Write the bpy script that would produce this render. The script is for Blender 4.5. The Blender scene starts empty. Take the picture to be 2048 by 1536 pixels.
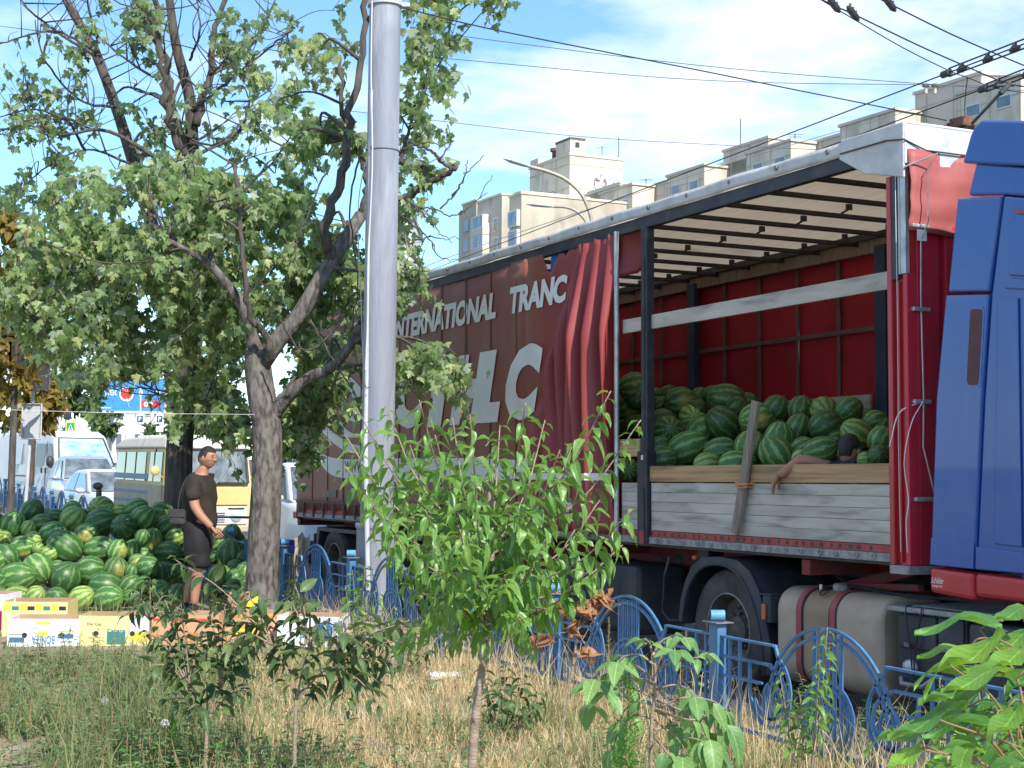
import bpy, math, random
import numpy as np
from mathutils import Vector, Matrix, noise as mnoise
R=math.radians; PI=math.pi
rnd=random.Random(11); NP=np.random.default_rng(5)
S=bpy.context.scene; COL=S.collection
# ------------------------------------------------------------------ camera
F=3000.0; HC=1.78
PITCH=math.atan((921-768)/F); ROLL=R(0.6)
CR=(Matrix.Rotation(PI/2+PITCH,3,'X')@Matrix.Rotation(ROLL,3,'Z'))
CC=Vector((0,0,HC))
cd=bpy.data.cameras.new('camera'); cam=bpy.data.objects.new('camera',cd); COL.objects.link(cam)
cd.sensor_width=36; cd.lens=36*F/2048; cd.clip_end=3000; cd.clip_start=.1
cam.matrix_world=Matrix.Translation(CC)@CR.to_4x4(); S.camera=cam
def ray(px,py): return CR@Vector(((px-1024)/F,-(py-768)/F,-1))
def at(px,py,Y):
    d=ray(px,py); return CC+d*(Y/d.y)
# ------------------------------------------------------------------ light
AZ=math.atan2(0.49,-0.87); EL=R(42)
SUN=Vector((math.sin(AZ)*math.cos(EL),math.cos(AZ)*math.cos(EL),math.sin(EL)))
sd=bpy.data.lights.new('sun','SUN'); sd.energy=3.3; sd.angle=R(.53); sd.color=(1,.95,.87)
so=bpy.data.objects.new('sun',sd); COL.objects.link(so); so.rotation_euler=(SUN).to_track_quat('Z','Y').to_euler()
W=bpy.data.worlds.new('World'); S.world=W; W.use_nodes=True
wt=W.node_tree; wt.nodes.clear()
def wn(t,**k):
    n=wt.nodes.new(t)
    for a,b in k.items(): setattr(n,a,b)
    return n
wo=wn('ShaderNodeOutputWorld'); wb=wn('ShaderNodeBackground'); sky=wn('ShaderNodeTexSky',sky_type='NISHITA')
sky.sun_disc=False; sky.sun_elevation=EL; sky.sun_rotation=AZ; sky.air_density=1.0; sky.dust_density=.05; sky.ozone_density=2.5
wb.inputs[1].default_value=.14
tc=wn('ShaderNodeTexCoord'); sx=wn('ShaderNodeSeparateXYZ'); wt.links.new(tc.outputs['Generated'],sx.inputs[0])
def wm(op,a,b=None,c=None):
    n=wn('ShaderNodeMath',operation=op)
    for i,v in enumerate((a,b,c)):
        if v is None: continue
        if isinstance(v,(int,float)): n.inputs[i].default_value=v
        else: wt.links.new(v,n.inputs[i])
    return n.outputs[0]
zz=wm('ADD',wm('MAXIMUM',sx.outputs[2],.0),.12)
cx=wn('ShaderNodeCombineXYZ'); wt.links.new(wm('DIVIDE',sx.outputs[0],zz),cx.inputs[0]); wt.links.new(wm('DIVIDE',sx.outputs[1],zz),cx.inputs[1])
mp=wn('ShaderNodeMapping'); wt.links.new(cx.outputs[0],mp.inputs[0]); mp.inputs['Location'].default_value=(9.1,3.0,0); mp.inputs['Scale'].default_value=(.75,.9,1)
n1=wn('ShaderNodeTexNoise'); n1.inputs['Scale'].default_value=1.0; n1.inputs['Detail'].default_value=9; n1.inputs['Roughness'].default_value=.56; n1.inputs['Distortion'].default_value=.25
wt.links.new(mp.outputs[0],n1.inputs[0])
cr=wn('ShaderNodeValToRGB'); cr.color_ramp.elements[0].position=.52; cr.color_ramp.elements[1].position=.66
cr.color_ramp.elements[1].color=(.96,.96,.96,1)
wt.links.new(n1.outputs[0],cr.inputs[0])
tint=wn('ShaderNodeMix',data_type='RGBA',blend_type='MULTIPLY'); tint.inputs[0].default_value=1
wt.links.new(sky.outputs[0],tint.inputs[6]); tint.inputs[7].default_value=(.62,.78,.91,1)
n2=wn('ShaderNodeTexNoise'); n2.inputs['Scale'].default_value=3.1; n2.inputs['Detail'].default_value=6; wt.links.new(mp.outputs[0],n2.inputs[0])
cc=wn('ShaderNodeMix',data_type='RGBA'); wt.links.new(n2.outputs[0],cc.inputs[0]); cc.inputs[6].default_value=(4.5,4.7,5.1,1); cc.inputs[7].default_value=(5.3,5.4,5.5,1)
mx=wn('ShaderNodeMix',data_type='RGBA'); wt.links.new(cr.outputs[0],mx.inputs[0]); wt.links.new(tint.outputs[2],mx.inputs[6]); wt.links.new(cc.outputs[2],mx.inputs[7])
wt.links.new(mx.outputs[2],wb.inputs[0]); wt.links.new(wb.outputs[0],wo.inputs[0])
S.view_settings.view_transform='Standard'; S.view_settings.look='None'; S.view_settings.gamma=1; S.view_settings.exposure=1.02
S.view_settings.use_curve_mapping=False
S.cycles.max_bounces=6; S.cycles.diffuse_bounces=3; S.cycles.transparent_max_bounces=8
# ------------------------------------------------------------------ materials
def mat(name,c1,c2=None,scale=4,rough=.6,metal=0,bump=0,bscale=None,spec=.5,coat=0,dirt=None,dscale=2,damt=.5,stretch=(1,1,1),lo=.35,hi=.65,detail=6,objrand=0,bstretch=None,alpha=None,trans=0):
    m=bpy.data.materials.new(name); m.use_nodes=True; t=m.node_tree; N=t.nodes; L=t.links
    b=N['Principled BSDF']; b.inputs['Roughness'].default_value=rough; b.inputs['Metallic'].default_value=metal
    b.inputs['Specular IOR Level'].default_value=spec; b.inputs['Coat Weight'].default_value=coat
    b.inputs['Base Color'].default_value=(*c1,1)
    if trans: b.inputs['Transmission Weight'].default_value=trans
    tc=N.new('ShaderNodeTexCoord')
    def nz(sc,st,det,dist=0):
        mpn=N.new('ShaderNodeMapping'); L.new(tc.outputs['Object'],mpn.inputs[0]); mpn.inputs['Scale'].default_value=st
        if objrand:
            oi=N.new('ShaderNodeObjectInfo'); L.new(oi.outputs['Random'],mpn.inputs['Location'])
        n=N.new('ShaderNodeTexNoise'); n.inputs['Scale'].default_value=sc; n.inputs['Detail'].default_value=det; n.inputs['Distortion'].default_value=dist
        L.new(mpn.outputs[0],n.inputs[0]); return n.outputs[0]
    out=None
    if c2 is not None:
        r=N.new('ShaderNodeValToRGB'); r.color_ramp.elements[0].position=lo; r.color_ramp.elements[1].position=hi
        r.color_ramp.elements[0].color=(*c1,1); r.color_ramp.elements[1].color=(*c2,1)
        L.new(nz(scale,stretch,detail),r.inputs[0]); out=r.outputs[0]
    if dirt is not None:
        r=N.new('ShaderNodeValToRGB'); r.color_ramp.elements[0].position=.5; r.color_ramp.elements[1].position=.72
        r.color_ramp.elements[0].color=(0,0,0,1); r.color_ramp.elements[1].color=(damt,damt,damt,1)
        L.new(nz(dscale,stretch,8,.4),r.inputs[0])
        x=N.new('ShaderNodeMix'); x.data_type='RGBA'; L.new(r.outputs[0],x.inputs[0]); x.inputs[7].default_value=(*dirt,1)
        if out is None: x.inputs[6].default_value=(*c1,1)
        else: L.new(out,x.inputs[6])
        out=x.outputs[2]
    if objrand:
        oi=N.new('ShaderNodeObjectInfo'); hv=N.new('ShaderNodeHueSaturation')
        mr=N.new('ShaderNodeMapRange'); L.new(oi.outputs['Random'],mr.inputs[0]); mr.inputs[3].default_value=1-objrand; mr.inputs[4].default_value=1+objrand
        L.new(mr.outputs[0],hv.inputs['Value'])
        if out is None: hv.inputs['Color'].default_value=(*c1,1)
        else: L.new(out,hv.inputs['Color'])
        out=hv.outputs[0]
    if out is not None: L.new(out,b.inputs['Base Color'])
    if bump:
        bn=N.new('ShaderNodeBump'); bn.inputs['Strength'].default_value=bump; bn.inputs['Distance'].default_value=.02
        L.new(nz(bscale or scale*4,bstretch or stretch,5),bn.inputs['Height']); L.new(bn.outputs[0],b.inputs['Normal'])
    return m
def leafmat(name,cols,back,tr=.35,rough=.42,spec=.4,vein=True):
    m=bpy.data.materials.new(name); m.use_nodes=True; t=m.node_tree; N=t.nodes; L=t.links
    b=N['Principled BSDF']; o=N['Material Output']; b.inputs['Roughness'].default_value=rough; b.inputs['Specular IOR Level'].default_value=spec
    oi=N.new('ShaderNodeObjectInfo'); a=N.new('ShaderNodeAttribute'); a.attribute_name='rnd'
    ad=N.new('ShaderNodeMath'); ad.operation='ADD'; L.new(oi.outputs['Random'],ad.inputs[0]); L.new(a.outputs['Fac'],ad.inputs[1])
    fr=N.new('ShaderNodeMath'); fr.operation='FRACT'; L.new(ad.outputs[0],fr.inputs[0])
    r=N.new('ShaderNodeValToRGB'); e=r.color_ramp.elements
    while len(e)<len(cols): e.new(.5)
    for i,(p,c) in enumerate(cols): e[i].position=p; e[i].color=(*c,1)
    L.new(fr.outputs[0],r.inputs[0])
    g=N.new('ShaderNodeNewGeometry'); x=N.new('ShaderNodeMix'); x.data_type='RGBA'
    rc=r.outputs[0]
    if vein:
        la=N.new('ShaderNodeAttribute'); la.attribute_name='lc'; sp=N.new('ShaderNodeSeparateXYZ'); L.new(la.outputs['Vector'],sp.inputs[0])
        def mt(op,a,b_=None,c=None):
            n=N.new('ShaderNodeMath'); n.operation=op
            for i,v in enumerate((a,b_,c)):
                if v is None: continue
                if isinstance(v,(int,float)): n.inputs[i].default_value=v
                else: L.new(v,n.inputs[i])
            return n.outputs[0]
        ax=mt('ABSOLUTE',sp.outputs[0]); mid=mt('MAXIMUM',mt('MULTIPLY_ADD',ax,-45.0,1.0),0.0)
        sv=mt('POWER',mt('MULTIPLY_ADD',mt('SINE',mt('MULTIPLY',mt('MULTIPLY_ADD',ax,-.9,sp.outputs[1]),62.0)),.5,.5),5.0)
        nn=N.new('ShaderNodeTexNoise'); nn.noise_dimensions='4D'; nn.inputs['Scale'].default_value=5; L.new(la.outputs['Vector'],nn.inputs['Vector']); L.new(mt('MULTIPLY',fr.outputs[0],30.0),nn.inputs['W'])
        hv=N.new('ShaderNodeHueSaturation'); L.new(r.outputs[0],hv.inputs['Color']); L.new(mt('ADD',mt('ADD',mt('MULTIPLY',mid,.75),mt('MULTIPLY',sv,.22)),mt('MULTIPLY_ADD',nn.outputs[0],.7,.58)),hv.inputs['Value']); rc=hv.outputs[0]
    L.new(g.outputs['Backfacing'],x.inputs[0]); L.new(rc,x.inputs[6])
    bk=N.new('ShaderNodeMix'); bk.data_type='RGBA'; bk.inputs[0].default_value=.6; L.new(r.outputs[0],bk.inputs[6]); bk.inputs[7].default_value=(*back,1)
    L.new(bk.outputs[2],x.inputs[7]); L.new(x.outputs[2],b.inputs['Base Color'])
    tl=N.new('ShaderNodeBsdfTranslucent'); hs=N.new('ShaderNodeHueSaturation'); hs.inputs['Hue'].default_value=.475; hs.inputs['Saturation'].default_value=1.15; hs.inputs['Value'].default_value=2.3
    L.new(rc,hs.inputs['Color']); L.new(hs.outputs[0],tl.inputs[0])
    ms=N.new('ShaderNodeMixShader'); ms.inputs[0].default_value=tr; L.new(b.outputs[0],ms.inputs[1]); L.new(tl.outputs[0],ms.inputs[2]); L.new(ms.outputs[0],o.inputs[0])
    return m
# ------------------------------------------------------------------ mesh helpers
class MB:
    def __init__(s): s.v=[]; s.f=[]
    def add(s,vs,fs,M=None):
        k=len(s.v)
        s.v+= [tuple(M@Vector(p)) for p in vs] if M is not None else [tuple(p) for p in vs]
        s.f+= [tuple(i+k for i in q) for q in fs]; return s
    def bx(s,x0,x1,y0,y1,z0,z1,M=None):
        return s.add([(x0,y0,z0),(x1,y0,z0),(x1,y1,z0),(x0,y1,z0),(x0,y0,z1),(x1,y0,z1),(x1,y1,z1),(x0,y1,z1)],
          [(0,3,2,1),(4,5,6,7),(0,1,5,4),(1,2,6,5),(2,3,7,6),(3,0,4,7)],M)
    def bar(s,p,q,w,h=None,up=(0,0,1)):
        p=Vector(p);q=Vector(q);h=h or w;d=(q-p).normalized();u=Vector(up)
        if abs(d.dot(u))>.98:u=Vector((1,0,0))
        a=d.cross(u).normalized();b=a.cross(d)
        vs=[c+a*(i*w/2)+b*(j*h/2) for c in(p,q) for i,j in((-1,-1),(1,-1),(1,1),(-1,1))]
        return s.add(vs,[(0,3,2,1),(4,5,6,7),(0,1,5,4),(1,2,6,5),(2,3,7,6),(3,0,4,7)])
    def tube(s,pts,rad,n=6,cap=True,closed=False,flat=1.0,ph=0):
        pts=[Vector(p) for p in pts]; m=len(pts)
        if not hasattr(rad,'__len__'): rad=[rad]*m
        k=len(s.v); prev=None
        for i,p in enumerate(pts):
            if closed: d=pts[(i+1)%m]-pts[i-1]
            else: d=pts[min(i+1,m-1)]-pts[max(i-1,0)]
            if d.length<1e-9: d=Vector((0,0,1))
            d.normalize()
            if prev is None:
                u=Vector((0,0,1)) if abs(d.z)<.9 else Vector((1,0,0))
                a=d.cross(u).normalized()
            else:
                a=prev-d*prev.dot(d)
                if a.length<1e-6: a=d.orthogonal()
                a.normalize()
            prev=a; b=d.cross(a)
            for j in range(n):
                t=2*PI*j/n+ph; s.v.append(tuple(p+a*(rad[i]*math.cos(t))+b*(rad[i]*flat*math.sin(t))))
        for i in range(m if closed else m-1):
            i2=(i+1)%m
            for j in range(n):
                j2=(j+1)%n; s.f.append((k+i*n+j,k+i*n+j2,k+i2*n+j2,k+i2*n+j))
        if cap and not closed:
            s.f.append(tuple(k+j for j in reversed(range(n)))); s.f.append(tuple(k+(m-1)*n+j for j in range(n)))
        return s
    def prism(s,poly,y0,y1,ax='y',M=None):
        n=len(poly)
        mk={'y':lambda a,b,c:(a,c,b),'z':lambda a,b,c:(a,b,c),'x':lambda a,b,c:(c,a,b)}[ax]
        vs=[mk(a,b,y0) for a,b in poly]+[mk(a,b,y1) for a,b in poly]
        fs=[tuple(range(n)),tuple(range(2*n-1,n-1,-1))]+[(i,n+i,n+(i+1)%n,(i+1)%n) for i in range(n)]
        return s.add(vs,fs,M)
    def lathe(s,prof,n=16,M=None,a0=0,a1=2*PI):
        full=abs(a1-a0-2*PI)<1e-6; m=n if full else n+1
        vs=[(r*math.cos(a0+(a1-a0)*j/n),r*math.sin(a0+(a1-a0)*j/n),z) for r,z in prof for j in range(m)]
        fs=[(i*m+j,i*m+(j+1)%m,(i+1)*m+(j+1)%m,(i+1)*m+j) for i in range(len(prof)-1) for j in range(n)]
        return s.add(vs,fs,M)
    def grid(s,fn,nu,nv):
        k=len(s.v)
        for i in range(nu+1):
            for j in range(nv+1): s.v.append(tuple(fn(i/nu,j/nv)))
        for i in range(nu):
            for j in range(nv):
                a=k+i*(nv+1)+j; s.f.append((a,a+nv+1,a+nv+2,a+1))
        return s
    def ell(s,c,r,n=12,m=8,M=None):
        vs=[];fs=[]
        for i in range(m+1):
            ph=PI*i/m
            for j in range(n):
                t=2*PI*j/n; p=Vector((r[0]*math.sin(ph)*math.cos(t),r[1]*math.sin(ph)*math.sin(t),r[2]*math.cos(ph)))
                if M is not None: p=M@p
                vs.append(p+Vector(c))
        for i in range(m):
            for j in range(n): fs.append((i*n+j,(i+1)*n+j,(i+1)*n+(j+1)%n,i*n+(j+1)%n))
        return s.add(vs,fs)
    def mesh(s,name,m=None,smooth=None):
        me=bpy.data.meshes.new(name); me.from_pydata(s.v,[],s.f); me.validate(); me.update()
        if m: me.materials.append(m)
        if smooth is not None:
            me.shade_smooth()
            if smooth<179: me.set_sharp_from_angle(angle=R(smooth))
        return me
    def build(s,name,m=None,parent=None,smooth=None,bevel=0,bseg=2,fixn=True):
        me=s.mesh(name,m,smooth)
        if fixn and len(me.polygons)<6000:
            import bmesh
            b=bmesh.new(); b.from_mesh(me); bmesh.ops.recalc_face_normals(b,faces=b.faces); b.to_mesh(me); b.free()
        return link(name,me,parent,bevel,bseg)
def link(name,me,parent=None,bevel=0,bseg=2):
    o=bpy.data.objects.new(name,me); COL.objects.link(o)
    if parent is not None: o.parent=parent
    if bevel:
        b=o.modifiers.new('bevel','BEVEL'); b.width=bevel; b.segments=bseg; b.limit_method='ANGLE'; b.angle_limit=R(35)
    return o
def tag(o,label=None,cat=None,group=None,kind=None):
    for k,v in(('label',label),('category',cat),('group',group),('kind',kind)):
        if v: o[k]=v
    return o
def empty(name,loc,rz=0,label=None,cat=None,group=None,M=None,kind=None):
    o=bpy.data.objects.new(name,None); COL.objects.link(o); o.empty_display_size=.1
    if M is not None: o.matrix_world=M
    else: o.location=loc; o.rotation_euler=(0,0,rz)
    return tag(o,label,cat,group,kind)
def kids(o): return [c for c in KID.get(o.name,[])] if False else list(o.children)
def copy_tree(o,parent=None):
    c=o.copy(); COL.objects.link(c)
    if parent is not None: c.parent=parent
    for ch in list(o.children): copy_tree(ch,c)
    return c
def text_mesh(s,w,h,shear=0,bold=.0):
    cu=bpy.data.curves.new('txt','FONT'); cu.body=s; cu.size=1; cu.offset=bold; cu.resolution_u=3
    o=bpy.data.objects.new('txt',cu); COL.objects.link(o)
    dg=bpy.context.evaluated_depsgraph_get(); me=bpy.data.meshes.new_from_object(o.evaluated_get(dg))
    n=len(me.vertices); a=np.empty(n*3,'f'); me.vertices.foreach_get('co',a); a=a.reshape(-1,3)
    fs=[tuple(p.vertices) for p in me.polygons]
    bpy.data.objects.remove(o); bpy.data.curves.remove(cu); bpy.data.meshes.remove(me)
    lo=a.min(0); hi=a.max(0); a=(a-lo)/np.maximum(hi-lo,1e-6); x=a[:,0]*w+shear*a[:,1]*h; z=a[:,1]*h
    return x,z,fs
def lettering(name,s,w,h,m,parent,fn,shear=0,bold=0):
    """flat print: fn(x,z)->point"""
    x,z,fs=text_mesh(s,w,h,shear,bold)
    mb=MB(); mb.add([fn(a,b) for a,b in zip(x,z)],fs); return mb.build(name,m,parent,fixn=False)
def npmesh(name,V,Fc,m,rn=None,smooth=True,lc=None):
    """V (N,3), faces (M,k) int array -> mesh, fast"""
    me=bpy.data.meshes.new(name); me.vertices.add(len(V)); me.vertices.foreach_set('co',np.ascontiguousarray(V,'f').ravel())
    M,k=Fc.shape; me.loops.add(M*k); me.loops.foreach_set('vertex_index',np.ascontiguousarray(Fc,'i').ravel())
    me.polygons.add(M); me.polygons.foreach_set('loop_start',np.arange(0,M*k,k,dtype='i'))
    if rn is not None:
        at_=me.attributes.new('rnd','FLOAT','POINT'); at_.data.foreach_set('value',np.ascontiguousarray(rn,'f'))
    if lc is not None:
        at_=me.attributes.new('lc','FLOAT_VECTOR','POINT'); at_.data.foreach_set('vector',np.ascontiguousarray(lc,'f').ravel())
    me.update(calc_edges=True); me.validate()
    if smooth: me.shade_smooth()
    if m: me.materials.append(m)
    return me
def frame(d,up):
    """rotation matrix with +Y along d and +Z near up"""
    y=Vector(d).normalized(); z=Vector(up)-y*Vector(up).dot(y)
    if z.length<1e-5: z=y.orthogonal()
    z.normalize(); x=y.cross(z); return Matrix((x,y,z)).transposed()
# ------------------------------------------------------------------ leaf templates (tip along +Y, upper face +Z, length 1)
def tmpl_simple(width=.42,fold=.12,curl=.35,wave=0,n=6,heart=0,ph=0):
    V=[];Fs=[]
    for i in range(n+1):
        t=i/n
        w=width*.5*(math.sin(PI*min(1,t**(.8-.25*heart)))**.85)*(1-.25*t)
        if i==n: w=.0
        if i==0: w=.02
        if heart and i==1: w=width*.44
        back=-.10*heart if (heart and i==1) else 0
        z=-curl*t*t+wave*.10*math.sin(t*7+ph)
        y=t*(1-.18*abs(curl)*t)
        V+=[(-w,y+back,z+fold*w*2+wave*.13*math.sin(t*9+ph)),(0,y,z),(w,y+back,z+fold*w*2+wave*.13*math.sin(t*8+2+ph))]
    for i in range(n):
        a=i*3; Fs+=[(a,a+1,a+4),(a,a+4,a+3),(a+1,a+2,a+5),(a+1,a+5,a+4)]
    return np.array(V,'f'),np.array(Fs,'i')
def tmpl_maple(fold=.15,curl=.4,s=0):
    half=[(0,0),(.16,.02),(.30,-.06),(.26,.10),(.44,.16),(.62,.34),(.44,.36),(.42,.48),(.26,.42),(.20,.50),(.26,.66),(.12,.72),(0,1.0)]
    V=[(0,.34,0)]
    out=[(x,y) for x,y in half]+[(-x,y) for x,y in reversed(half[1:-1])]
    for x,y in out: V.append((x,y,-curl*y*y*.6-curl*.5*abs(x)**1.5+fold*abs(x)))
    n=len(out); Fs=[(0,1+i,1+(i+1)%n) for i in range(n)]
    return np.array(V,'f'),np.array(Fs,'i')
def leaf_cloud(name,tm,Ms,parent,m,kind='stuff'):
    """joined mesh of leaves; Ms: list of (4x4 Matrix)"""
    if not Ms: return None
    V0,F0=tm; A=np.array([[list(r) for r in M] for M in Ms],'f')
    V=np.einsum('nij,kj->nki',A[:,:3,:3],V0)+A[:,None,:3,3]
    n,k,_=V.shape; Fc=(F0[None]+ (np.arange(n)*k)[:,None,None]).reshape(-1,3)
    rn=np.repeat(NP.random(n),k)
    me=npmesh(name,V.reshape(-1,3),Fc,m,rn,True,np.tile(V0,(n,1))); o=link(name,me,parent); 
    if kind: o['kind']=kind
    return o
def leaf_objs(name,tms,Ms,parent,m):
    mes=[npmesh(name,V,Fc,m,None,True,V) for V,Fc in tms]
    for i,M in enumerate(Ms):
        o=bpy.data.objects.new(name,mes[i%len(mes)]); COL.objects.link(o); o.parent=parent; o.matrix_local=M
def leafM(p,d,up,size,sx=1):
    r=frame(d,up).to_4x4(); return Matrix.Translation(p)@r@Matrix.Diagonal((size*sx,size,size,1))
def rv(s=1): return Vector((rnd.gauss(0,s),rnd.gauss(0,s),rnd.gauss(0,s)))
def spline(pts,n):
    """Catmull-Rom through pts"""
    P=[Vector(p) for p in pts]; P=[P[0]*2-P[1]]+P+[P[-1]*2-P[-2]]; out=[]
    seg=len(P)-3
    for k in range(n+1):
        t=k/n*seg; i=min(int(t),seg-1); u=t-i; a,b,c,d=P[i:i+4]
        out.append(.5*((2*b)+(c-a)*u+(2*a-5*b+4*c-d)*u*u+(3*b-a-3*c+d)*u**3))
    return out
# ------------------------------------------------------------------ materials used
MT={}
MT['asphalt']=mat('asphalt',(.05,.05,.052),(.085,.083,.08),scale=1.2,rough=.9,bump=.3,bscale=160,dirt=(.12,.11,.095),dscale=.6)
MT['soil']=mat('soil',(.20,.16,.10),(.36,.29,.18),scale=3,rough=.95,bump=.6,bscale=40,dirt=(.07,.09,.04),dscale=1.2,damt=.6)
MT['kerb']=mat('concrete_kerb',(.24,.22,.2),(.34,.32,.29),scale=5,rough=.9,bump=.4,dirt=(.1,.08,.06),dscale=3)
MT['blue_paint']=mat('blue_paint',(.036,.12,.26),(.078,.205,.37),scale=9,rough=.42,spec=.5,dirt=(.10,.19,.30),dscale=13,damt=.7,bump=.15,bscale=60)
MT['pipe_paint']=mat('light_blue_paint',(.09,.27,.45),(.15,.35,.52),scale=9,rough=.45)
MT['plate']=mat('weathered_plate',(.09,.10,.11),(.2,.2,.19),scale=20,rough=.6)
MT['grey_pole']=mat('grey_pole_paint',(.215,.23,.27),(.26,.275,.315),scale=3,rough=.5,bump=.35,bscale=22,dirt=(.5,.51,.54),dscale=2.6,damt=.8,stretch=(1.5,1.5,.22))
MT['pole_base']=mat('grey_pole_base',(.20,.21,.24),(.27,.28,.31),scale=3,rough=.6,bump=.5,bscale=20,dirt=(.16,.10,.07),dscale=4,damt=.85,stretch=(1.2,1.2,.4))
MT['pipe_grey']=mat('pipe_grey',(.42,.43,.44),(.5,.5,.5),scale=8,rough=.5)
MT['black']=mat('black_metal',(.018,.02,.024),(.035,.036,.04),scale=6,rough=.5,dirt=(.12,.11,.1),dscale=7,damt=.25)
MT['dark']=mat('dark_plastic',(.022,.025,.032),(.04,.043,.052),scale=3,rough=.55,dirt=(.13,.12,.11),dscale=4,damt=.3)
MT['rubber']=mat('tyre_rubber',(.03,.029,.027),(.075,.07,.062),scale=5,rough=.9,bump=.25,bscale=40,dirt=(.15,.135,.115),dscale=3,damt=.45)
MT['rim']=mat('dusty_rim',(.09,.075,.065),(.17,.15,.13),scale=9,rough=.65,metal=.3,dirt=(.05,.04,.035),dscale=8)
MT['chrome']=mat('bright_metal',(.6,.6,.6),rough=.25,metal=1)
MT['alu']=mat('dull_aluminium',(.42,.42,.41),(.55,.55,.54),scale=8,rough=.42,metal=.55,dirt=(.22,.2,.18),dscale=9,damt=.5)
MT['galv']=mat('galvanised_rail',(.23,.225,.215),(.36,.35,.335),scale=14,rough=.6,metal=.3,dirt=(.11,.09,.08),dscale=16,damt=.7)
MT['board']=mat('weathered_grey_board',(.37,.33,.27),(.54,.495,.42),scale=3.2,rough=.62,dirt=(.17,.15,.13),dscale=5.5,damt=.75,stretch=(.35,1,2.2),bump=.25,bscale=18,lo=.3,hi=.7,objrand=.07)
MT['wood']=mat('raw_wood',(.38,.21,.095),(.52,.32,.16),scale=4,rough=.75,stretch=(.35,4,9),bump=.3,bscale=18,dirt=(.13,.085,.05),dscale=3.5,damt=.7,objrand=.08)
MT['wood_grey']=mat('greyed_wood',(.20,.155,.12),(.33,.27,.215),scale=4,rough=.8,stretch=(6,6,.5),bump=.35,bscale=14,dirt=(.1,.075,.06),dscale=4,damt=.6)
MT['red_paint']=mat('red_paint',(.40,.012,.02),(.46,.02,.028),scale=2,rough=.38,spec=.5,dirt=(.27,.05,.04),dscale=5,damt=.4,coat=.2)
MT['red_panel']=mat('red_panel_paint',(.48,.012,.035),(.54,.02,.05),scale=2,rough=.4,dirt=(.35,.06,.06),dscale=6,damt=.35)
MT['chassis']=mat('red_chassis',(.15,.018,.016),(.25,.03,.025),scale=6,rough=.7,dirt=(.09,.07,.06),dscale=5,damt=.7)
MT['rail_red']=mat('perforated_red',(.30,.03,.028),(.42,.05,.045),scale=8,rough=.55,dirt=(.13,.09,.08),dscale=9,damt=.6)
MT['salmon']=mat('faded_red_tarp',(.34,.082,.075),(.40,.105,.095),scale=3,rough=.6,bump=.2,bscale=8,dirt=(.27,.065,.06),dscale=4,damt=.5)
MT['tarp_in']=mat('red_tarp_inside',(.33,.006,.02),(.42,.009,.028),scale=1.5,rough=.6,bump=.25,bscale=5,dirt=(.15,.008,.01),dscale=2,damt=.6)
MT['strap']=mat('grey_strap',(.10,.075,.065),(.14,.1,.09),scale=8,rough=.8)
MT['bluepost']=mat('dark_blue_post',(.02,.045,.09),(.03,.06,.12),scale=5,rough=.5,dirt=(.02,.02,.03),dscale=4)
MT['roof_white']=mat('white_roof_tarp',(.50,.50,.49),(.62,.62,.61),scale=5,rough=.6,bump=.25,bscale=24,dirt=(.34,.34,.33),dscale=4,damt=.6)
MT['roof_in']=mat('cream_roof_tarp',(.60,.48,.34),(.68,.56,.41),scale=6,rough=.7,stretch=(.4,3,1),bump=.3,bscale=8)
MT['cab_blue']=mat('cab_blue_paint',(.013,.075,.31),(.018,.088,.345),scale=1.2,rough=.26,spec=.5,coat=.35,dirt=(.04,.115,.33),dscale=3,damt=.6,stretch=(1.5,1,.6))
MT['cab_red']=mat('cab_red_paint',(.46,.02,.025),(.5,.028,.03),scale=2,rough=.38,coat=.2,dirt=(.36,.05,.045),dscale=4,damt=.4)
MT['slot']=mat('dark_red_lens',(.07,.015,.018),(.1,.022,.025),scale=9,rough=.35,bump=.3,bscale=120)
MT['tank']=mat('dusty_tank',(.30,.205,.125),(.40,.285,.185),scale=2.5,rough=.62,metal=.25,bump=.12,bscale=130,dirt=(.20,.165,.13),dscale=2.0,damt=.7)
MT['tank_end']=mat('tank_shell_grey',(.40,.31,.22),(.47,.375,.275),scale=4,rough=.6,metal=.2,bump=.15,bscale=140,dirt=(.24,.2,.17),dscale=3,damt=.6)
MT['strapred']=mat('red_strap',(.30,.045,.05),(.36,.07,.07),scale=6,rough=.55,dirt=(.2,.09,.08),dscale=5)
MT['white_print']=mat('white_print',(.76,.74,.70),(.82,.80,.76),scale=3,rough=.55,dirt=(.62,.54,.48),dscale=2.5,damt=.5)
MT['brown_print']=mat('brown_print',(.17,.06,.04),rough=.6)
MT['amber']=mat('amber_lens',(.50,.13,.04),rough=.3,coat=.5)
MT['tail_red']=mat('tail_lens',(.42,.02,.02),rough=.3,coat=.5)
MT['glass']=mat('dark_glass',(.012,.016,.018),rough=.06,spec=.9,coat=.4)
MT['shade_glass']=mat('windscreen_sunshade',(.16,.34,.34),(.50,.62,.60),scale=2.2,rough=.12,spec=.8,coat=.7,stretch=(1,1,2.5))
MT['pale_glass']=mat('painted_sky_glass',(.05,.07,.075),(.2,.23,.24),scale=3,rough=.08,spec=.9,coat=.6)  # reflected sky put into the glass as a pale mottled base colour
MT['van_white']=mat('van_white_paint',(.58,.59,.60),(.66,.66,.66),scale=1.5,rough=.35,coat=.3,dirt=(.6,.6,.58),dscale=2,damt=.4)
MT['car_silver']=mat('silver_paint',(.42,.46,.46),(.5,.53,.53),scale=2,rough=.3,metal=.35,coat=.5)
MT['bus_cream']=mat('bus_cream_paint',(.62,.46,.17),(.68,.52,.21),scale=2,rough=.45,dirt=(.45,.33,.15),dscale=3,damt=.5)
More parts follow.
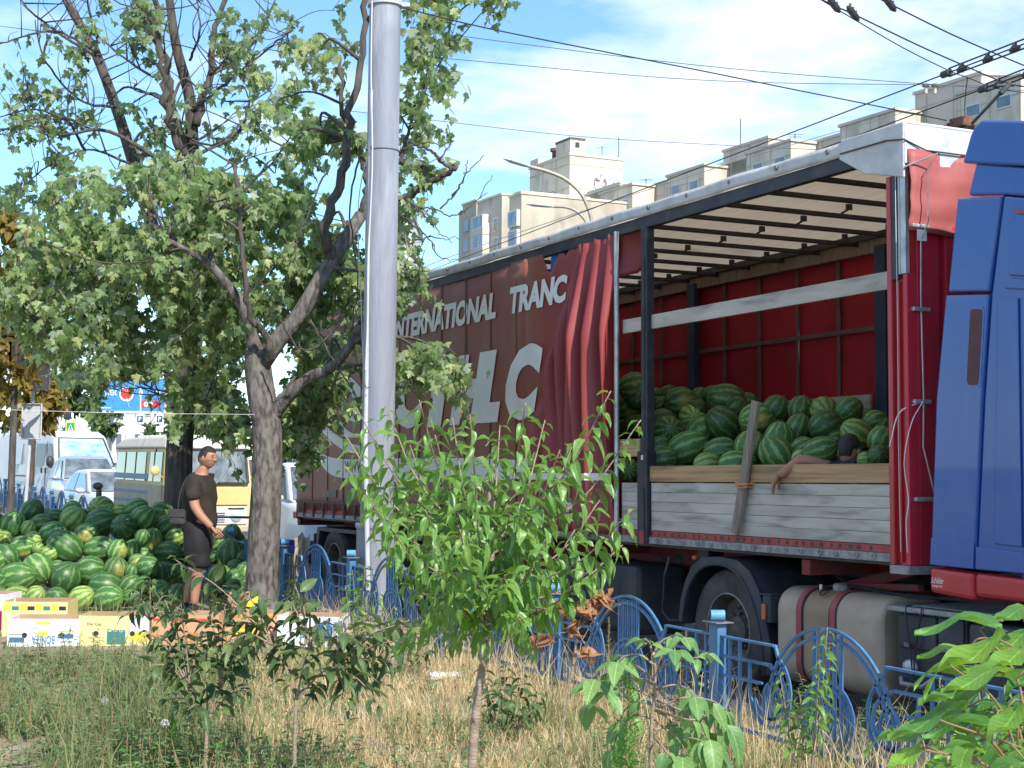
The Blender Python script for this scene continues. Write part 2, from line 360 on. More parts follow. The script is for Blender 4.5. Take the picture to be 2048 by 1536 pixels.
MT['bus_roof']=mat('bus_roof_cream',(.52,.47,.38),(.62,.57,.48),scale=3,rough=.6,dirt=(.3,.26,.2),dscale=3)
MT['bus_side']=mat('bus_side_tan',(.42,.34,.22),(.5,.41,.27),scale=2,rough=.55,dirt=(.3,.24,.16),dscale=3)
MT['bus_stripe']=mat('bus_blue_stripe',(.10,.2,.34),(.15,.26,.38),scale=3,rough=.5)
MT['grille']=mat('cream_grille',(.55,.54,.5),(.62,.6,.56),scale=4,rough=.5)
MT['card']=mat('brown_cardboard',(.34,.21,.12),(.42,.27,.165),scale=4,rough=.85,objrand=.08)
MT['card_white']=mat('white_printed_card',(.72,.74,.77),(.78,.79,.81),scale=4,rough=.7)
MT['card_yellow']=mat('yellow_printed_card',(.66,.56,.22),(.72,.63,.32),scale=4,rough=.7)
MT['card_orange']=mat('tan_printed_card',(.50,.27,.14),(.56,.32,.18),scale=4,rough=.75)
MT['ink_blue']=mat('blue_ink',(.035,.14,.30),rough=.6); MT['ink_yellow']=mat('yellow_ink',(.78,.6,.05),rough=.6)
MT['ink_red']=mat('red_ink',(.55,.06,.03),rough=.6); MT['ink_green']=mat('green_ink',(.03,.2,.17),rough=.6); MT['ink_orange']=mat('orange_ink',(.68,.22,.02),rough=.6)
MT['ink_pink']=mat('magenta_ink',(.68,.02,.22),rough=.6); MT['ink_black']=mat('black_ink',(.02,.02,.03),rough=.6)
MT['ink_pale']=mat('pale_ink',(.45,.5,.6),rough=.6)
MT['bark']=mat('grey_bark',(.055,.046,.038),(.165,.145,.125),scale=11,rough=.95,stretch=(2.0,2.0,.8),bump=1.0,bscale=13,bstretch=(2.4,2.4,.7),lo=.38,hi=.6,dirt=(.22,.205,.185),dscale=5,damt=.6)
MT['bark_dark']=mat('dark_bark',(.045,.038,.03),(.12,.10,.082),scale=5,rough=.95,stretch=(4,4,.5),bump=1.0,bscale=9,bstretch=(4,4,.4))
MT['twig']=mat('twig_bark',(.10,.07,.055),(.2,.15,.12),scale=9,rough=.9)
MT['twig_green']=mat('green_twig',(.20,.17,.07),(.28,.13,.08),scale=9,rough=.7)
MT['stem_tan']=mat('tan_stem',(.22,.16,.11),(.33,.26,.19),scale=12,rough=.8,stretch=(1,1,3),bump=.4)
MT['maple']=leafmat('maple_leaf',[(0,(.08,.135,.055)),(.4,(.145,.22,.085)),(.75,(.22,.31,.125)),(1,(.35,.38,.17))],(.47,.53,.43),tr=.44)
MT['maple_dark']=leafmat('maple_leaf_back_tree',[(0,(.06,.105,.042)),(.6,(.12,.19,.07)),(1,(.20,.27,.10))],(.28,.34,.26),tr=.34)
MT['autumn']=leafmat('autumn_leaf',[(0,(.10,.065,.015)),(.3,(.17,.12,.022)),(.7,(.21,.18,.035)),(1,(.11,.14,.035))],(.3,.2,.06),tr=.3)
MT['plum']=leafmat('plum_leaf',[(0,(.075,.16,.03)),(.5,(.11,.23,.045)),(1,(.17,.29,.07))],(.22,.33,.12),tr=.3,rough=.38,spec=.5)
MT['dark_leaf']=leafmat('dark_pear_leaf',[(0,(.04,.08,.028)),(.6,(.075,.125,.043)),(1,(.13,.18,.06))],(.16,.21,.09),tr=.2,rough=.48,spec=.35)
MT['walnut']=leafmat('walnut_leaf',[(0,(.10,.215,.07)),(.5,(.14,.265,.085)),(1,(.185,.31,.09))],(.22,.33,.15),tr=.25,rough=.45)
MT['bigleaf']=leafmat('broad_leaf',[(0,(.06,.165,.04)),(.5,(.10,.23,.05)),(1,(.17,.31,.05))],(.24,.37,.13),tr=.35,rough=.45,spec=.35)
MT['weed']=leafmat('weed_leaf',[(0,(.075,.14,.06)),(.5,(.12,.20,.08)),(.8,(.17,.25,.10)),(1,(.2,.22,.07))],(.14,.2,.10),tr=.25,rough=.6)
MT['herb']=leafmat('bright_herb_leaf',[(0,(.05,.16,.03)),(1,(.10,.25,.05))],(.12,.28,.06),tr=.3,rough=.55)
MT['grass_green']=leafmat('green_grass_blade',[(0,(.10,.16,.055)),(.5,(.17,.23,.085)),(.8,(.21,.23,.09)),(1,(.36,.31,.15))],(.16,.2,.08),tr=.25,rough=.6,vein=False)
MT['grass_dry']=leafmat('dry_grass_blade',[(0,(.38,.28,.14)),(.5,(.56,.45,.25)),(.9,(.68,.58,.36)),(1,(.28,.30,.12))],(.48,.38,.2),tr=.2,rough=.7,vein=False)
MT['dead']=leafmat('withered_leaf',[(0,(.22,.09,.03)),(.6,(.36,.17,.07)),(1,(.46,.27,.13))],(.36,.2,.1),tr=.25,rough=.7)
MT['pale_tree']=leafmat('street_tree_leaf',[(0,(.045,.085,.03)),(.6,(.085,.14,.045)),(1,(.15,.19,.06))],(.14,.2,.08),tr=.3)
MT['dark_tree']=leafmat('dark_tree_leaf',[(0,(.025,.05,.022)),(1,(.06,.10,.04))],(.09,.13,.06),tr=.25)
MT['plaster']=mat('cream_plaster',(.62,.56,.43),(.69,.63,.50),scale=.12,rough=.9,dirt=(.40,.33,.24),dscale=.55,damt=.75,stretch=(1,1,.5),bump=.2,bscale=3)
MT['plaster_grey']=mat('grey_plaster',(.54,.49,.40),(.60,.55,.46),scale=.12,rough=.9,dirt=(.36,.33,.28),dscale=.3,damt=.5,stretch=(1,1,.5))
MT['plaster_stain']=mat('stained_plaster',(.46,.40,.30),(.56,.50,.39),scale=.2,rough=.9,dirt=(.26,.22,.18),dscale=.5,damt=.6,stretch=(1,1,.5))
MT['white_wall']=mat('white_wall',(.68,.68,.66),(.74,.74,.72),scale=.2,rough=.85)
MT['win_frame']=mat('white_window_frame',(.66,.66,.64),rough=.6)
MT['win_glass']=mat('building_glass',(.10,.13,.15),(.2,.24,.26),scale=.6,rough=.15,spec=.8)
MT['roof_dark']=mat('roof_felt',(.09,.085,.08),(.14,.13,.12),scale=1,rough=.9)
MT['graf']=mat('graffiti_paint',(.72,.68,.66),rough=.8); MT['graf_dark']=mat('graffiti_outline',(.2,.17,.19),rough=.8)
MT['wire']=mat('black_wire',(.02,.02,.022),rough=.6); MT['wire_thin']=mat('grey_wire',(.10,.11,.13),rough=.6); MT['wire_white']=mat('white_cord',(.6,.6,.58),rough=.6)
MT['lamp_steel']=mat('lamp_steel',(.33,.29,.22),(.4,.36,.29),scale=5,rough=.5,metal=.2); MT['lamp_head']=mat('lamp_head_grey',(.55,.55,.54),rough=.4)
MT['rust']=mat('rusty_iron',(.10,.05,.035),(.2,.1,.065),scale=12,rough=.85,bump=.4)
MT['sign_back']=mat('sign_back_grey',(.42,.43,.44),(.5,.5,.51),scale=5,rough=.5)
MT['bb_blue']=mat('billboard_blue',(.045,.25,.60),(.055,.28,.63),scale=3,rough=.5); MT['bb_white']=mat('billboard_white',(.78,.78,.76),rough=.5)
MT['bb_red']=mat('billboard_red',(.62,.045,.04),rough=.5); MT['orange']=mat('shop_orange',(.60,.20,.07),(.64,.24,.1),scale=1,rough=.6)
MT['sign_blue']=mat('sign_navy',(.03,.06,.13),rough=.5); MT['lime']=mat('fluorescent_lime',(.62,.82,.12),rough=.6); MT['sign_green']=mat('sign_green',(.02,.30,.13),rough=.5)
MT['skin']=mat('skin',(.36,.17,.105),(.41,.20,.125),scale=9,rough=.5,spec=.35)
MT['hair']=mat('black_hair',(.012,.010,.010),(.02,.018,.017),scale=60,rough=.55,bump=.6,bscale=120)
MT['tee']=mat('dark_olive_tee',(.020,.015,.011),(.036,.027,.018),scale=5,rough=.9,bump=1.0,bscale=7)
MT['shorts']=mat('black_shorts',(.006,.0055,.007),(.016,.013,.014),scale=4,rough=.85,bump=1.0,bscale=6)
MT['bag']=mat('dark_grey_bag',(.028,.026,.027),(.045,.042,.042),scale=6,rough=.7,bump=.3)
MT['navy']=mat('navy_cloth',(.016,.018,.028),(.026,.028,.04),scale=6,rough=.9,bump=.3)
MT['bluebag']=mat('blue_plastic',(.05,.06,.36),(.075,.085,.44),scale=8,rough=.4,bump=.4,bscale=14); MT['yellowbag']=mat('yellow_plastic',(.72,.56,.02),(.8,.66,.04),scale=8,rough=.4,bump=.4,bscale=14)
MT['greycloth']=mat('grey_brown_cloth',(.27,.235,.19),(.36,.32,.27),scale=6,rough=.9,bump=.5,bscale=10)
MT['bottle']=mat('clear_plastic',(.78,.80,.82),(.6,.62,.64),scale=20,rough=.2,spec=.7); MT['litter_red']=mat('litter_red_pack',(.62,.06,.07),(.8,.7,.7),scale=14,rough=.4)
MT['orange_string']=mat('orange_string',(.55,.2,.09),rough=.8)
MT['seed']=mat('dandelion_seed',(.62,.62,.58),rough=.9); MT['flower_weed']=leafmat('pale_flower_weed',[(0,(.26,.33,.15)),(1,(.42,.48,.26))],(.3,.36,.18),tr=.3,rough=.7)
MT['lampglass']=mat('headlamp_glass',(.45,.5,.53),rough=.08,spec=.9,coat=.8)
MT['green_fabric']=mat('green_panel',(.03,.45,.22),rough=.6)
MT['concrete']=mat('concrete_block',(.30,.28,.25),(.4,.38,.34),scale=6,rough=.9,bump=.5,bscale=30)
def thinmat(name,c1,c2,tr,scale=5,stretch=(1,1,1)):
    m=mat(name,c1,c2,scale=scale,rough=.65,stretch=stretch,bump=.25,bscale=scale*4); t=m.node_tree; N=t.nodes; L=t.links; b=N['Principled BSDF']
    tl=N.new('ShaderNodeBsdfTranslucent'); L.new(b.inputs['Base Color'].links[0].from_socket,tl.inputs[0]); ms=N.new('ShaderNodeMixShader'); ms.inputs[0].default_value=tr
    L.new(b.outputs[0],ms.inputs[1]); L.new(tl.outputs[0],ms.inputs[2]); L.new(ms.outputs[0],N['Material Output'].inputs[0]); return m
MT['roof_top']=thinmat('translucent_roof_tarp',(.70,.66,.58),(.76,.72,.64),.45); MT['roof_in']=thinmat('cream_roof_lining',(.72,.63,.50),(.80,.72,.59),.6,6,(.4,3,1))
def melonmat(name,dark,light,width,patch,seed=0):
    m=bpy.data.materials.new(name); m.use_nodes=True; t=m.node_tree; N=t.nodes; L=t.links; b=N['Principled BSDF']
    b.inputs['Roughness'].default_value=.43; b.inputs['Specular IOR Level'].default_value=.4
    tc=N.new('ShaderNodeTexCoord'); oi=N.new('ShaderNodeObjectInfo')
    def mt(op,a,b_=None,c=None):
        n=N.new('ShaderNodeMath'); n.operation=op
        for i,v in enumerate((a,b_,c)):
            if v is None: continue
            if isinstance(v,(int,float)): n.inputs[i].default_value=v
            else: L.new(v,n.inputs[i])
        return n.outputs[0]
    def nz(scale,detail,w):
        n=N.new('ShaderNodeTexNoise'); n.noise_dimensions='4D'; n.inputs['Scale'].default_value=scale; n.inputs['Detail'].default_value=detail
        L.new(tc.outputs['Object'],n.inputs['Vector']); L.new(mt('MULTIPLY_ADD',oi.outputs['Random'],37.0,w),n.inputs['W']); return n.outputs[0]
    s=N.new('ShaderNodeSeparateXYZ'); L.new(tc.outputs['Object'],s.inputs[0])
    ang=mt('ARCTAN2',s.outputs[2],s.outputs[1])
    wob=mt('MULTIPLY',mt('SUBTRACT',nz(13,3,1),.5),4.0); wob2=mt('MULTIPLY',mt('SUBTRACT',nz(45,4,2),.5),3.6)
    wv=mt('SINE',mt('ADD',mt('ADD',mt('MULTIPLY',ang,10.0),wob),wob2))
    v=mt('ADD',wv,mt('MULTIPLY',mt('SUBTRACT',nz(24,5,3),.5),3.2))
    r=N.new('ShaderNodeValToRGB'); e=r.color_ramp.elements
    e[0].position=.5+.22*width; e[1].position=.62+.25*width; e[0].color=(*dark,1); e[1].color=(*light,1)
    L.new(mt('MULTIPLY_ADD',v,.25,.5),r.inputs[0])
    x=N.new('ShaderNodeMix'); x.data_type='RGBA'; L.new(r.outputs[0],x.inputs[6]); x.inputs[7].default_value=(.40,.35,.085,1)
    # pale ground spot on one flank
    d=N.new('ShaderNodeVectorMath'); d.operation='DISTANCE'; L.new(tc.outputs['Object'],d.inputs[0]); d.inputs[1].default_value=(.02,-.12,-.055)
    pr=N.new('ShaderNodeValToRGB'); pr.color_ramp.elements[0].position=.0; pr.color_ramp.elements[1].position=1
    pr.color_ramp.elements[0].color=(1,1,1,1); pr.color_ramp.elements[1].color=(0,0,0,1)
    L.new(mt('ADD',mt('MULTIPLY',d.outputs['Value'],9.5),mt('MULTIPLY',mt('SUBTRACT',nz(16,4,5),.5),1.1)),pr.inputs[0])
    L.new(mt('MULTIPLY',pr.outputs[0],patch),x.inputs[0])
    sp=N.new('ShaderNodeMix'); sp.data_type='RGBA'; L.new(x.outputs[2],sp.inputs[6]); sp.inputs[7].default_value=(.16,.09,.035,1)
    sr=N.new('ShaderNodeValToRGB'); sr.color_ramp.elements[0].position=.56; sr.color_ramp.elements[1].position=.62; L.new(nz(28,5,8),sr.inputs[0])
    L.new(mt('MULTIPLY',mt('MULTIPLY',sr.outputs[0],pr.outputs[0]),min(1,patch*1.2)),sp.inputs[0])
    hs=N.new('ShaderNodeHueSaturation'); mr=N.new('ShaderNodeMapRange'); L.new(oi.outputs['Random'],mr.inputs[0]); mr.inputs[3].default_value=.75; mr.inputs[4].default_value=1.25
    L.new(mr.outputs[0],hs.inputs['Value']); L.new(sp.outputs[2],hs.inputs['Color']); L.new(hs.outputs[0],b.inputs['Base Color'])
    return m
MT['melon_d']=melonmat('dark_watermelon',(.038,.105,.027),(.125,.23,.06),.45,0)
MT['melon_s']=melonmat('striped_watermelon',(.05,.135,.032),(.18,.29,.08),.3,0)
MT['melon_l']=melonmat('light_watermelon',(.10,.21,.04),(.30,.385,.10),-.3,.1)
MT['melon_p']=melonmat('patched_watermelon',(.055,.145,.034),(.20,.31,.085),.2,1.0)
# ------------------------------------------------------------------ ground, road, kerb
P0=Vector((1.21,8.77,.15)); FU=Vector((.44921,-.89343,0)); FN=Vector((-.89343,-.44921,0))   # fence foot, direction towards viewer, inward normal
def rise(y): return .35*min(1.3,max(0,(y-16)/19))
def gz(x,y):
    return .15+rise(y)+.035*mnoise.noise(Vector((x*.5,y*.5,0)))+.012*mnoise.noise(Vector((x*2.1,y*2.1,3)))
def fpt(s,v=0,z=0):
    p=P0-FU*s+FN*v; return Vector((p.x,p.y,.15+rise(p.y)+z))
g=MB(); g.add([(-900,-300,-.0),(900,-300,0),(900,1500,0),(-900,1500,0)],[(0,1,2,3)]); tag(g.build('road',MT['asphalt']),kind='structure')
vs_=[-.36,-.2,0,.2,.4,.7,1,1.4,1.8,2.2,2.6,3,3.5,4,4.5,5,5.5,6,6.6,7.2,8,9,10,12,15,20,30,45]
ss_=[-14,-10,-8,-6,-5,-4]+[-3+.5*i for i in range(60)]+[28,30,33,37,42,50,62]
g=MB(); 
for s in ss_:
    for v in vs_:
        p=fpt(s,v); z=gz(p.x,p.y) if v>-.3 else .15+rise(p.y); g.v.append((p.x,p.y,z))
nv=len(vs_)
for i in range(len(ss_)-1):
    for j in range(nv-1):
        a=i*nv+j; g.f.append((a,a+1,a+nv+1,a+nv))
for i in range(len(ss_)-1):
    a,b=g.v[i*nv],g.v[(i+1)*nv]; k=len(g.v); g.v+= [(a[0],a[1],-.1),(b[0],b[1],-.1)]; g.f.append((i*nv,(i+1)*nv,k+1,k))
tag(g.build('ground',MT['soil'],smooth=50),kind='structure')
kb=tag(empty('kerb',tuple(fpt(0,-.43)),kind='structure'))
me=MB().bx(-.49,.49,-.065,.065,-.2,.03).mesh('kerb_stone',MT['kerb'])
for i in range(34):
    s=-6+i; p=fpt(s,-.43); o=link('kerb_stone',me,kb,.012)
    o.matrix_local=Matrix.Translation(p+Vector((0,0,rnd.uniform(-.012,.01)))-kb.location)@Matrix.Rotation(math.atan2(FU.y,FU.x)+rnd.uniform(-.01,.01),4,'Z')
# ------------------------------------------------------------------ fence
def arc(cu,cz,a,b,t0,t1,n=14): return [(cu+a*math.cos(t0+(t1-t0)*i/n),0,cz+b*math.sin(t0+(t1-t0)*i/n)) for i in range(n+1)]
fence=empty('metal_fence',tuple(fpt(0)),0,'low blue ornamental metal fence with arches and rings along the kerb','fence')
BAR=.0088
def sq(pts,closed=False,r=BAR): return MB().tube(pts,r*1.25,4,closed=closed,ph=PI/4)
FM={}
def fmesh(k,mb): FM[k]=mb.mesh(k,MT['blue_paint'],40)
m=MB()
for q in (0,1):
    X=(lambda u:u) if q==0 else (lambda u:2-u)
    for z in (.63,.52,.41): m.bar((X(.04),0,z),(X(.55 if z>.6 else .50 if z>.5 else .42),0,z),.03,.012)
m.bar((.04,0,.13),(1.96,0,.13),.026,.02); fmesh('rails',m)
fmesh('bar',MB().bar((0,0,.13),(0,0,.63),.016)); fmesh('tall_bar',MB().bar((0,0,.10),(0,0,.745),.016))
fmesh('outer_arch',sq(arc(1,.25,.52,.52,PI*1.02,-PI*.02,24))); fmesh('inner_arch',sq(arc(1,.25,.475,.475,PI*1.02,-PI*.02,24)))
fmesh('ring',sq(arc(1,.30,.205,.2,0,2*PI,24)[:-1],True)); fmesh('inner_ring',sq(arc(1,.30,.165,.165,0,2*PI,22)[:-1],True))
fmesh('diamond',sq([(1.06,0,.3),(1,0,.38),(.94,0,.3),(1,0,.22)],True,.008))
lp=[(.55,0,.63)]+arc(.50,.38,.185,.2,PI*.35,-PI,18)[0:]+[(.315,0,.52)]
lp2=[(.50,0,.52)]+arc(.50,.36,.145,.135,PI*.4,-PI*.9,14)
fmesh('loop',sq(spline(lp,26))); fmesh('inner_loop',sq(spline(lp2,20))); fmesh('small_ring',sq(arc(.52,.325,.075,.10,0,2*PI,16)[:-1],True))
mir=Matrix.Translation((2,0,0))@Matrix.Rotation(PI,4,'Z')
def fence_panel(s0,s1,detail):
    a=fpt(s0,0); b=fpt(s1,0)          # s0 nearer the viewer: panel u runs from far (0) to near (2)
    d=(a-b); L=d.length; 
    xax=d/L; yax=Vector((0,0,1)).cross(xax).normalized(); zax=xax.cross(yax)
    M=Matrix.Translation(b-fence.location)@Matrix((xax*(L/2),yax,Vector((0,0,1)))).transposed().to_4x4()
    pn=link('panel',FM['rails'],fence); pn.matrix_local=M
    items=[('bar',Matrix.Translation((u,0,0))) for u in (.12,.22,1.78,1.88)]+[('tall_bar',Matrix.Translation((1+i*.055,0,0))) for i in (-2,-1,0,1,2)]
    items+=[(k,Matrix()) for k in ('outer_arch','inner_arch','ring','inner_ring','diamond','loop','inner_loop','small_ring')]+[(k,mir) for k in ('loop','inner_loop','small_ring')]
    if detail:
        for k,mm in items:
            o=link(k,FM[k],pn); o.matrix_local=mm
    return pn
post_m=MB().bx(-.045,.045,-.032,.032,-.08,.70).mesh('post',MT['blue_paint']); plate_m=MB().bx(-.075,.075,-.06,.06,.702,.710).mesh('cap_plate',MT['plate'])
pp=MB().lathe([(.024,-.04),(.032,-.04),(.032,.04),(.024,.04),(.024,-.04)],16,Matrix.Translation((0,0,.744))@Matrix.Rotation(PI/2,4,'X')).mesh('pipe_end',MT['pipe_paint'],40)
for k in range(-2,17):
    p=fpt(2*k,0); o=link('post',post_m,fence,.006); o.matrix_local=Matrix.Translation(p-fence.location)@Matrix.Rotation(math.atan2(FU.y,FU.x),4,'Z')@Matrix.Rotation(rnd.uniform(-.012,.012),4,'X')
    c=link('cap_plate',plate_m,o,.002); c2=link('pipe_end',pp,o); c2.rotation_euler=(0,0,R(-28))
    if k<16: fence_panel(2*k,2*k+2,True)
# ------------------------------------------------------------------ semi-trailer
fw=Vector((.43970328,-.89803166,.01414826)); lf=Vector((.89812155,.43974729,0)); upv=Vector((-.00622166,.01270685,.99989991))
TO=Vector((2.6323,9.99778,.0004))
TM=Matrix((fw,lf,upv)).transposed().to_4x4(); TM.translation=TO
def tloc(px,py,y=0):
    Mi=TM.inverted(); o=Mi@CC; d=Mi.to_3x3()@ray(px,py); return o+d*((y-o.y)/d.y)
trailer=empty('semi_trailer',(0,0,0),0,'long curtain-sided semi-trailer with brown-red tarpaulin drawn back from its open front bay','trailer',M=TM)
def tp(name,mb,m,par=None,smooth=None,bevel=0): return mb.build(name,MT[m] if isinstance(m,str) else m,par or trailer,smooth,bevel)
def pr(poly,y0,y1): return MB().prism(poly,y0,y1)
tp('floor_deck',MB().bx(-13,.03,.05,2.46,1.10,1.195),'black')
zs=[1.24+.0815*i for i in range(6)]
for i in range(5):
    for (a,b) in ((-3.23,-.145),(-3.73,-3.40)):
        tp('side_board',MB().bx(a,b,.004+rnd.uniform(0,.002),.03,zs[i]+.0012,zs[i+1]-.0012),'board',bevel=.0015)
tp('perforated_rail',MB().bx(-13,-.145,.0,.04,1.187,1.237),'rail_red')
h=MB()
for i in range(60):
    x=-.35-i*.106+rnd.uniform(-.02,.02); ww=rnd.choice((.017,.024,.012))
    h.prism([(x+ww*math.cos(t*PI/5),1.213+.017*math.sin(t*PI/5)) for t in range(10)],-.0018,.001)
tag(tp('rail_holes',h,MT['black']),kind='stuff')
tp('lower_rail',MB().bx(-13,-.145,-.012,.05,1.125,1.184),'galv',bevel=.004)
hk=MB().tube([(-.02,-.012,1.172),(-.022,-.026,1.150),(0,-.03,1.138),(.022,-.026,1.150),(.02,-.012,1.172)],.005,5).mesh('rope_hook',MT['galv'],50)
for i in range(40):
    o=link('rope_hook',hk,trailer); o.location=(-.3-i*.2+rnd.uniform(-.02,.02),0,0); o.rotation_euler=(0,0,0)
for y in (.7,1.7):
    c=tp('chassis_beam',pr([(-12.9,.72),(-12.9,1.09),(-.4,1.09),(-.4,.98),(-2.4,.95),(-3.4,.70)],y,y+.14),'chassis')
    if y<1:
        hh=MB()
        for i,x in enumerate((-3.0,-3.25,-3.6,-3.9,-4.2,-2.7)): hh.lathe([(0,-.004),(.05+.02*(i%2),-.004),(.05+.02*(i%2),0)],12,Matrix.Translation((x,y,.93))@Matrix.Rotation(-PI/2,4,'X'))
        tp('chassis_hole',hh,'black',c)
for x in (-1.2,-4.5,-6,-7.5): tp('cross_member',MB().bx(x,x+.1,.06,2.4,.98,1.09),'chassis')
tp('king_pin_plate',MB().bx(-2.4,-.6,.75,1.75,.93,.99),'black')
# front corner
tp('front_post',MB().bx(-.145,-.10,-.006,.06,1.11,3.74),'red_paint',bevel=.006)
tp('corner_channel',MB().bx(-.10,.045,.028,.09,1.11,3.9),'red_paint')
tp('corner_rib',MB().bx(-.055,-.04,.008,.03,1.13,3.02),'red_paint',bevel=.003)
tp('slide_cover',MB().bx(-.098,-.035,.0,.03,3.03,3.86).bx(-.09,-.045,-.006,.0,3.45,3.8),'black',bevel=.004)
tp('slide_profile',MB().bx(-.028,-.008,-.004,.028,3.06,3.86).bx(-.002,.047,-.006,.028,3.06,3.86),'alu',bevel=.003)
tp('corner_edge',MB().bx(.012,.05,.0,.09,1.11,3.06),'red_panel',bevel=.004)
tp('front_foot',MB().bx(-.145,.05,-.01,.3,1.05,1.108),'galv',bevel=.004)
b=MB(); y=.09; k=0
for y0,y1,dx in ((.088,.28,.0),(.28,.33,-.02),(.33,.52,.012),(.52,.55,-.022),(.55,.9,.0),(.9,.95,-.02),(.95,1.35,.01),(1.35,1.4,-.02),(1.4,1.8,.01),(1.8,1.85,-.02),(1.85,2.47,.005)):
    tp('front_panel',MB().bx(.0,.05+dx,y0+.001,y1-.001,1.11,3.86),'red_panel',bevel=.006)
rv_=MB().ell((0,0,0),(.004,.009,.009),8,5).mesh('rivet',MT['red_panel'],60)
for i in range(13):
    for yy in (.30,.42): o=link('rivet',rv_,trailer); o.location=(.05+(.012 if yy>.4 else -.02),yy,1.3+i*.16+rnd.uniform(-.01,.01))
fl=MB().grid(lambda u,v:(.075+.03*math.sin(u*13+v*3)*v+.014*math.sin(u*31+v*5)+.012*math.sin(v*19+u*8)*v+.02*v,-.002+2.48*u,3.90-.55*v-.03*math.sin(u*5)*v),40,10)
fl2=tp('front_tarp',fl,'salmon',smooth=180); fl2.modifiers.new('t','SOLIDIFY').thickness=.006
# TIR cord, clips and loose string on the front corner
tp('tir_cord',MB().tube([tloc(1815,335)+Vector((0,-.03,0)),(.19,.16,3.86),(.15,.10,3.75),(.15,.10,3.4),(.08,.10,3.28),(.072,.10,2.9),(.075,.11,2.2),(.075,.1,1.9),(.072,.25,1.4)],.006,5),'alu',smooth=60)
for z in (3.38,2.82,2.2,1.55): tp('cord_clip',MB().bx(.052,.085,.03,.17,z-.014,z+.014),'alu',bevel=.004)
tp('tag_plate',MB().bx(.088,.092,.06,.14,3.28,3.355),'white_print')
tp('loose_string',MB().tube(spline([(.09,.09,2.2),(.11,-.03,2.05),(.07,-.06,1.8),(.05,-.01,1.55),(.07,-.05,1.4),(.045,-.02,1.2)],24),.004,4).tube(spline([(.09,.09,2.2),(.0,-.03,2.13),(-.05,-.06,1.96),(-.085,-.05,1.9)],14),.004,4),'white_print',smooth=60)
tp('white_cord',MB().tube(spline([(-.03,-.02,3.85),(-.025,-.02,2.6),(-.03,-.02,1.9),(-.02,-.02,1.2)],12),.003,4),'wire_white')
tp('plate_fixing',MB().lathe([(0,0),(.03,0),(.03,.012),(.018,.02)],14,Matrix.Translation((.052,.34,1.18))@Matrix.Rotation(PI/2,4,'Y')),'galv')
# roof
rf=MB().grid(lambda u,v:(-13+13.05*u,.0+2.5*v,4.062+.02*math.sin(PI*v)+.008*math.sin(u*130)),130,6); tp('roof_tarp',rf,'roof_top',smooth=180)
ru=MB().grid(lambda u,v:(-13+13.0*u,.03+2.42*v,3.995+.03*math.sin(PI*v)-.012*abs(math.sin(u*13/.6*PI+.2))+.006*math.sin(v*21+u*60)),180,12); tp('roof_lining',ru,'roof_in',smooth=180)
tp('roof_edge',MB().grid(lambda u,v:(-13+12.5*u,-.012+.007*math.sin(u*90)-.006*v,3.975+.098*v+.004*math.sin(u*37)),160,3),'roof_white',smooth=180).modifiers.new('s','SOLIDIFY').thickness=.01
st=MB().lathe([(0,.012),(.016,.012),(.022,.004),(.022,0)],10,Matrix.Rotation(PI/2,4,'X')).mesh('roof_stud',MT['plate'],50)
for i in range(16): o=link('roof_stud',st,trailer); o.location=(-.75-i*.62,-.022,4.035)
tp('roof_beam',MB().bx(-13,-.10,-.004,.06,3.87,3.975),'dark',bevel=.006)
cap=MB().prism([(-.62,3.955),(-.34,3.80),(.062,3.705),(.062,4.085),(-.60,4.09)],-.026,-.01); cap.bx(.05,.07,-.02,2.5,3.80,4.085)
cap.prism([(-.6,4.06),(.07,4.06),(.07,4.092),(-.6,4.095)],-.01,2.5)
tp('roof_cap',cap,'roof_white',bevel=.012)
tp('cap_cord',MB().tube([(-.6,-.03,3.99),(-.1,-.035,3.985),(.075,-.03,3.96),(.085,.15,3.9),(.085,.5,3.9)],.006,5),'black')
for i in range(21):
    x=-.45-.59*i; b=tp('roof_bow',MB().bx(x-.016,x+.016,.06,2.44,3.885,3.925),'black',bevel=.004)
    for yy in (.85,1.75): tp('bow_hook',MB().bx(x-.012,x+.012,yy,yy+.05,3.83,3.876).bar((x,yy+.02,3.835),(x-.03,yy-.03,3.80),.016),'black',b)
tp('far_roof_beam',MB().bx(-13,0,2.40,2.47,3.80,3.96),'wood_grey',bevel=.005)
tp('far_cant_rail',MB().bx(-13,0,2.36,2.40,3.93,3.99),'black')
fc=MB().grid(lambda u,v:(-13+13*u,2.475+.014*math.sin(u*61)+.012*math.sin(u*23+v*4),1.2+2.62*v),150,10); tp('far_curtain',fc,'tarp_in',smooth=180)
for i in range(20):
    x=-.5-.65*i; tp('curtain_strap',MB().bx(x-.024,x+.024,2.437,2.446,1.2,3.8),'strap')
for z in (2.34,3.10): tp('webbing',MB().bx(-13,0,2.430,2.436,z-.022,z+.022),'strap')
for x in (-6.25,-3.05,-9.4,-.1): tp('far_post',MB().bx(x-.075,x+.075,2.36,2.428,1.2,3.86),'bluepost' if x>-4 else 'bluepost',bevel=.006)
tp('far_slat',MB().bx(-3.0-1.9,-3.13,2.30,2.33,2.34,2.47),'board')
tp('far_slat',MB().bx(-6.1,-3.13,2.31,2.34,1.6,1.95),'board')
tp('rear_door',MB().bx(-13.02,-12.96,.03,2.46,1.1,3.98),'tarp_in')
tp('upper_slat',MB().bx(-3.27,-.10,.03,.055,2.98,3.103),'alu' if False else 'board',bevel=.004); tp('upper_slat',MB().bx(-3.76,-3.34,.03,.055,2.98,3.103),'board',bevel=.004)
tp('wooden_beam',MB().bx(-3.245,-.148,-.004,.042,1.655,1.79),'wood',bevel=.006)
tp('wooden_beam',MB().bx(-3.78,-3.41,-.004,.04,1.875,2.03),'wood',bevel=.006)
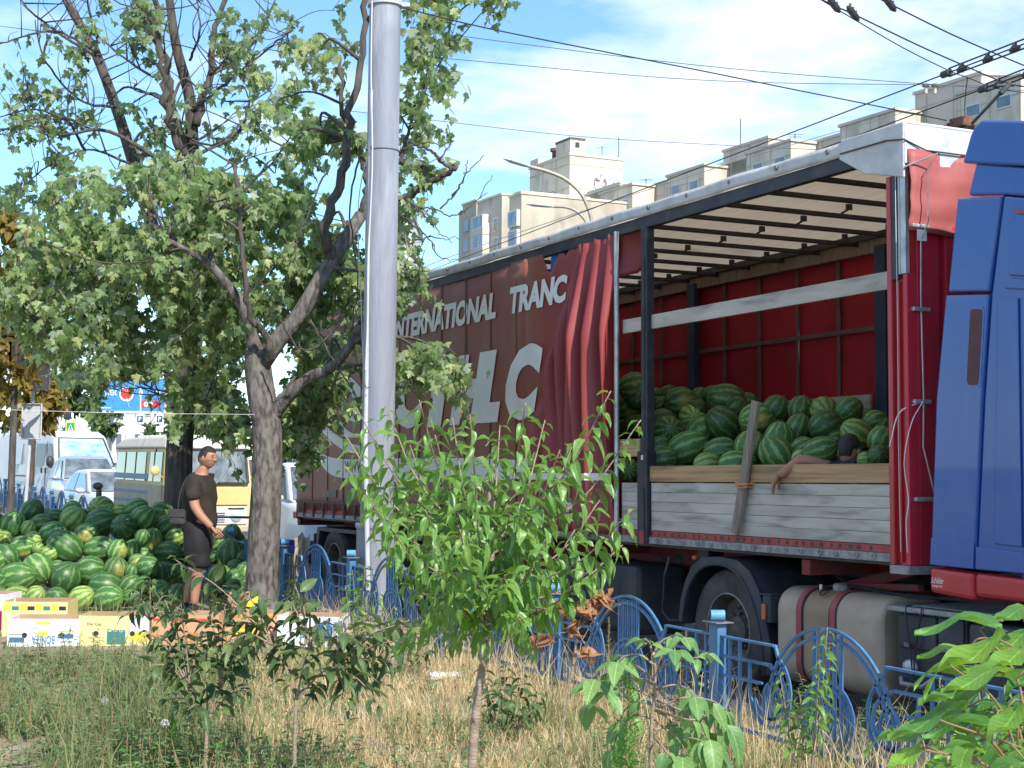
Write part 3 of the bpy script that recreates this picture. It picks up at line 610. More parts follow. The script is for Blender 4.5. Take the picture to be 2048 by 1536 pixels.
sp=tp('sliding_post',MB().bx(-3.36,-3.262,-.02,.06,1.62,3.88).bx(-3.33,-3.29,-.03,-.018,1.9,3.6),'black',bevel=.006)
tp('post_bracket',MB().bx(-3.405,-3.245,-.034,.07,1.13,1.92).bx(-3.37,-3.28,-.045,-.03,1.2,1.6),'black',sp,bevel=.01)
tp('post_lock',MB().bx(-3.345,-3.275,-.05,-.03,1.12,1.235),'rail_red',sp,bevel=.006)
tp('post_label',MB().bx(-3.33,-3.30,-.0375,-.0345,1.845,1.885),'white_print',sp)
lp_=MB().bar((-1.628,-.035,2.274),(-1.904,-.045,1.254),.085,.032,up=(0,1,0)); tp('leaning_plank',lp_,'wood_grey',bevel=.004)
tp('plank_tie',MB().tube([(-1.86,-.06,1.65),(-1.80,-.068,1.635),(-1.73,-.06,1.64),(-1.72,.0,1.645),(-1.87,.0,1.65)],.012,5,closed=True).tube([(-1.86,-.06,1.625),(-1.80,-.068,1.61),(-1.73,-.06,1.62),(-1.72,.0,1.62),(-1.87,.0,1.62)],.009,5,closed=True),'orange_string')
# curtain
def cy(x,z):
    y=.012*math.sin(x*2.1+z)*.5
    e=-4.62-.44*min(1.7,max(0,3.8-z)); k=max(0,min(1,(x-e)/.22)); k=k*k*(3-2*k)
    f=math.sin((x+5.2)*(25+1.5*(z-1.2))+.6*math.sin(z*1.3)+(3.9-z)*.5+1.4*math.sin(x*2.6)); f=math.copysign(abs(f)**.75,f)
    f2=math.sin((x+5.2)*6.4+1.1+.4*math.sin(z*.9))
    amp=.085+.03*math.sin(z*1.9+x)
    k*=.30+.70*min(1,max(0,(3.9-z)/.9))
    return y-k*(.09+amp*f+.055*f2+.022*math.sin(x*41+z*2.5))
def ctop(x):
    if x<-5.25: return 3.90
    t=(x+5.25)/1.47
    return 3.90-.20*math.exp(-((t-.10)/.09)**2)-.035*abs(math.sin(t*17))*(1 if t>.3 else 0)-.05*math.exp(-((t-.30)/.07)**2)
def tarpmat():
    m=mat('brown_red_tarp',(.23,.056,.030),(.285,.075,.040),scale=.9,rough=.5,bump=.12,bscale=90,dirt=(.26,.13,.09),dscale=1.3,damt=.55,stretch=(2.2,2.2,.35))
    t=m.node_tree; N=t.nodes; L=t.links; b=N['Principled BSDF']; src=b.inputs['Base Color'].links[0].from_socket
    tc=N.new('ShaderNodeTexCoord'); s=N.new('ShaderNodeSeparateXYZ'); L.new(tc.outputs['Object'],s.inputs[0])
    mr=N.new('ShaderNodeMapRange'); mr.interpolation_type='SMOOTHSTEP'; L.new(s.outputs[0],mr.inputs[0]); mr.inputs[1].default_value=-5.6; mr.inputs[2].default_value=-5.0
    x=N.new('ShaderNodeMix'); x.data_type='RGBA'; L.new(mr.outputs[0],x.inputs[0]); L.new(src,x.inputs[6]); x.inputs[7].default_value=(.26,.036,.034,1); L.new(x.outputs[2],b.inputs['Base Color'])
    return m
MT['tarp']=tarpmat(); MT['seam']=mat('tarp_seam',(.12,.035,.03),rough=.6)
c=MB().grid(lambda u,v:(-12.98+7.4*u,cy(-12.98+7.4*u,1.2+2.7*v),1.2+2.7*v),60,12)
k0=len(c.v)
c.grid(lambda u,v:(-5.58+1.8*u,cy(-5.58+1.8*u,1.19+(ctop(-5.58+1.8*u)-1.19)*v),1.19+(ctop(-5.58+1.8*u)-1.19)*v),150,44)
cur=tp('side_curtain',c,'tarp',smooth=180); cur.modifiers.new('s','SOLIDIFY').thickness=.006
tp('curtain_flap',MB().grid(lambda u,v:(-3.82+.30*u*(1-.6*v),-.02+.22*u+.05*math.sin(v*4),3.90-.42*v+.05*u),8,10),'tarp',smooth=180).modifiers.new('s','SOLIDIFY').thickness=.005
tp('curtain_lining',MB().grid(lambda u,v:(-5.18+.22*u,.03+.02*v,3.64+.25*v),4,4),mat('blue_lining',(.02,.12,.42),rough=.6))
for x in (-12.3,-11.65,-11,-10.35,-9.7,-9.05,-8.4,-8.06+.3,-7.1,-6.47,-5.85): tp('curtain_seam',MB().bx(x-.012,x+.012,cy(x,2)-.009,cy(x,2)-.003,1.22,3.88),'seam',cur)
tp('curtain_pole',MB().tube([(-3.765,-.03,1.19),(-3.765,-.03,2.5),(-3.765,-.03,3.90)],.024,10),'alu',smooth=50)
tp('bottom_hem',MB().bx(-12.98,-5.6,-.02,-.010,1.335,1.36),'strap',cur)
bk=MB().bx(-.02,.02,-.03,-.012,1.14,1.33).bx(-.03,.03,-.04,-.012,1.22,1.27).mesh('buckle_strap',MT['strap'])
for i in range(18): o=link('buckle_strap',bk,trailer,.004); o.location=(-12.6+i*.42,0,0)
tp('buckle',MB().bx(-5.62,-5.56,-.06,-.02,1.05,1.2),'chrome',bevel=.008)
for yv in range(1): pass
onc=lambda x,z:(x,cy(x,z)-.0065,z)
def letter(s,x0,x1,z0,z1,sh,bold=.025,m='white_print'): return lettering('lettering',s,(x1-x0)-sh*(z1-z0),z1-z0,MT[m],cur,lambda a,b:(x0+a,cy(x0+a,z0+b)-.012,z0+b),sh,bold)
letter('INTERNATIONAL',-9.28,-6.28,3.36,3.645,.2,.05); letter('TRAN',-6.02,-4.98,3.37,3.645,.2,.05); letter('C',-5.04,-4.72,3.37,3.64,.2,.05)
for s,a,b_ in (('C',-9.25,-8.15),('I',-8.14,-7.5),('H',-7.5,-6.46),('L',-6.74,-6.04),('C',-6.2,-5.2)):
    letter(s,a,b_,2.27,3.03,.32,.07)
def band(up,lo,name='swoosh',n=40):
    """flat print between two polylines sampled over x"""
    U=spline([(x,0,z) for x,z in up],n); Lw=spline([(x,0,z) for x,z in lo],n); mb=MB()
    mb.add([onc(p.x,p.z) for q in zip(U,Lw) for p in q],[(2*i,2*i+1,2*i+3,2*i+2) for i in range(n)]); return mb.build(name,MT['white_print'],cur,fixn=False)
band([(-12.35,2.2),(-11.9,2.02),(-11,1.93),(-9,1.92),(-7,1.90),(-5.6,1.86),(-5.5,1.85)],[(-12.35,2.2),(-12.0,1.93),(-11.3,1.70),(-9,1.64),(-7,1.65),(-5.6,1.68),(-5.5,1.68)])
band([(-5.5,1.74),(-4.6,1.73),(-3.83,1.73)],[(-5.5,1.675),(-4.6,1.665),(-3.83,1.665)],n=80)
for pts in (([(-12.3,2.62),(-11.6,2.35),(-10.6,2.12),(-9.4,2.05)],[(-12.3,2.62),(-11.9,2.32),(-10.8,2.02),(-9.4,1.99)]),
    ([(-12.1,2.85),(-11.5,2.62),(-10.9,2.33),(-10.4,2.22)],[(-12.1,2.85),(-11.7,2.5),(-11.1,2.25),(-10.4,2.2)]),
    ([(-11.6,2.98),(-11.2,2.86),(-10.8,2.6),(-10.55,2.42)],[(-11.6,2.98),(-11.3,2.72),(-11.0,2.5),(-10.55,2.4)]),
    ([(-10.9,3.05),(-10.6,2.95),(-10.2,2.75),(-9.9,2.5)],[(-10.9,3.05),(-10.75,2.8),(-10.4,2.6),(-9.9,2.48)])): band(*pts,name='emblem_ray',n=14)
lettering('web_lettering','WWW.',.75,.16,MT['brown_print'],cur,lambda a,b:(-10.95+a,cy(-10.95+a,1.75+b)-.009,1.75+b),.1,.02)
tp('number_plate_patch',MB().bx(-11.75,-11.25,-.016,-.012,1.42,1.52),'wood_grey',cur)
lab=MB(); n=10
lab.add([(-4.86+.42*i/n,cy(-4.86+.42*i/n,1.4)-.012,1.37+.09*j) for i in range(n+1) for j in (0,1)],[(2*i,2*i+2,2*i+3,2*i+1) for i in range(n)]); lab=lab.build('warning_label',MT['white_print'],cur)
lettering('label_lettering','MULTI',.36,.055,MT['ink_red'],lab,lambda a,b:(-4.83+a,cy(-4.83+a,1.4)-.0145,1.387+b),0,.02)
# under-body
tp('landing_leg',MB().bx(-2.97,-2.80,.30,.46,.30,1.09).bx(-2.95,-2.82,.32,.44,.12,.3).bx(-3.03,-2.74,.26,.50,.08,.12),'black',bevel=.008)
lettering('leg_marking','ZS 12',.09,.12,MT['plate'],trailer,lambda a,b:(-2.93+a,.297,.62+b),0,.01)
tp('crank_handle',MB().tube([(-3.12,.12,1.02),(-3.14,.08,.85),(-3.2,.1,.55),(-3.12,.12,.48),(-3.0,.25,.48)],.013,6),'black')
tp('work_lamp',MB().ell((-2.72,.12,1.03),(.04,.03,.025),10,6),'amber')
tp('tool_box',MB().bx(-4.35,-3.62,.08,.62,.30,.92),'dark',bevel=.06)
tp('tool_box',MB().bx(-5.3,-4.45,.10,.62,.34,.92),'dark',bevel=.03)
def wheel(parent,x,y,z,r=.5,w=.32,name='wheel',deep=.13):
    Mx=Matrix.Translation((x,y,z))@Matrix.Rotation(-PI/2,4,'X')
    wl=MB().lathe([(.30,.0),(.36,-.018),(.43,-.02),(.475,-.005),(.495,.025),(.5,.06),(.5,w-.06),(.49,w),(.43,w+.02),(.30,w)],40,Mx).build(name,MT['rubber'],parent,smooth=35)
    gr=MB()
    for i in range(5): rr=.5005; gr.lathe([(rr,.06+i*.045),(rr+.0005,.064+i*.045),(rr,.068+i*.045)],40,Mx)
    MB().lathe([(.303,.0),(.297,.012),(.285,.03),(.275,.06),(.27,deep),(.15,deep+.03),(.13,deep),(.115,deep-.05),(.06,deep-.06),(.0,deep-.06)],36,Mx).build('rim',MT['rim'],wl,smooth=35)
    MB().tube([Mx@Vector((.30*math.cos(t*PI/18),.30*math.sin(t*PI/18),-.002)) for t in range(36)],.008,6,closed=True).build('rim_flange',MT['galv'],wl,smooth=60)
    hm=MB(); 
    for i in range(10):
        t=i*PI/5; hm.lathe([(.032,0),(.032,.006),(0,.006)],10,Mx@Matrix.Translation((.205*math.cos(t),.205*math.sin(t),deep+.012)))
    hm.build('hand_hole',MT['black'],wl)
    nm=MB()
    for i in range(10):
        t=i*PI/5+.3; nm.lathe([(0,-.03),(.014,-.03),(.014,0)],6,Mx@Matrix.Translation((.135*math.cos(t),.135*math.sin(t),deep)))
    nm.build('wheel_nut',MT['rim'],wl); return wl
for x in (-8.9,-10.2,-11.5): wheel(trailer,x,.06,.5)
tp('rear_bumper',MB().bx(-13.1,-12.98,.05,2.45,1.0,1.2).bx(-13.05,-12.9,.1,2.4,.5,.62),'chassis',bevel=.01)
tp('tail_lamp',MB().bx(-13.06,-12.90,-.03,.06,1.10,1.20),'tail_red',bevel=.012)
tp('mudguard',MB().prism([(-12.3,.6),(-12.2,1.0),(-8.2,1.0),(-8.1,.6),(-8.2,.6),(-8.3,.95),(-12.1,.95),(-12.2,.6)],.05,.5),'black')
tp('mud_flap',MB().bx(-12.5,-12.47,.1,.55,.25,.9),'dark')
# ------------------------------------------------------------------ tractor unit
tractor=empty('truck_tractor',(0,0,0),0,'blue and red truck cab coupled to the open trailer, right side towards the fence','truck',M=TM)
def kp(name,mb,m,par=None,smooth=None,bevel=0): return mb.build(name,MT[m],par or tractor,smooth,bevel)
cabm=kp('cab',MB().prism([(.95,1.0),(2.5,1.0),(2.6,1.9),(2.35,3.35),(.95,3.45)],.05,2.42),'cab_blue',bevel=.05)
kp('roof_fairing',pr([(.59,3.703),(.66,3.86),(.70,3.915),(.77,3.945),(1.12,3.865),(1.6,3.72),(2.2,3.45),(1.115,3.586)],-.004,2.48),'cab_blue',bevel=.016)
kp('upper_side_panel',pr([(.69,3.694),(1.115,3.580),(2.2,3.34),(2.2,3.15),(.935,3.440),(.612,3.490)],.018,2.45),'cab_blue',bevel=.018)
kp('side_fairing',pr([(.544,3.482),(.930,3.432),(.810,2.850),(.445,2.889)],-.006,.06),'cab_blue',bevel=.014)
f=kp('side_fairing',pr([(.422,2.872),(.808,2.836),(.736,2.178),(.644,1.119),(.247,1.127),(.32,2.197)],-.006,.06),'cab_blue',bevel=.014)
kp('fairing_crease',pr([(.262,1.305),(.654,1.285),(.642,1.122),(.25,1.13)],-.012,-.004),'cab_blue',f,bevel=.006)
kp('slot_lens',pr([(.607,2.30),(.625,2.277),(.70,2.274),(.714,2.295),(.757,2.725),(.745,2.748),(.662,2.757),(.647,2.735)],-.011,-.004),'slot',f,bevel=.004)
kp('slot_frame',pr([(.592,2.27),(.614,2.26),(.71,2.257),(.728,2.28),(.772,2.735),(.757,2.762),(.654,2.772),(.634,2.75)],-.0085,-.004),'cab_blue',f)
s_=kp('cab_side',pr([(.938,3.432),(2.2,3.14),(2.5,1.1),(.655,1.117),(.745,2.178),(.822,2.84)],.003,.07),'cab_blue',bevel=.014)
kp('raised_panel',pr([(1.0,3.255),(1.06,3.30),(2.1,3.07),(2.2,2.72),(.985,2.93)],-.016,.004),'cab_blue',s_,bevel=.012)
kp('raised_panel',pr([(.955,2.92),(2.2,2.71),(2.2,2.66),(.945,2.855)],-.010,.004),'cab_blue',s_,bevel=.008)
kp('trim_strip',pr([(1.05,3.325),(2.1,3.09),(2.1,3.075),(1.05,3.308)],-.024,-.015),'salmon',s_)
kp('raised_panel',pr([(.885,2.80),(1.055,2.785),(1.052,1.275),(.82,1.285)],-.010,.004),'cab_blue',s_,bevel=.010)
kp('raised_panel',pr([(1.08,2.785),(2.2,2.62),(2.4,1.21),(1.078,1.272)],-.012,.004),'cab_blue',s_,bevel=.010)
kp('raised_panel',pr([(.665,1.265),(2.4,1.18),(2.4,1.105),(.66,1.12)],-.014,.004),'cab_blue',s_,bevel=.012)
def redbox(x0,x1): return pr([(x0,1.112-.03*(x0-.25)),(x0,.95),(x1,.925),(x1,1.108-.03*(x1-.25))],-.012,.12)
r1=kp('red_skirt',redbox(.244,.642),'cab_red',bevel=.028); kp('red_skirt',redbox(.652,2.4),'cab_red',bevel=.028)
lettering('skirt_lettering','Schilder',.115,.04,MT['white_print'],r1,lambda a,b:(.262+a,-.0145,1.012+b),.25,.01); lettering('skirt_lettering','benjamin',.10,.022,MT['white_print'],r1,lambda a,b:(.268+a,-.0145,.984+b),.1,.008)
kp('cab_back_wall',MB().bx(.86,.95,.08,2.42,1.1,3.6),'dark'); kp('windscreen',pr([(2.612,1.95),(2.37,3.25),(2.38,3.26),(2.622,1.96)],.2,2.27),'glass')
for y in (.75,1.6): kp('frame_rail',MB().bx(-3.2,2.5,y,y+.09,.60,.86),'black',bevel=.008)
kp('fifth_wheel',MB().lathe([(0,0),(.45,0),(.48,-.04),(.40,-.1),(0,-.1)],24,Matrix.Translation((-1.6,1.25,.97))),'black',smooth=40)
kp('coupling_arm',MB().bar((-1.25,.45,.86),(-.55,.55,1.03),.05,.08).bar((-1.1,.35,.90),(-.3,.4,.93),.05).bar((-.9,.6,.87),(.3,.7,.86),.06),'chassis',bevel=.006)
kp('air_line',MB().tube(spline([(.85,.9,1.9),(.4,.9,1.05),(.1,.85,.95),(-.3,.9,1.15),(-.1,1,1.4)],20),.014,6).tube(spline([(-1.3,.3,.88),(-.8,.25,.91),(-.2,.22,.885),(.3,.2,.9)],14),.012,6),'black',smooth=60)
wheel(tractor,-2.2,.09,.47,name='drive_wheel'); wheel(tractor,-2.2,.45,.47,name='drive_wheel'); wheel(tractor,1.75,.06,.5,name='front_wheel',deep=.05)
FO=[(-2.80,.50),(-2.77,.68),(-2.70,.84),(-2.60,.97),(-2.44,1.05),(-2.2,1.065),(-1.95,1.05),(-1.78,.97),(-1.66,.82),(-1.58,.62),(-1.53,.38),(-1.52,.20)]
FI=[(-1.60,.20),(-1.63,.40),(-1.68,.60),(-1.76,.76),(-1.88,.90),(-2.02,.975),(-2.2,1.0),(-2.4,.975),(-2.54,.90),(-2.64,.79),(-2.70,.66),(-2.74,.50)]
fe=MB().prism(FO+FI,.0,.03); 
n=len(FO)
fe.add([(x,y,z) for x,z in FO for y in (.03,.66)]+[(x,y,z-.02 if i<9 else z) for i,(x,z) in enumerate(FO) for y in (.03,.66)],[(2*i,2*i+1,2*i+3,2*i+2) for i in range(n-1)]+[(2*n+2*i,2*n+2*i+2,2*n+2*i+3,2*n+2*i+1) for i in range(n-1)])
wg=kp('wheel_fender',fe,'dark',bevel=.008)
kp('fender_lip',MB().tube([(p.x+.004,-.004,p.z) for p in spline([(a,0,b) for a,b in FI],30)],.010,6),'dark',wg,smooth=60)
kp('marker_bracket',MB().bx(-1.60,-1.50,-.01,.2,.60,.80).bx(-1.72,-1.50,.0,.4,.80,.815),'dark',bevel=.008)
kp('side_marker',MB().bx(-1.59,-1.55,-.03,-.008,.62,.74),'amber',bevel=.008)
def rsec(y0,y1,z0,z1,r,n=7):
    out=[]
    for cy_,cz,a0 in ((y1-r,z1-r,0),(y0+r,z1-r,PI/2),(y0+r,z0+r,PI),(y1-r,z0+r,1.5*PI)):
        out+=[(cy_+r*math.cos(a0+PI/2*i/n),cz+r*math.sin(a0+PI/2*i/n)) for i in range(n+1)]
    return out
sec=rsec(.03,.62,.17,.875,.17)
tk=kp('fuel_tank',MB().prism(sec,-1.17,-.86,'x'),'tank',smooth=30)
kp('tank_shell',MB().prism(rsec(.026,.624,.166,.879,.17),-1.47,-1.17,'x'),'tank_end',tk,smooth=30,bevel=.025); kp('tank_shell',MB().prism(rsec(.026,.624,.166,.879,.17),-.86,-.28,'x'),'tank_end',tk,smooth=30,bevel=.03)
for x in (-1.19,-.80): kp('tank_strap',MB().prism(rsec(.016,.634,.156,.889,.175),x-.03,x+.03,'x'),'strapred',tk,smooth=30)
for x in (-1.19,-.80): kp('strap_edge',MB().prism(rsec(.02,.63,.16,.885,.175),x+.03,x+.04,'x'),'black',tk,smooth=30)
kp('filler_cap',MB().lathe([(.0,.055),(.05,.055),(.065,.04),(.065,0)],16,Matrix.Translation((-.98,.25,.87))),'galv',tk,smooth=40); kp('breather',MB().lathe([(0,.04),(.014,.04),(.014,0)],8,Matrix.Translation((-1.12,.17,.87))),'chrome',tk)
kp('cap_chain',MB().tube(spline([(-1.03,.2,.88),(-1.02,.1,.87),(-.98,.06,.845),(-.93,.1,.875)],12),.006,5),'black',tk)
bx_=kp('battery_box',MB().bx(-.16,.50,.06,.6,.20,.80),'dark',bevel=.015)
kp('box_lid',MB().bx(-.20,.16,.0,.62,.80,.835).bx(.17,.72,.0,.62,.80,.835),'galv',bx_,bevel=.008); kp('box_door',MB().bx(-.12,.24,.035,.06,.56,.785),'dark',bx_,bevel=.02); kp('box_door',MB().bx(.26,.49,.035,.06,.56,.785),'dark',bx_,bevel=.02)
for x in (-.02,.33): kp('box_latch',MB().bx(x-.03,x+.03,.02,.036,.57,.60),'plate',bx_,bevel=.005)
kp('box_cord',MB().tube([(.0,.005,.845),(.0,-.004,.80),(.02,.02,.5),(.03,.03,.36)],.006,5).tube([(.15,.005,.845),(.15,-.004,.80),(.05,.02,.5),(.04,.03,.36)],.006,5).tube([(.0,.3,.845),(.0,.005,.845)],.006,5),'black',bx_)
kp('tread_plate',MB().bx(.0,1.1,.05,.62,.842,.850),'plate',bx_); kp('lower_step',MB().bx(-.1,1.1,.02,.5,.22,.28),'dark',bx_,bevel=.02); kp('air_bottle',MB().ell((-.02,.05,.44),(.07,.04,.05),10,6),'alu',bx_,smooth=180)
kp('step_handle',MB().tube([(-.1,.04,.36),(-.05,.0,.33),(.15,.0,.33),(.2,.04,.38)],.016,6),'galv',bx_)
kp('side_step',MB().bx(.55,1.15,.02,.62,.20,.78),'dark',bevel=.03)
# ------------------------------------------------------------------ watermelons
def melon_mesh(seed,kx):
    mb=MB(); n,m=28,16
    for i in range(m+1):
        ph=PI*i/m
        for j in range(n):
            t=2*PI*j/n; p=Vector((math.cos(ph)*kx,math.sin(ph)*math.cos(t),math.sin(ph)*math.sin(t)))
            k=1+.035*mnoise.noise(p*1.6+Vector((seed,0,0)))+.006*math.cos(t*9)*math.sin(ph); 
            if i in(0,m): k*=.985
            mb.v.append(tuple(p*k*.14))
    for i in range(m):
        for j in range(n): mb.f.append((i*n+j,(i+1)*n+j,(i+1)*n+(j+1)%n,i*n+(j+1)%n))
    return mb
MEL={}
for t in 'dslp':
    for k,kx in (('r',1.04),('o',1.16),('l',1.3)): MEL[t+k]=melon_mesh(ord(t)*3+ord(k),kx).mesh('watermelon',MT['melon_'+t],180)
TN={'d':'dark green','s':'striped green','l':'pale green','p':'yellow-patched green'}
ORD=['first','second','third','fourth','fifth','sixth','seventh','eighth','ninth','tenth','eleventh','twelfth','thirteenth','fourteenth']
STEM={k:MB().tube([(.14*kx-.004,0,0),(.14*kx+.006,.002,.001),(.14*kx+.016,.006,.003)],[.009,.005,.004],6).mesh('stem',MT['twig'],60) for k,kx in (('r',1.04),('o',1.16),('l',1.3))}
def rr_stem(l): return not l.startswith('shaded')
def add_melon(p,r,t,ax,label,grp,shape=None,base=None):
    sh=shape or rnd.choice('rroo'); me=MEL[t+sh]; o=link('watermelon',me)
    if ax=='c': M=Matrix.Rotation(R(-90+rnd.uniform(-25,25)),3,'Z')@Matrix.Rotation(R(rnd.uniform(-20,25)),3,'Y')@Matrix.Rotation(rnd.uniform(0,6),3,'X')
    else:
        M=Matrix.Rotation(R(-ax),3,'Y')@Matrix.Rotation(R(rnd.uniform(-18,18)),3,'Z')
        M=M@Matrix.Rotation(rnd.uniform(-.5,.5) if t=='p' else rnd.uniform(0,6.2),3,'X')
    if base is not None: M=base@M
    kx={'r':1.02,'o':1.08,'l':1.16}[sh]
    o.matrix_world=Matrix.Translation(p)@M.to_4x4()@Matrix.Scale(r/.14/kx*1.04,4)
    if rr_stem(label): link('stem',STEM[sh],o)
    return tag(o,label,'watermelon',grp)
K=3.938
PILE=[ # rows from the top of the heap: (x,y,r,type,axis[,shape]) measured in the photograph
 [(255,130,95,'d',60),(435,172,66,'d',0),(565,115,72,'p',30),(800,112,102,'l','c'),(862,128,58,'p',60),(940,128,62,'l',10),(1072,112,90,'s',30),(1270,135,88,'p',0),(1392,185,58,'l',60)],
 [(105,232,102,'s',70),(330,228,86,'d',10),(575,198,104,'l',50),(785,212,110,'d',20),(975,258,102,'d','c'),(1130,190,102,'s',50),(1300,262,100,'s',40)],
 [(30,345,66,'l',10),(225,262,62,'l',60),(415,312,106,'s',30),(680,322,100,'p',40),(1118,335,62,'d',70),(1385,335,74,'l',20)],
 [(178,412,98,'p',10),(262,352,66,'l',0),(515,412,136,'d',-30,'o'),(785,428,116,'s',8,'l'),(925,440,84,'p',70),(1042,430,74,'s',80),(1188,372,100,'p',78,'l'),(1325,452,100,'d',5,'l')],
 [(50,485,98,'d',-50),(300,425,52,'l','c'),(392,462,66,'l',30),(450,560,52,'s',0),(710,592,112,'d',10),(912,586,96,'p',75),(1080,528,66,'p',20),(1035,602,60,'d',70),(1165,566,88,'d',20)],
 [(130,652,136,'s',12,'l'),(300,580,120,'s',-50),(520,652,122,'d',60),(835,725,124,'d',-15,'o'),(1020,715,88,'s',50),(1130,702,66,'d',20),(1280,625,112,'d',5,'l'),(1405,600,62,'d',40)],
 [(128,812,102,'l',2,'l'),(282,792,78,'l',40),(445,812,86,'d',5),(640,812,100,'l',30),(858,822,112,'s',12,'o'),(1030,802,66,'d',10),(1250,765,92,'s',40),(1390,785,82,'s',70)],
]
RIGHT=[[(1822,312,78,'s',70),(1735,392,76,'l',10),(1930,400,52,'d',0)],[(1812,462,112,'s',85),(1690,485,58,'d',30),(1920,495,66,'d',40)],[(1728,640,92,'l',70),(1850,565,64,'d',10),(1932,612,80,'s',80),(1990,590,70,'d',30)],[(1690,745,70,'d',10),(1850,655,74,'d',30),(1850,742,84,'d',0),(1965,705,72,'s',20)]]
WORD=['top','second','third','fourth','fifth','sixth','bottom']
def pile_d(py,px): return 15.75+(1215-py)/200*2.3+(.45 if px>300 else 0)
fill=[]
for name,rows,wd in (('ground pile',PILE,WORD),('trunk-side heap',RIGHT,['top','second','third','bottom'])):
    for ri,row in enumerate(rows):
        row=sorted(row,key=lambda q:q[0])
        for ci,q in enumerate(row):
            x,y,r,t,ax=q[:5]; px,py=x/K,990+y/K; d=pile_d(py,px)+rnd.uniform(-.05,.05); p=at(px,py,d); rr=r/K*d/3000
            p.z=max(p.z,gz(p.x,p.y)+rr*.9)
            sz='large ' if r>108 else 'small ' if r<68 else ''
            if ci==0: pos='leftmost in the %s row of the %s'%(wd[ri],name)
            elif ci==len(row)-1: pos='rightmost in the %s row of the %s'%(wd[ri],name)
            else: pos='%s from left in the %s row of the %s'%(ORD[ci],wd[ri],name)
            add_melon(p,rr,t,ax,'%s%s watermelon, %s'%(sz,TN[t],pos),'watermelons heaped on the ground',q[5] if len(q)>5 else None)
            if ri<len(rows)-1: fill.append((p,rr,pos))
for p,rr,pos in fill:
    q=p+Vector((rnd.uniform(-.1,.1),.24+rnd.uniform(0,.08),-.10)); 
    if q.z<gz(q.x,q.y)+.1: q.z=gz(q.x,q.y)+.12
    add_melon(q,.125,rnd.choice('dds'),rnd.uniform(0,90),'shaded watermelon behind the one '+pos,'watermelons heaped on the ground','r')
for (x,y,r,t),wd in zip(((-45,520,110,'s'),(-60,690,120,'d'),(-35,800,90,'s'),(-70,350,100,'l'),(-50,230,95,'d')),('middle','lower middle','bottom','upper middle','top')):
    px,py=x/K,990+y/K; d=pile_d(py,px); add_melon(at(px,py,d),r/K*d/3000,t,20,'watermelon cut off by the left picture edge, in the %s row'%wd,'watermelons heaped on the ground')
K2=3.657
LOAD=[('front row of the truck load',.24,[(350,655,98,'s',10),(675,690,92,'l',5),(880,690,108,'s',5,'o'),(985,670,50,'d',0),(1175,612,126,'s',-60),(1360,645,66,'l',30),(1500,592,114,'s',20,'l'),(1830,655,56,'l',0),(1930,635,88,'d','c')]),
 ('second row of the truck load',.50,[(330,562,78,'d',20),(530,566,132,'s',25,'l'),(770,588,108,'s',15,'l'),(990,562,116,'s',70),(1200,500,112,'s',80),(1370,572,84,'s',30),(1945,515,98,'s',60)]),
 ('third row of the truck load',.82,[(345,370,90,'d',20),(390,452,112,'s','c'),(640,455,114,'s',40),(790,392,124,'d',-40,'o'),(1030,352,112,'p',10),(1340,422,96,'s',70),(1540,412,118,'d',30),(1625,505,66,'d',0),(1770,465,112,'l',-30)]),
 ('fourth row of the truck load',1.15,[(330,262,72,'d',30),(480,232,112,'p',10),(570,350,104,'l','c'),(605,290,74,'d',20),(815,212,124,'s',-5,'l'),(890,275,84,'d',40),(1170,292,104,'s',60),(1360,285,92,'s',80),(1530,295,100,'l','c'),(1715,292,96,'d',40),(1900,372,82,'s',20),(1955,430,76,'d',60)]),
 ('back row of the truck load',1.6,[(300,192,64,'d',20),(390,185,74,'d',40),(620,205,76,'s',60),(720,180,72,'d',10),(970,225,64,'d',10),(1255,300,60,'d',0),(1850,345,66,'s',0)]),
 ('bay behind the black post',1.0,[(140,122,108,'s',10,'o'),(100,265,96,'p',30),(40,330,70,'d',0),(165,215,76,'d',40),(60,430,74,'d',20),(150,400,80,'s',20)])]
fill=[]; T3=TM.to_3x3()
for name,yl,row in LOAD:
    row=sorted(row,key=lambda q:q[0])
    for ci,q in enumerate(row):
        x,y,r,t,ax=q[:5]; l=tloc(1230+x/K2,740+y/K2,yl+rnd.uniform(-.04,.04)); w=TM@l; rr=r/K2*w.y/3000*1.02
        pos=('leftmost in the ' if ci==0 else 'rightmost in the ' if ci==len(row)-1 else ORD[ci]+' from left in the ')+name
        add_melon(w,rr,t,ax,'%s%s watermelon, %s'%('large ' if r>110 else 'small ' if r<68 else '',TN[t],pos),'watermelons loaded in the trailer',q[5] if len(q)>5 else None); fill.append((l,rr,pos))
add_melon(TM@tloc(1230+98/K2,740+732/K2,.2),.105,'s','c','striped green watermelon below the short wooden stub left of the black post','watermelons loaded in the trailer','r')
for l,rr,pos in fill:
    q=l+Vector((rnd.uniform(-.08,.08),.2,-.12)); q.z=max(q.z,1.31)
    if q.x>-.25: q.x=-.25
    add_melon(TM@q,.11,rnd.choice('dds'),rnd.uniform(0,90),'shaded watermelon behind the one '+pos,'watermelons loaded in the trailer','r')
for i in range(12):
    q=Vector((-3.05+i*.25,.22+.03*(i%3),1.50+.04*(i%2)))
    add_melon(TM@q,.115,rnd.choice('dss'),rnd.uniform(0,90),'watermelon showing in the slot under the wooden beam, %s from the left'%ORD[i],'watermelons loaded in the trailer','r')
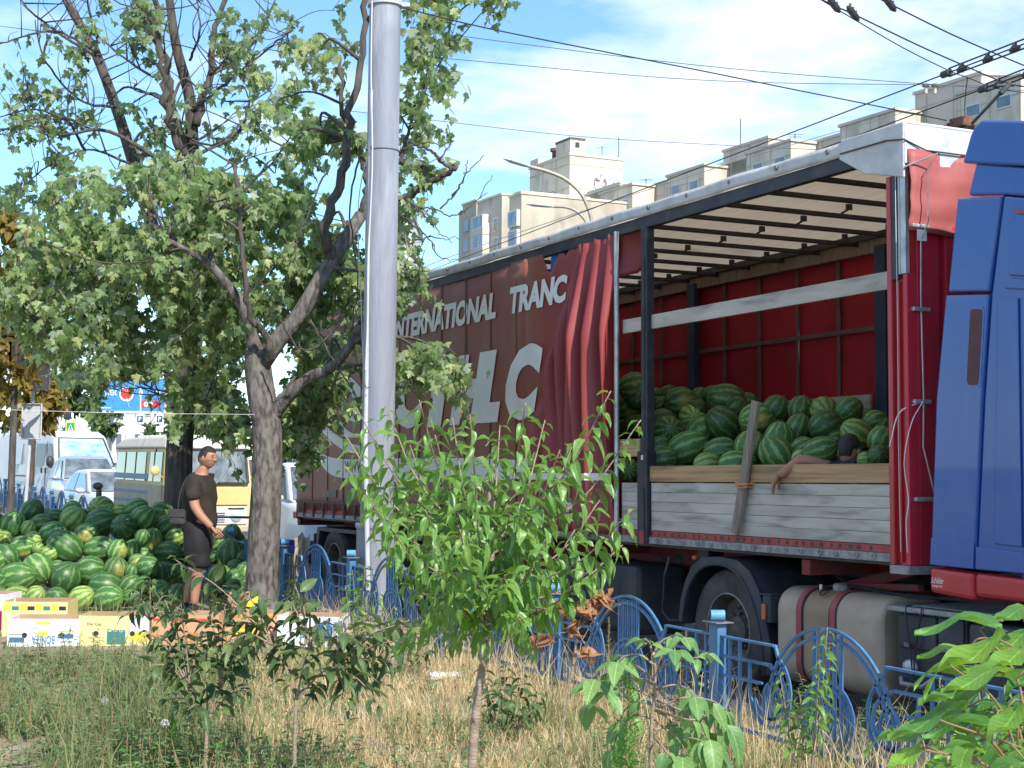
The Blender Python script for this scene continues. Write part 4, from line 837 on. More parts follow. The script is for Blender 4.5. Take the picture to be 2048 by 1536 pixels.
# ------------------------------------------------------------------ cardboard boxes
def carton(px,pyb,Y,w,d,h,rz,front,label,side='card',prints=None,z=None,flaps=False):
    p=at(px,pyb,Y); p.z=gz(p.x,p.y)+.0 if z is None else z
    r=empty('cardboard_box',tuple(p),R(rz),label,'cardboard box','open fruit cartons on the grass')
    t=.006
    fr=MB().bx(-w/2,w/2,-d/2,-d/2+t,0,h).build('side_panel',MT[front],r); MB().bx(-w/2,w/2,d/2-t,d/2,0,h*1.0).build('side_panel',MT['card'],r)
    MB().bx(-w/2,-w/2+t,-d/2+t,d/2-t,0,h).build('end_panel',MT[front if side is None else side],r); MB().bx(w/2-t,w/2,-d/2+t,d/2-t,0,h).build('end_panel',MT[front if side is None else side],r)
    MB().bx(-w/2+t,w/2-t,-d/2+t,d/2-t,.002,.01).build('bottom_panel',MT['card'],r)
    MB().bx(-w/2+t,w/2-t,-d/2+t,-d/2+2*t,.01,h-.001).build('inner_panel',MT['card'],r)
    for x in (-w/2+.05,w/2-.05): MB().lathe([(0,0),(.022,0),(.022,.002),(0,.002)],14,Matrix.Translation((x*.62,-d/2-.002,h*.42))@Matrix.Rotation(PI/2,4,'X')).build('hand_hole',MT['ink_black'],fr)
    def pl(name,x0,x1,z0,z1,m): MB().bx(-w/2+x0*w,-w/2+x1*w,-d/2-.0022,-d/2-.0005,z0*h,z1*h).build(name,MT[m],fr)
    def tx(s,x0,x1,z0,z1,m,flip=False,bold=.015):
        W_,H_=(x1-x0)*w,(z1-z0)*h
        if flip: fn=lambda a,b:(-w/2+x0*w+W_-a,-d/2-.0034,z0*h+H_-b)
        else: fn=lambda a,b:(-w/2+x0*w+a,-d/2-.0034,z0*h+b)
        lettering('lettering',s,W_,H_,MT[m],fr,fn,0,bold)
    if prints: prints(pl,tx)
    return r
def oval(pl_parent): pass
def pb(pl,tx):
    tx('BONITA',.34,.66,.10,.40,'ink_blue',True,.01); pl('stripe',.03,.24,.16,.34,'ink_blue'); pl('stripe',.03,.24,.37,.40,'ink_yellow'); pl('stripe',.03,.24,.44,.46,'ink_black')
    pl('stripe',.70,.92,.30,.46,'ink_blue'); pl('stripe',.70,.92,.49,.52,'ink_yellow'); pl('stripe',.70,.92,.56,.58,'ink_black'); pl('emblem',.40,.60,.80,.90,'ink_yellow'); pl('emblem',.42,.56,.42,.56,'ink_yellow')
    tx('PREMIUM BANANAS',.33,.66,.60,.66,'ink_pale',True,.0); tx('00011E',.72,.92,.76,.88,'ink_pale',True,.0); tx('Bonita',.05,.22,.74,.82,'ink_pale',True,0)
carton(96,1297,13.05,.60,.40,.235,5,'card_white','white banana carton with upside-down blue BONITA lettering',None,pb)
def p2(pl,tx):
    for i in range(8): pl('stripe',.03+i*.12,.135+i*.12,.76,.92-.05*(i%2),'ink_green' if i%4==1 else 'ink_black' if i%4==3 else 'ink_yellow')
carton(80,1262,13.75,.58,.40,.31,3,'card_yellow','tall yellow-edged carton standing behind the white banana carton',None,p2)
def p3(pl,tx): pl('stripe',.55,1,.1,.6,'ink_pink'); 
carton(-28,1270,13.9,.50,.38,.36,-6,'card_white','white and magenta carton cut off by the left picture edge',None,p3)
def p4(pl,tx):
    pl('white_patch',.72,.995,.50,.99,'card_white'); pl('emblem',.40,.66,.06,.46,'ink_green'); tx('Del Cap',.12,.32,.66,.78,'ink_black',False,0); tx('Cabana',.40,.66,.46,.58,'ink_blue'); pl('stripe',.72,.995,.18,.46,'ink_yellow')
carton(238,1296,13.1,.60,.40,.255,2,'card_yellow','pale yellow carton with dark blue emblem, second in the front row',None,p4)
def p5(pl,tx): pl('stripe',.02,.98,.80,.88,'ink_red'); tx('OS',.52,.70,.12,.46,'ink_orange')
carton(381,1296,13.15,.58,.40,.27,-2,'card_orange','tan carton with red top stripe and orange letters',None,p5)
def p6(pl,tx): pl('stripe',.2,.6,.3,.5,'ink_yellow'); pl('stripe',.02,.98,.86,.92,'ink_orange')
carton(505,1290,13.4,.54,.40,.26,3,'card_orange','tan carton with yellow patch between the red-striped and the black-striped cartons',None,p6)
def p7(pl,tx):
    for i in range(7): pl('stripe',.42+i*.075,.45+i*.075,.05,.98,'ink_black' if i%2 else 'ink_pale')
    tx('AIN',.30,.46,.60,.80,'ink_blue'); tx('P',.36,.44,.22,.42,'ink_blue')
b7=carton(628,1290,13.2,.56,.40,.26,-5,'card_white','white carton with black stripes and blue oval emblem by the fence',None,p7)
MB().lathe([(0,0),(.075,0),(.075,.002),(0,.002)],22,Matrix.Translation((.13,-.2025,.14))@Matrix.Rotation(PI/2,4,'X')).build('oval_emblem',MT['ink_blue'],b7)
MB().tube(spline([(.12,-.206,.20),(.145,-.206,.17),(.15,-.206,.13),(.13,-.206,.09)],8),[.01,.018,.02,.02,.02,.02,.018,.012,.006],5,flat=.1).build('emblem_stroke',MT['ink_yellow'],b7)
# bags, cloth, litter
def cloth(name,px,py,Y,w,h,dep,m,label,cat,sag=.25,seed=0,grp=None):
    p=at(px,py,Y); g=MB().grid(lambda u,v:(w*(u-.5)*(1-.35*v+.1*math.sin(v*5+seed)),dep*math.sin(PI*u)*.5*(1+.4*math.sin(u*13+seed+v*3))+.03*math.sin(v*11+u*7),h*(.5-v)+sag*h*.25*math.sin(u*9+seed)*(1-v)),22,16)
    o=g.build(name,MT[m],smooth=180); o.location=p; o.modifiers.new('s','SOLIDIFY').thickness=.012; return tag(o,label,cat,grp)
cloth('plastic_bag',572,1106,16.3,.20,.26,.12,'bluebag','blue plastic bag hanging over the fence right of the front trunk','bag',seed=1)
cloth('plastic_bag',575,1160,16.2,.27,.46,.14,'yellowbag','yellow plastic bag hanging on the fence below the blue one','bag',seed=2)
def heap(name,px,py,Y,w,d,h,m,label,cat,seed):
    p=at(px,py,Y); p.z=gz(p.x,p.y)
    g=MB().grid(lambda u,v:(w*(u-.5),d*(v-.5),h*(math.sin(PI*u)*math.sin(PI*v))**.6*(.75+.5*mnoise.noise(Vector((u*4+seed,v*4,seed))))),22,16); o=g.build(name,MT[m],smooth=180); o.location=p; return tag(o,label,cat)
heap('plastic_bag',506,1236,14.6,.42,.3,.22,'bluebag','crumpled blue plastic bag lying on the ground behind the cartons','bag',3)
heap('plastic_bag',512,1222,15.0,.30,.25,.30,'yellowbag','crumpled yellow plastic bag on top of the blue bag on the ground','bag',5).location.x+=.02
heap('rubber_mat',400,1228,15.5,.55,.5,.03,'dark','dark flat mat on the ground under the standing man','mat',8)
cloth('jacket',603,1120,15.55,.17,.50,.16,'greycloth','grey-brown cloth jacket draped over the fence arch beside the bags','jacket',seed=4)
o=cloth('cardboard_piece',478,1205,15.2,.22,.20,.04,'card','torn brown cardboard piece standing among the watermelons by the man','cardboard',seed=6)
heap('concrete_lump',655,1235,14.2,.55,.35,.16,'concrete','grey broken concrete lump beside the fence behind the striped carton','concrete',9)
heap('paper_litter',855,1345,11.4,.16,.1,.08,'litter_red','crumpled red and white packet lying on the dry grass','litter',2)
bt=empty('plastic_bottle',tuple(at(895,1362,11.0)),R(8),'crushed clear plastic bottle lying on the dry grass','bottle'); bt.location.z=gz(bt.location.x,bt.location.y)+.04
MB().tube([(-.13,0,0),(-.10,0,0),(-.05,0,.004),(.0,0,-.004),(.06,0,.004),(.10,0,0)],[.034,.038,.032,.037,.034,.02],12).build('body',MT['bottle'],bt,smooth=60); MB().tube([(.10,0,0),(.13,0,0)],.015,10).build('cap',MT['ink_blue'],bt)
# ------------------------------------------------------------------ people
def skin_mesh(V,E,root,sub=2):
    me=bpy.data.meshes.new('sk'); me.from_pydata([v[:3] for v in V],E,[]); o=bpy.data.objects.new('sk',me); COL.objects.link(o)
    o.modifiers.new('s','SKIN').use_smooth_shade=True; o.modifiers.new('u','SUBSURF').levels=sub
    for i,v in enumerate(V):
        s=me.skin_vertices[0].data[i]; r=v[3]; s.radius=(r,v[4] if len(v)>4 else r); s.use_root=(i==root)
    dg=bpy.context.evaluated_depsgraph_get(); m2=bpy.data.meshes.new_from_object(o.evaluated_get(dg))
    n=len(m2.vertices); a=np.empty(n*3,'f'); m2.vertices.foreach_get('co',a); fs=[tuple(p.vertices) for p in m2.polygons]
    bpy.data.objects.remove(o); bpy.data.meshes.remove(me); bpy.data.meshes.remove(m2); return [tuple(x) for x in a.reshape(-1,3)],fs
def chain(mb,pts,sub=2,M=None):
    v,f=skin_mesh(pts,[(i,i+1) for i in range(len(pts)-1)],0,sub); mb.add(v,f,M)
def head_into(mb,M):
    """head: x forward, z up, centre at origin, ~0.23 tall"""
    vs=[];n,m=36,30
    for i in range(m+1):
        ph=PI*i/m
        for j in range(n):
            t=2*PI*j/n; x,y,z=math.sin(ph)*math.cos(t),math.sin(ph)*math.sin(t),math.cos(ph)
            X,Y,Z=.098*x,.076*y,.118*z
            if z<0:
                q=min(1,max(0,(x+.6)/.9)); Y*=1-.26*z*z*q; X*=1-.05*z*z
            f=max(0,x)**3
            def bump(cy,cz,ry,rz): return math.exp(-((y-cy)/ry)**2-((z-cz)/rz)**2)
            q=min(1,max(0,(x-.05)/.45)); q=q*q*(3-2*q)
            X+=q*(.022*bump(0,-.20,.13,.11)+.012*bump(0,-.0,.11,.24)+.007*bump(0,-.50,.30,.07)+.010*bump(0,-.76,.32,.14)+.005*bump(0,.20,.6,.09))
            X-=q*(.009*bump(.42,.05,.22,.11)+.009*bump(-.42,.05,.22,.11)+.003*bump(0,-.60,.28,.04))
            vs.append((X,Y,Z))
    fs=[(i*n+j,(i+1)*n+j,(i+1)*n+(j+1)%n,i*n+(j+1)%n) for i in range(m) for j in range(n)]
    mb.add(vs,fs,M)
    for s in (-1,1): mb.ell(M@Vector((-.008,s*.078,-.012)),(.022,.010,.034),10,8,M.to_3x3()@Matrix.Rotation(s*.25,3,'Z'))
def hair_mesh(M,name,par,front=.12):
    mb=MB(); n,m=28,12
    for i in range(m+1):
        for j in range(n):
            t=2*PI*j/n; lim=PI*(.33 if math.cos(t)>.35 else .50 if abs(math.sin(t))>.75 else .66 if math.cos(t)<-.4 else .52)
            ph=lim*i/m; k=1.055+.012*mnoise.noise(Vector((t*3,ph*9,2)))-(.05 if i==m else 0)
            mb.v.append(tuple(M@Vector((.100*k*math.sin(ph)*math.cos(t)-.002,.079*k*math.sin(ph)*math.sin(t),.118*k*math.cos(ph)))))
    mb.f=[(i*n+j,(i+1)*n+j,(i+1)*n+(j+1)%n,i*n+(j+1)%n) for i in range(m) for j in range(n)]
    return mb.build(name,MT['hair'],par,smooth=180)
def eyes(M,par):
    mb=MB(); br=MB()
    for s in (-1,1):
        mb.ell(M@Vector((.082,s*.031,.008)),(.006,.010,.005),8,6,M.to_3x3()); br.tube([M@Vector((.091,s*.014,.028)),M@Vector((.088,s*.034,.033)),M@Vector((.076,s*.05,.026))],.0035,5)
    mb.build('eyes',MT['hair'],par); br.build('eyebrows',MT['hair'],par)
def hand_into(mb,wr,dr,palmn,curl=.5,side=1,k=1.0):
    """wrist point, pointing direction, palm normal"""
    d=Vector(dr).normalized(); n=Vector(palmn); n=(n-d*n.dot(d)).normalized(); s=d.cross(n)*side; w=Vector(wr)
    chain(mb,[(*(w-d*.02),.026*k,.02*k),(*(w+d*.03*k),.034*k,.018*k),(*(w+d*.085*k),.038*k,.016*k)],2)
    for i,(o,L) in enumerate(((-.030,.070),(-.010,.080),(.011,.074),(.029,.058))):
        b=w+d*.075*k+s*o*k; a=curl*(.7+.12*i); pts=[(*(w+d*.05*k+s*o*.8*k),.009*k)]; p=b; dd=d
        pts.append((*p,.0095*k))
        for q in range(3):
            ang=a*(q+.6)*.55; v=(d*math.cos(ang)+n*math.sin(ang)); p=p+v*(L*k*(.45,.32,.23)[q]); pts.append((*p,(.0085,.008,.0065)[q]*k))
        chain(mb,pts,1)
    b=w+d*.02*k-s*.022*k; v=(d*.75-s*.55+n*.35).normalized(); v2=(d*.95-s*.15+n*.4).normalized()
    chain(mb,[(*b,.013*k),(*(b+v*.038*k),.0115*k),(*(b+v*.038*k+v2*.03*k),.0095*k),(*(b+v*.038*k+v2*.052*k),.0075*k)],1)
pm=at(395,1222,15.75); pm.z=gz(pm.x,pm.y)
man=empty('person',tuple(pm),R(-8),'person in dark olive T-shirt and black shorts walking beside the ground pile','person')
mb=MB()
Vb=[(-.005,0,.93,.11,.14),(.0,0,1.10,.10,.13),(-.005,0,1.28,.115,.16),(.0,0,1.42,.09,.12),(.03,0,1.50,.058),(.045,0,1.56,.055),
 (-.01,-.19,1.385,.07),(.03,-.245,1.13,.056),(.10,-.25,1.03,.048),(.22,-.225,.905,.034),
 (.0,.19,1.385,.07),(-.08,.24,1.14,.054),(-.06,.25,1.0,.046),(.0,.24,.87,.034),
 (.02,-.10,.86,.11),(.045,-.105,.50,.068),(.02,-.105,.36,.062),(.0,-.11,.09,.042),
 (-.03,.10,.86,.11),(-.06,.105,.50,.068),(-.12,.105,.34,.062),(-.16,.11,.09,.042)]
Eb=[(0,1),(1,2),(2,3),(3,4),(4,5),(2,6),(6,7),(7,8),(8,9),(2,10),(10,11),(11,12),(12,13),(0,14),(14,15),(15,16),(16,17),(0,18),(18,19),(19,20),(20,21)]
v,f=skin_mesh(Vb,Eb,0); mb.add(v,f)
HM=Matrix.Translation((.075,0,1.625))@Matrix.Rotation(R(6),4,'Y')@Matrix.Rotation(R(-14),4,'Z')
head_into(mb,HM); hand_into(mb,(.22,-.225,.905),(.60,.12,-.72),(.1,.9,-.2),.7,-1); hand_into(mb,(.0,.24,.87),(.3,-.1,-.9),(.1,-.9,-.2),.7,1)
for s,x in ((-.11,.0),(.11,-.16)): chain(mb,[(x-.06,s,.05,.04),(x,s,.06,.045),(x+.10,s,.04,.042,.03),(x+.18,s,.03,.032,.022)])
mb.build('body',MT['skin'],man,smooth=180); hair_mesh(HM,'hair',man); eyes(HM,man)
def garment(name,V,E,m,par,root=0,dis=None):
    v,f=skin_mesh(V,E,root); g=MB(); g.add(v,f); o=g.build(name,MT[m],par,smooth=180)
    if dis:
        for vv in o.data.vertices: vv.co+= vv.normal*(dis*mnoise.noise(vv.co*9))
    return o
garment('t_shirt',[(-.015,0,.80,.185,.205),(-.012,0,.94,.195,.21),(-.01,0,1.08,.18,.195),(-.01,0,1.28,.158,.205),(-.004,0,1.41,.095,.14),(-.012,-.195,1.395,.085),(.012,-.235,1.25,.078),(.024,-.25,1.175,.080),(0,.195,1.395,.085),(-.04,.23,1.25,.078),(-.065,.24,1.175,.080)],[(0,1),(1,2),(2,3),(3,4),(3,5),(5,6),(6,7),(3,8),(8,9),(9,10)],'tee',man,dis=.02)
garment('shorts',[(-.015,0,1.06,.16,.17),(-.015,0,.86,.185,.205),(.03,-.115,.70,.150),(.045,-.12,.54,.128),(.045,-.12,.47,.12),(-.04,.115,.70,.150),(-.055,.12,.54,.128),(-.07,.12,.47,.12)],[(0,1),(1,2),(2,3),(3,4),(1,5),(5,6),(6,7)],'shorts',man,dis=.025)
for s,x in ((-.11,.0),(.11,-.16)):
    sh=MB(); chain(sh,[(x-.075,s,.045,.046),(x,s,.06,.052),(x+.10,s,.045,.05,.036),(x+.19,s,.03,.038,.026)]); sh.bx(x-.11,x+.22,s-.045,s+.045,.0,.022); sh.build('shoe',MT['shorts'],man,smooth=60)
bg=empty('shoulder_bag',(0,0,0),0,'small dark grey shoulder bag hanging at the walking man\'s back','bag'); bg.location=pm; bg.rotation_euler=(0,0,R(-8))
b=MB().bx(-.215,-.045,-.33,-.245,.93,1.09); b.build('pouch',MT['bag'],bg,bevel=.03,bseg=3); MB().bx(-.22,-.04,-.338,-.324,1.01,1.095).build('flap',MT['bag'],bg,bevel=.012)
MB().tube(spline([(-.13,-.28,1.08),(-.135,-.215,1.25),(-.10,-.13,1.41),(-.03,-.02,1.475),(.06,.09,1.45),(.12,.15,1.34)],20),.011,5,flat=.5).build('strap',MT['bag'],bg,smooth=60)
# seated person in the trailer, in trailer axes (x forward, y inwards)
hc=tloc(1699,900,.30); hc2=hc.copy()
seat=empty('person',(0,0,0),0,'person in navy shirt sitting in the open trailer with one arm over the wooden beam','person',M=TM@Matrix.Translation((hc.x,hc.y,0)))
zh=hc.z; mb=MB()
sh=tloc(1640,932,.20)-Vector((hc.x,hc.y,0)); el=tloc(1600,922,.05)-Vector((hc.x,hc.y,0)); wr=tloc(1556,950,-.035)-Vector((hc.x,hc.y,0)); kn=tloc(1612,920,.03)-Vector((hc.x,hc.y,0))
Vb=[(.0,.10,zh-.72,.15,.13),(.0,.04,zh-.50,.14,.12),(.0,.0,zh-.24,.16,.12),(.0,0,zh-.13,.075),(.0,0,zh-.07,.056),
 (-.16,-.06,zh-.13,.060),(el.x+.05,-.18,el.z+.0,.048),(el.x,el.y-hc.y*0,el.z+.012,.043),(wr.x+.05,wr.y,wr.z+.01,.034),(wr.x,wr.y,wr.z,.028),
 (.16,.0,zh-.14,.062),(.26,.12,zh-.46,.048),(.18,.30,zh-.55,.036),
 (-.12,.28,1.32,.095),(-.16,.66,1.55,.068),(-.16,.78,1.26,.048),(.12,.28,1.32,.095),(.16,.66,1.55,.068),(.16,.78,1.26,.048)]
Eb=[(0,1),(1,2),(2,3),(3,4),(2,5),(5,6),(6,7),(7,8),(8,9),(2,10),(10,11),(11,12),(0,13),(13,14),(14,15),(0,16),(16,17),(17,18)]
v,f=skin_mesh(Vb,Eb,0); mb.add(v,f)
HM=Matrix.Translation((0,0,zh))@Matrix.Rotation(R(118),4,'Z')@Matrix.Rotation(R(8),4,'Y')
head_into(mb,HM); hand_into(mb,tuple(wr),(-.35,-.25,-.9),(.5,.4,-.2),.6,1,1.05); hand_into(mb,(.18,.30,zh-.55),(-.6,.5,-.3),(0,0,-1),.5,1)
mb.build('body',MT['skin'],seat,smooth=180); hair_mesh(HM,'hair',seat); eyes(HM,seat)
garment('shirt',[(.0,.10,zh-.70,.175,.15),(.0,.04,zh-.50,.165,.14),(.0,.0,zh-.24,.185,.14),(.0,0,zh-.145,.10),(-.16,-.06,zh-.13,.078),((el.x-.16)/2,-.13,(el.z+zh-.12)/2,.064),(.16,.0,zh-.14,.078),(.22,.07,zh-.36,.062)],[(0,1),(1,2),(2,3),(2,4),(4,5),(2,6),(6,7)],'navy',seat,dis=.02)
garment('trousers',[(0,.12,1.36,.14),(-.13,.30,1.33,.115),(-.17,.64,1.55,.085),(.13,.30,1.33,.115),(.17,.64,1.55,.085)],[(0,1),(1,2),(0,3),(3,4)],'shorts',seat)
# ------------------------------------------------------------------ tall grey pole by the fence
b0=at(750,1240,14.3); pg=gz(b0.x,b0.y); top=at(773,-140,14.3)
pole=empty('utility_pole',(b0.x,b0.y,pg),0,'thick grey painted steel pole behind the fence with pipe and cable strapped on','utility pole')
lean=(top.x-b0.x)/(top.z-pg); sh=Matrix(((1,0,lean,0),(0,1,0,0),(0,0,1,0),(0,0,0,1)))
zc=at(750,1045,14.3).z-pg
MB().lathe([(.158,zc-.02),(.157,3.0),(.150,6.6)],40,sh).build('shaft',MT['grey_pole'],pole,smooth=40)
MB().lathe([(.19,-.2),(.19,zc-.03)],40,sh).build('base_sleeve',MT['pole_base'],pole,smooth=40); MB().lathe([(.156,zc+.004),(.198,zc),(.205,zc-.02),(.198,zc-.05),(.18,zc-.052)],40,sh).build('collar',MT['grey_pole'],pole,smooth=50)
zb=at(770,300,14.3).z-pg; MB().lathe([(.158,zb-.012),(.166,zb-.01),(.166,zb+.01),(.158,zb+.012)],32,sh).build('clamp_band',MT['grey_pole'],pole); zb=at(770,8,14.3).z-pg; MB().lathe([(.155,zb-.03),(.172,zb-.028),(.172,zb+.028),(.155,zb+.03)],32,sh).bx(.15+lean*zb,.24+lean*zb,-.03,.03,zb-.03,zb+.01).build('clamp_band',MT['pipe_grey'],pole)
pl_=lambda px,py,dy=-.16: at(px,py,14.3+dy)-Vector((b0.x,b0.y,pg))
MB().tube([pl_(736,1180,-.22),pl_(734,1050,-.24),pl_(731,880,-.12),pl_(738,600,-.10),pl_(741,330,-.1),pl_(744,180,-.1)],.024,10).build('conduit_pipe',MT['pipe_grey'],pole,smooth=60)
MB().tube(spline([pl_(744,2),pl_(742,150),pl_(745,300),pl_(741,420),pl_(736,520),pl_(735,640),pl_(731,740)],30),.008,6).build('cable',MT['wire_white'],pole,smooth=60)
MB().tube(spline([pl_(741,300,-.2),pl_(725,350,-.3),pl_(716,420,-.3),pl_(718,520,-.3),pl_(722,600,-.3),pl_(728,760,-.3),pl_(740,775,-.2)],26),.005,5).build('loose_cable',MT['wire_thin'],pole,smooth=60)
# ------------------------------------------------------------------ overhead wires
def wire(pts,r,m,label,sagn=24,cat='overhead wire',grp=None,name='overhead_wire'):
    P=[at(*p) for p in pts]; o=MB().tube(spline(P,sagn) if len(P)>2 else P,r*.68,5).build(name,MT[m],smooth=60); return tag(o,label,cat,grp)
wire([(806,16,14.25),(1000,62,14.8),(1400,141,15.8),(1577,177,16.2),(1738,209,16.6),(1893,241,17)],.011,'wire','dark span wire from the grey pole clamp to the rusty overhead switch')
wire([(870,66,30),(1400,131,30),(1837,167,30),(2200,190,30)],.013,'wire_thin','thin grey wire under the span wire, upper of the two crossing the clouds')
wire([(870,115,32),(1400,160,32),(1870,170,32),(2200,176,32)],.013,'wire_thin','thin grey wire low across the clouds, meeting the apartment roof')
wire([(700,222,34),(870,241,34),(1160,273,34),(1460,291,34),(1700,302,34)],.012,'wire_thin','thin grey wire crossing the blue gap under the clouds')
wire([(-40,818,14.2),(250,826,14.9),(515,829,15.3)],.0036,'wire_white','thin pale cord stretched from the left edge to the front trunk')
wire([(780,560,25),(1000,478,26),(1450,330,28),(1850,212,30)],.010,'wire_thin','faint thin wire rising above the trailer roof towards the right roofs')
def rail(p,q,n=2): return [p,q]
def zline(px,py,z):
    d=ray(px,py); return CC+d*((z-CC.z)/d.z)
def contact(px1,py1,px2,py2,z,ext0,ext1,label):
    a=zline(px1,py1,z); b=zline(px2,py2,z); d=(b-a).normalized(); o=MB().tube([a-d*ext0,b+d*ext1],.007,6).build('contact_wire',MT['wire'],smooth=60); tag(o,label,'contact wire','trolleybus contact wires'); return a,d
a1,d1=contact(1885,150,1400,335,5.6,6,40,'upper trolleybus contact wire with long insulator string, running along the road')
a2,d2=contact(1960,180,1558,329,5.6,6,40,'lower trolleybus contact wire running along the road above the trailer')
def beads(a,d,L,n,label):
    r=empty('insulator_string',tuple(a),0,label,'insulator','insulators on the contact wires'); 
    MB().tube([(0,0,0),tuple(-d*.12)],.035,10).build('end_sleeve',MT['black'],r)
    for i in range(n):
        t=.3+(L-.3)*i/(n-1); c=-d*t; up=Vector((0,0,.045))
        MB().tube([c+d*.06-up*.4,c-up*.2,c-d*.06-up*.4],[.02,.04,.02],8).bar(c-up,c+up,.03).build('insulator',MT['black'],r)
    MB().tube([-d*.1+Vector((0,0,.04)),-d*L+Vector((0,0,.05))],.009,5).tube([-d*.1-Vector((0,0,.04)),-d*L-Vector((0,0,.045))],.009,5).build('tie_rod',MT['black'],r)
beads(a1,d1,2.6,7,'long string of black insulators on the upper contact wire'); beads(a2,d2,1.6,4,'short string of black insulators on the lower contact wire')
wire([(1600,-25,13),(1666,11,13.4),(1704,27,13.6),(1833,89,14.4),(1928,131,15),(2011,165,15.4),(2100,182,15.8)],.011,'wire','thick black wire with two clamps sloping down to the right corner')
wire([(1600,-25,13.05),(1675,19,13.5),(1805,95,14.3),(1900,142,14.9),(1935,155,15.1),(1995,177,15.4),(2100,192,16)],.008,'wire','thinner black wire just beneath the clamped wire, top right')
wire([(1700,-32,13),(1764,0,13.3),(1906,70,14.2),(2048,131,15),(2150,170,15.5)],.011,'wire','black wire crossing the top right corner with one dark sleeve')
for px,py,Y,l in ((1668,10,13.35,'upper black clamp on the thick wire near the top edge'),(1706,27,13.55,'lower black clamp with fins on the thick wire'),(1780,8,13.35,'dark sleeve on the top right wire')):
    p=at(px,py,Y); r=empty('wire_clamp',tuple(p),0,l,'wire clamp','clamps on the overhead wires'); a=Vector((.10,.12,-.055))
    MB().tube([-a*.7,-a*.4,a*.4,a*.7],[.012,.032,.032,.012],8).build('body',MT['black'],r)
    fm=MB()
    for i in (-1,0,1): fm.bar(Vector((0,0,-.01))+a*.35*i,Vector((0,0,.06))+a*.35*i,.02)
    fm.build('fin',MT['black'],r)
wire([(1935,156,15.1),(1930,200,16),(1930,240,17)],.008,'wire','thin drop wire from the thinner black wire to the rusty switch')
sw=at(1918,254,17); swr=empty('overhead_switch',tuple(sw),R(-64),'rusty trolley wire switch box hanging above the front of the trailer','wire switch')
MB().bx(-.08,.16,-.08,.08,-.02,.10).build('housing',MT['rust'],swr,bevel=.015); MB().bx(-.22,.3,-.05,.05,-.075,-.03).bx(.1,.45,-.02,.02,-.07,-.045).build('frame',MT['rust'],swr,bevel=.008); MB().tube([(-.22,-.06,.0),(-.1,-.06,.02)],[.03,.045],10).build('coil',MT['rust'],swr)
arm=empty('trolley_arm',tuple(at(1945,246,16.8)),0,'black slanted arm from the rusty switch up to the lower contact wire','bracket arm'); q=at(2010,176,14.5)-arm.location
MB().tube([(0,0,0),tuple(q)],.018,8).build('rod',MT['black'],arm,smooth=60); MB().bar(q-Vector((.05,.0,.06)),q+Vector((.05,0,.05)),.06,.05).bar(q+Vector((-.09,0,.02)),q+Vector((.1,0,.035)),.03).build('head_clamp',MT['black'],arm,bevel=.01)
# ------------------------------------------------------------------ street furniture at the left
def P_(px,py,Y): return at(px,py,Y)
sp=P_(48,1020,28); spg=gz(sp.x,sp.y); spole=empty('sign_post',(sp.x,sp.y,spg),0,'leaning grey post carrying two road signs seen from behind, left edge','road sign')
rel=lambda px,py,Y=28: P_(px,py,Y)-spole.location
MB().tube([rel(45,1100),rel(72,700)],.035,8).build('post',MT['pipe_grey'],spole,smooth=60)
def backsign(x0,y0,x1,y1,lean):
    a,b,c,d=rel(x0,y1,27.9),rel(x1-lean,y1,27.9),rel(x1,y0,27.9),rel(x0+lean,y0,27.9); t=Vector((0,-.03,0))
    return MB().add([a,b,c,d,a-t,b-t,c-t,d-t],[(0,1,2,3),(7,6,5,4),(0,4,5,1),(1,5,6,2),(2,6,7,3),(3,7,4,0)])
s1=backsign(38,702,102,779,3).build('sign_plate',MT['sign_back'],spole,bevel=.01); s2=backsign(44,808,84,878,2).build('sign_plate',MT['sign_back'],spole,bevel=.01)
for pa in (s1,s2):
    vs=[v.co.copy() for v in pa.data.vertices]; MB().tube([vs[0]-Vector((0,.02,0)),vs[1]-Vector((0,.02,0)),vs[2]-Vector((0,.02,0)),vs[3]-Vector((0,.02,0))],.02,5,closed=True).build('sign_rim',MT['pipe_grey'],pa)
bo=P_(197,1015,24); bol=empty('bollard',(bo.x,bo.y,0),0,'thin black bollard with rounded head between the parked white car and the bus','bollard'); h=P_(197,972,24).z
MB().tube([(0,0,0),(0,0,h-.05)],.045,10).build('post',MT['black'],bol,smooth=60); MB().ell((-.02,0,h),(.085,.07,.06),12,8).build('head',MT['black'],bol,smooth=180)
tl=P_(120,900,60); tlr=empty('street_lamp',(tl.x,tl.y,0),0,'curved pale lamp mast with traffic light and crossing sign, far left','street lamp'); rl=lambda px,py,Y=60:P_(px,py,Y)-tlr.location
MB().tube([rl(118,905),rl(119,700)],.09,8).build('mast',MT['lamp_head'],tlr); MB().tube(spline([rl(90,780),rl(112,780),rl(127,788),rl(132,806),rl(132,900)],20),.05,7).build('curved_pipe',MT['lamp_head'],tlr,smooth=60)
c=rl(135,828,59.8); MB().bx(c.x-.14,c.x+.14,c.y-.1,c.y+.1,c.z-.22,c.z+.22).build('traffic_light',MT['black'],tlr,bevel=.03); MB().ell(tuple(c+Vector((0,-.11,.13))),(.07,.03,.07),10,6).build('signal_lens',MT['amber'],tlr)
def board(c,w,h,m,par,name,y=-.02,t=.02): return MB().bx(c.x-w/2,c.x+w/2,c.y+y-t,c.y+y,c.z-h/2,c.z+h/2).build(name,MT[m],par)
c=rl(142,855,59.8); board(c,.40,.48,'lime',tlr,'sign_frame'); q=board(c,.31,.37,'sign_green',tlr,'crossing_sign',-.045,.01); k=c+Vector((0,-.06,0))
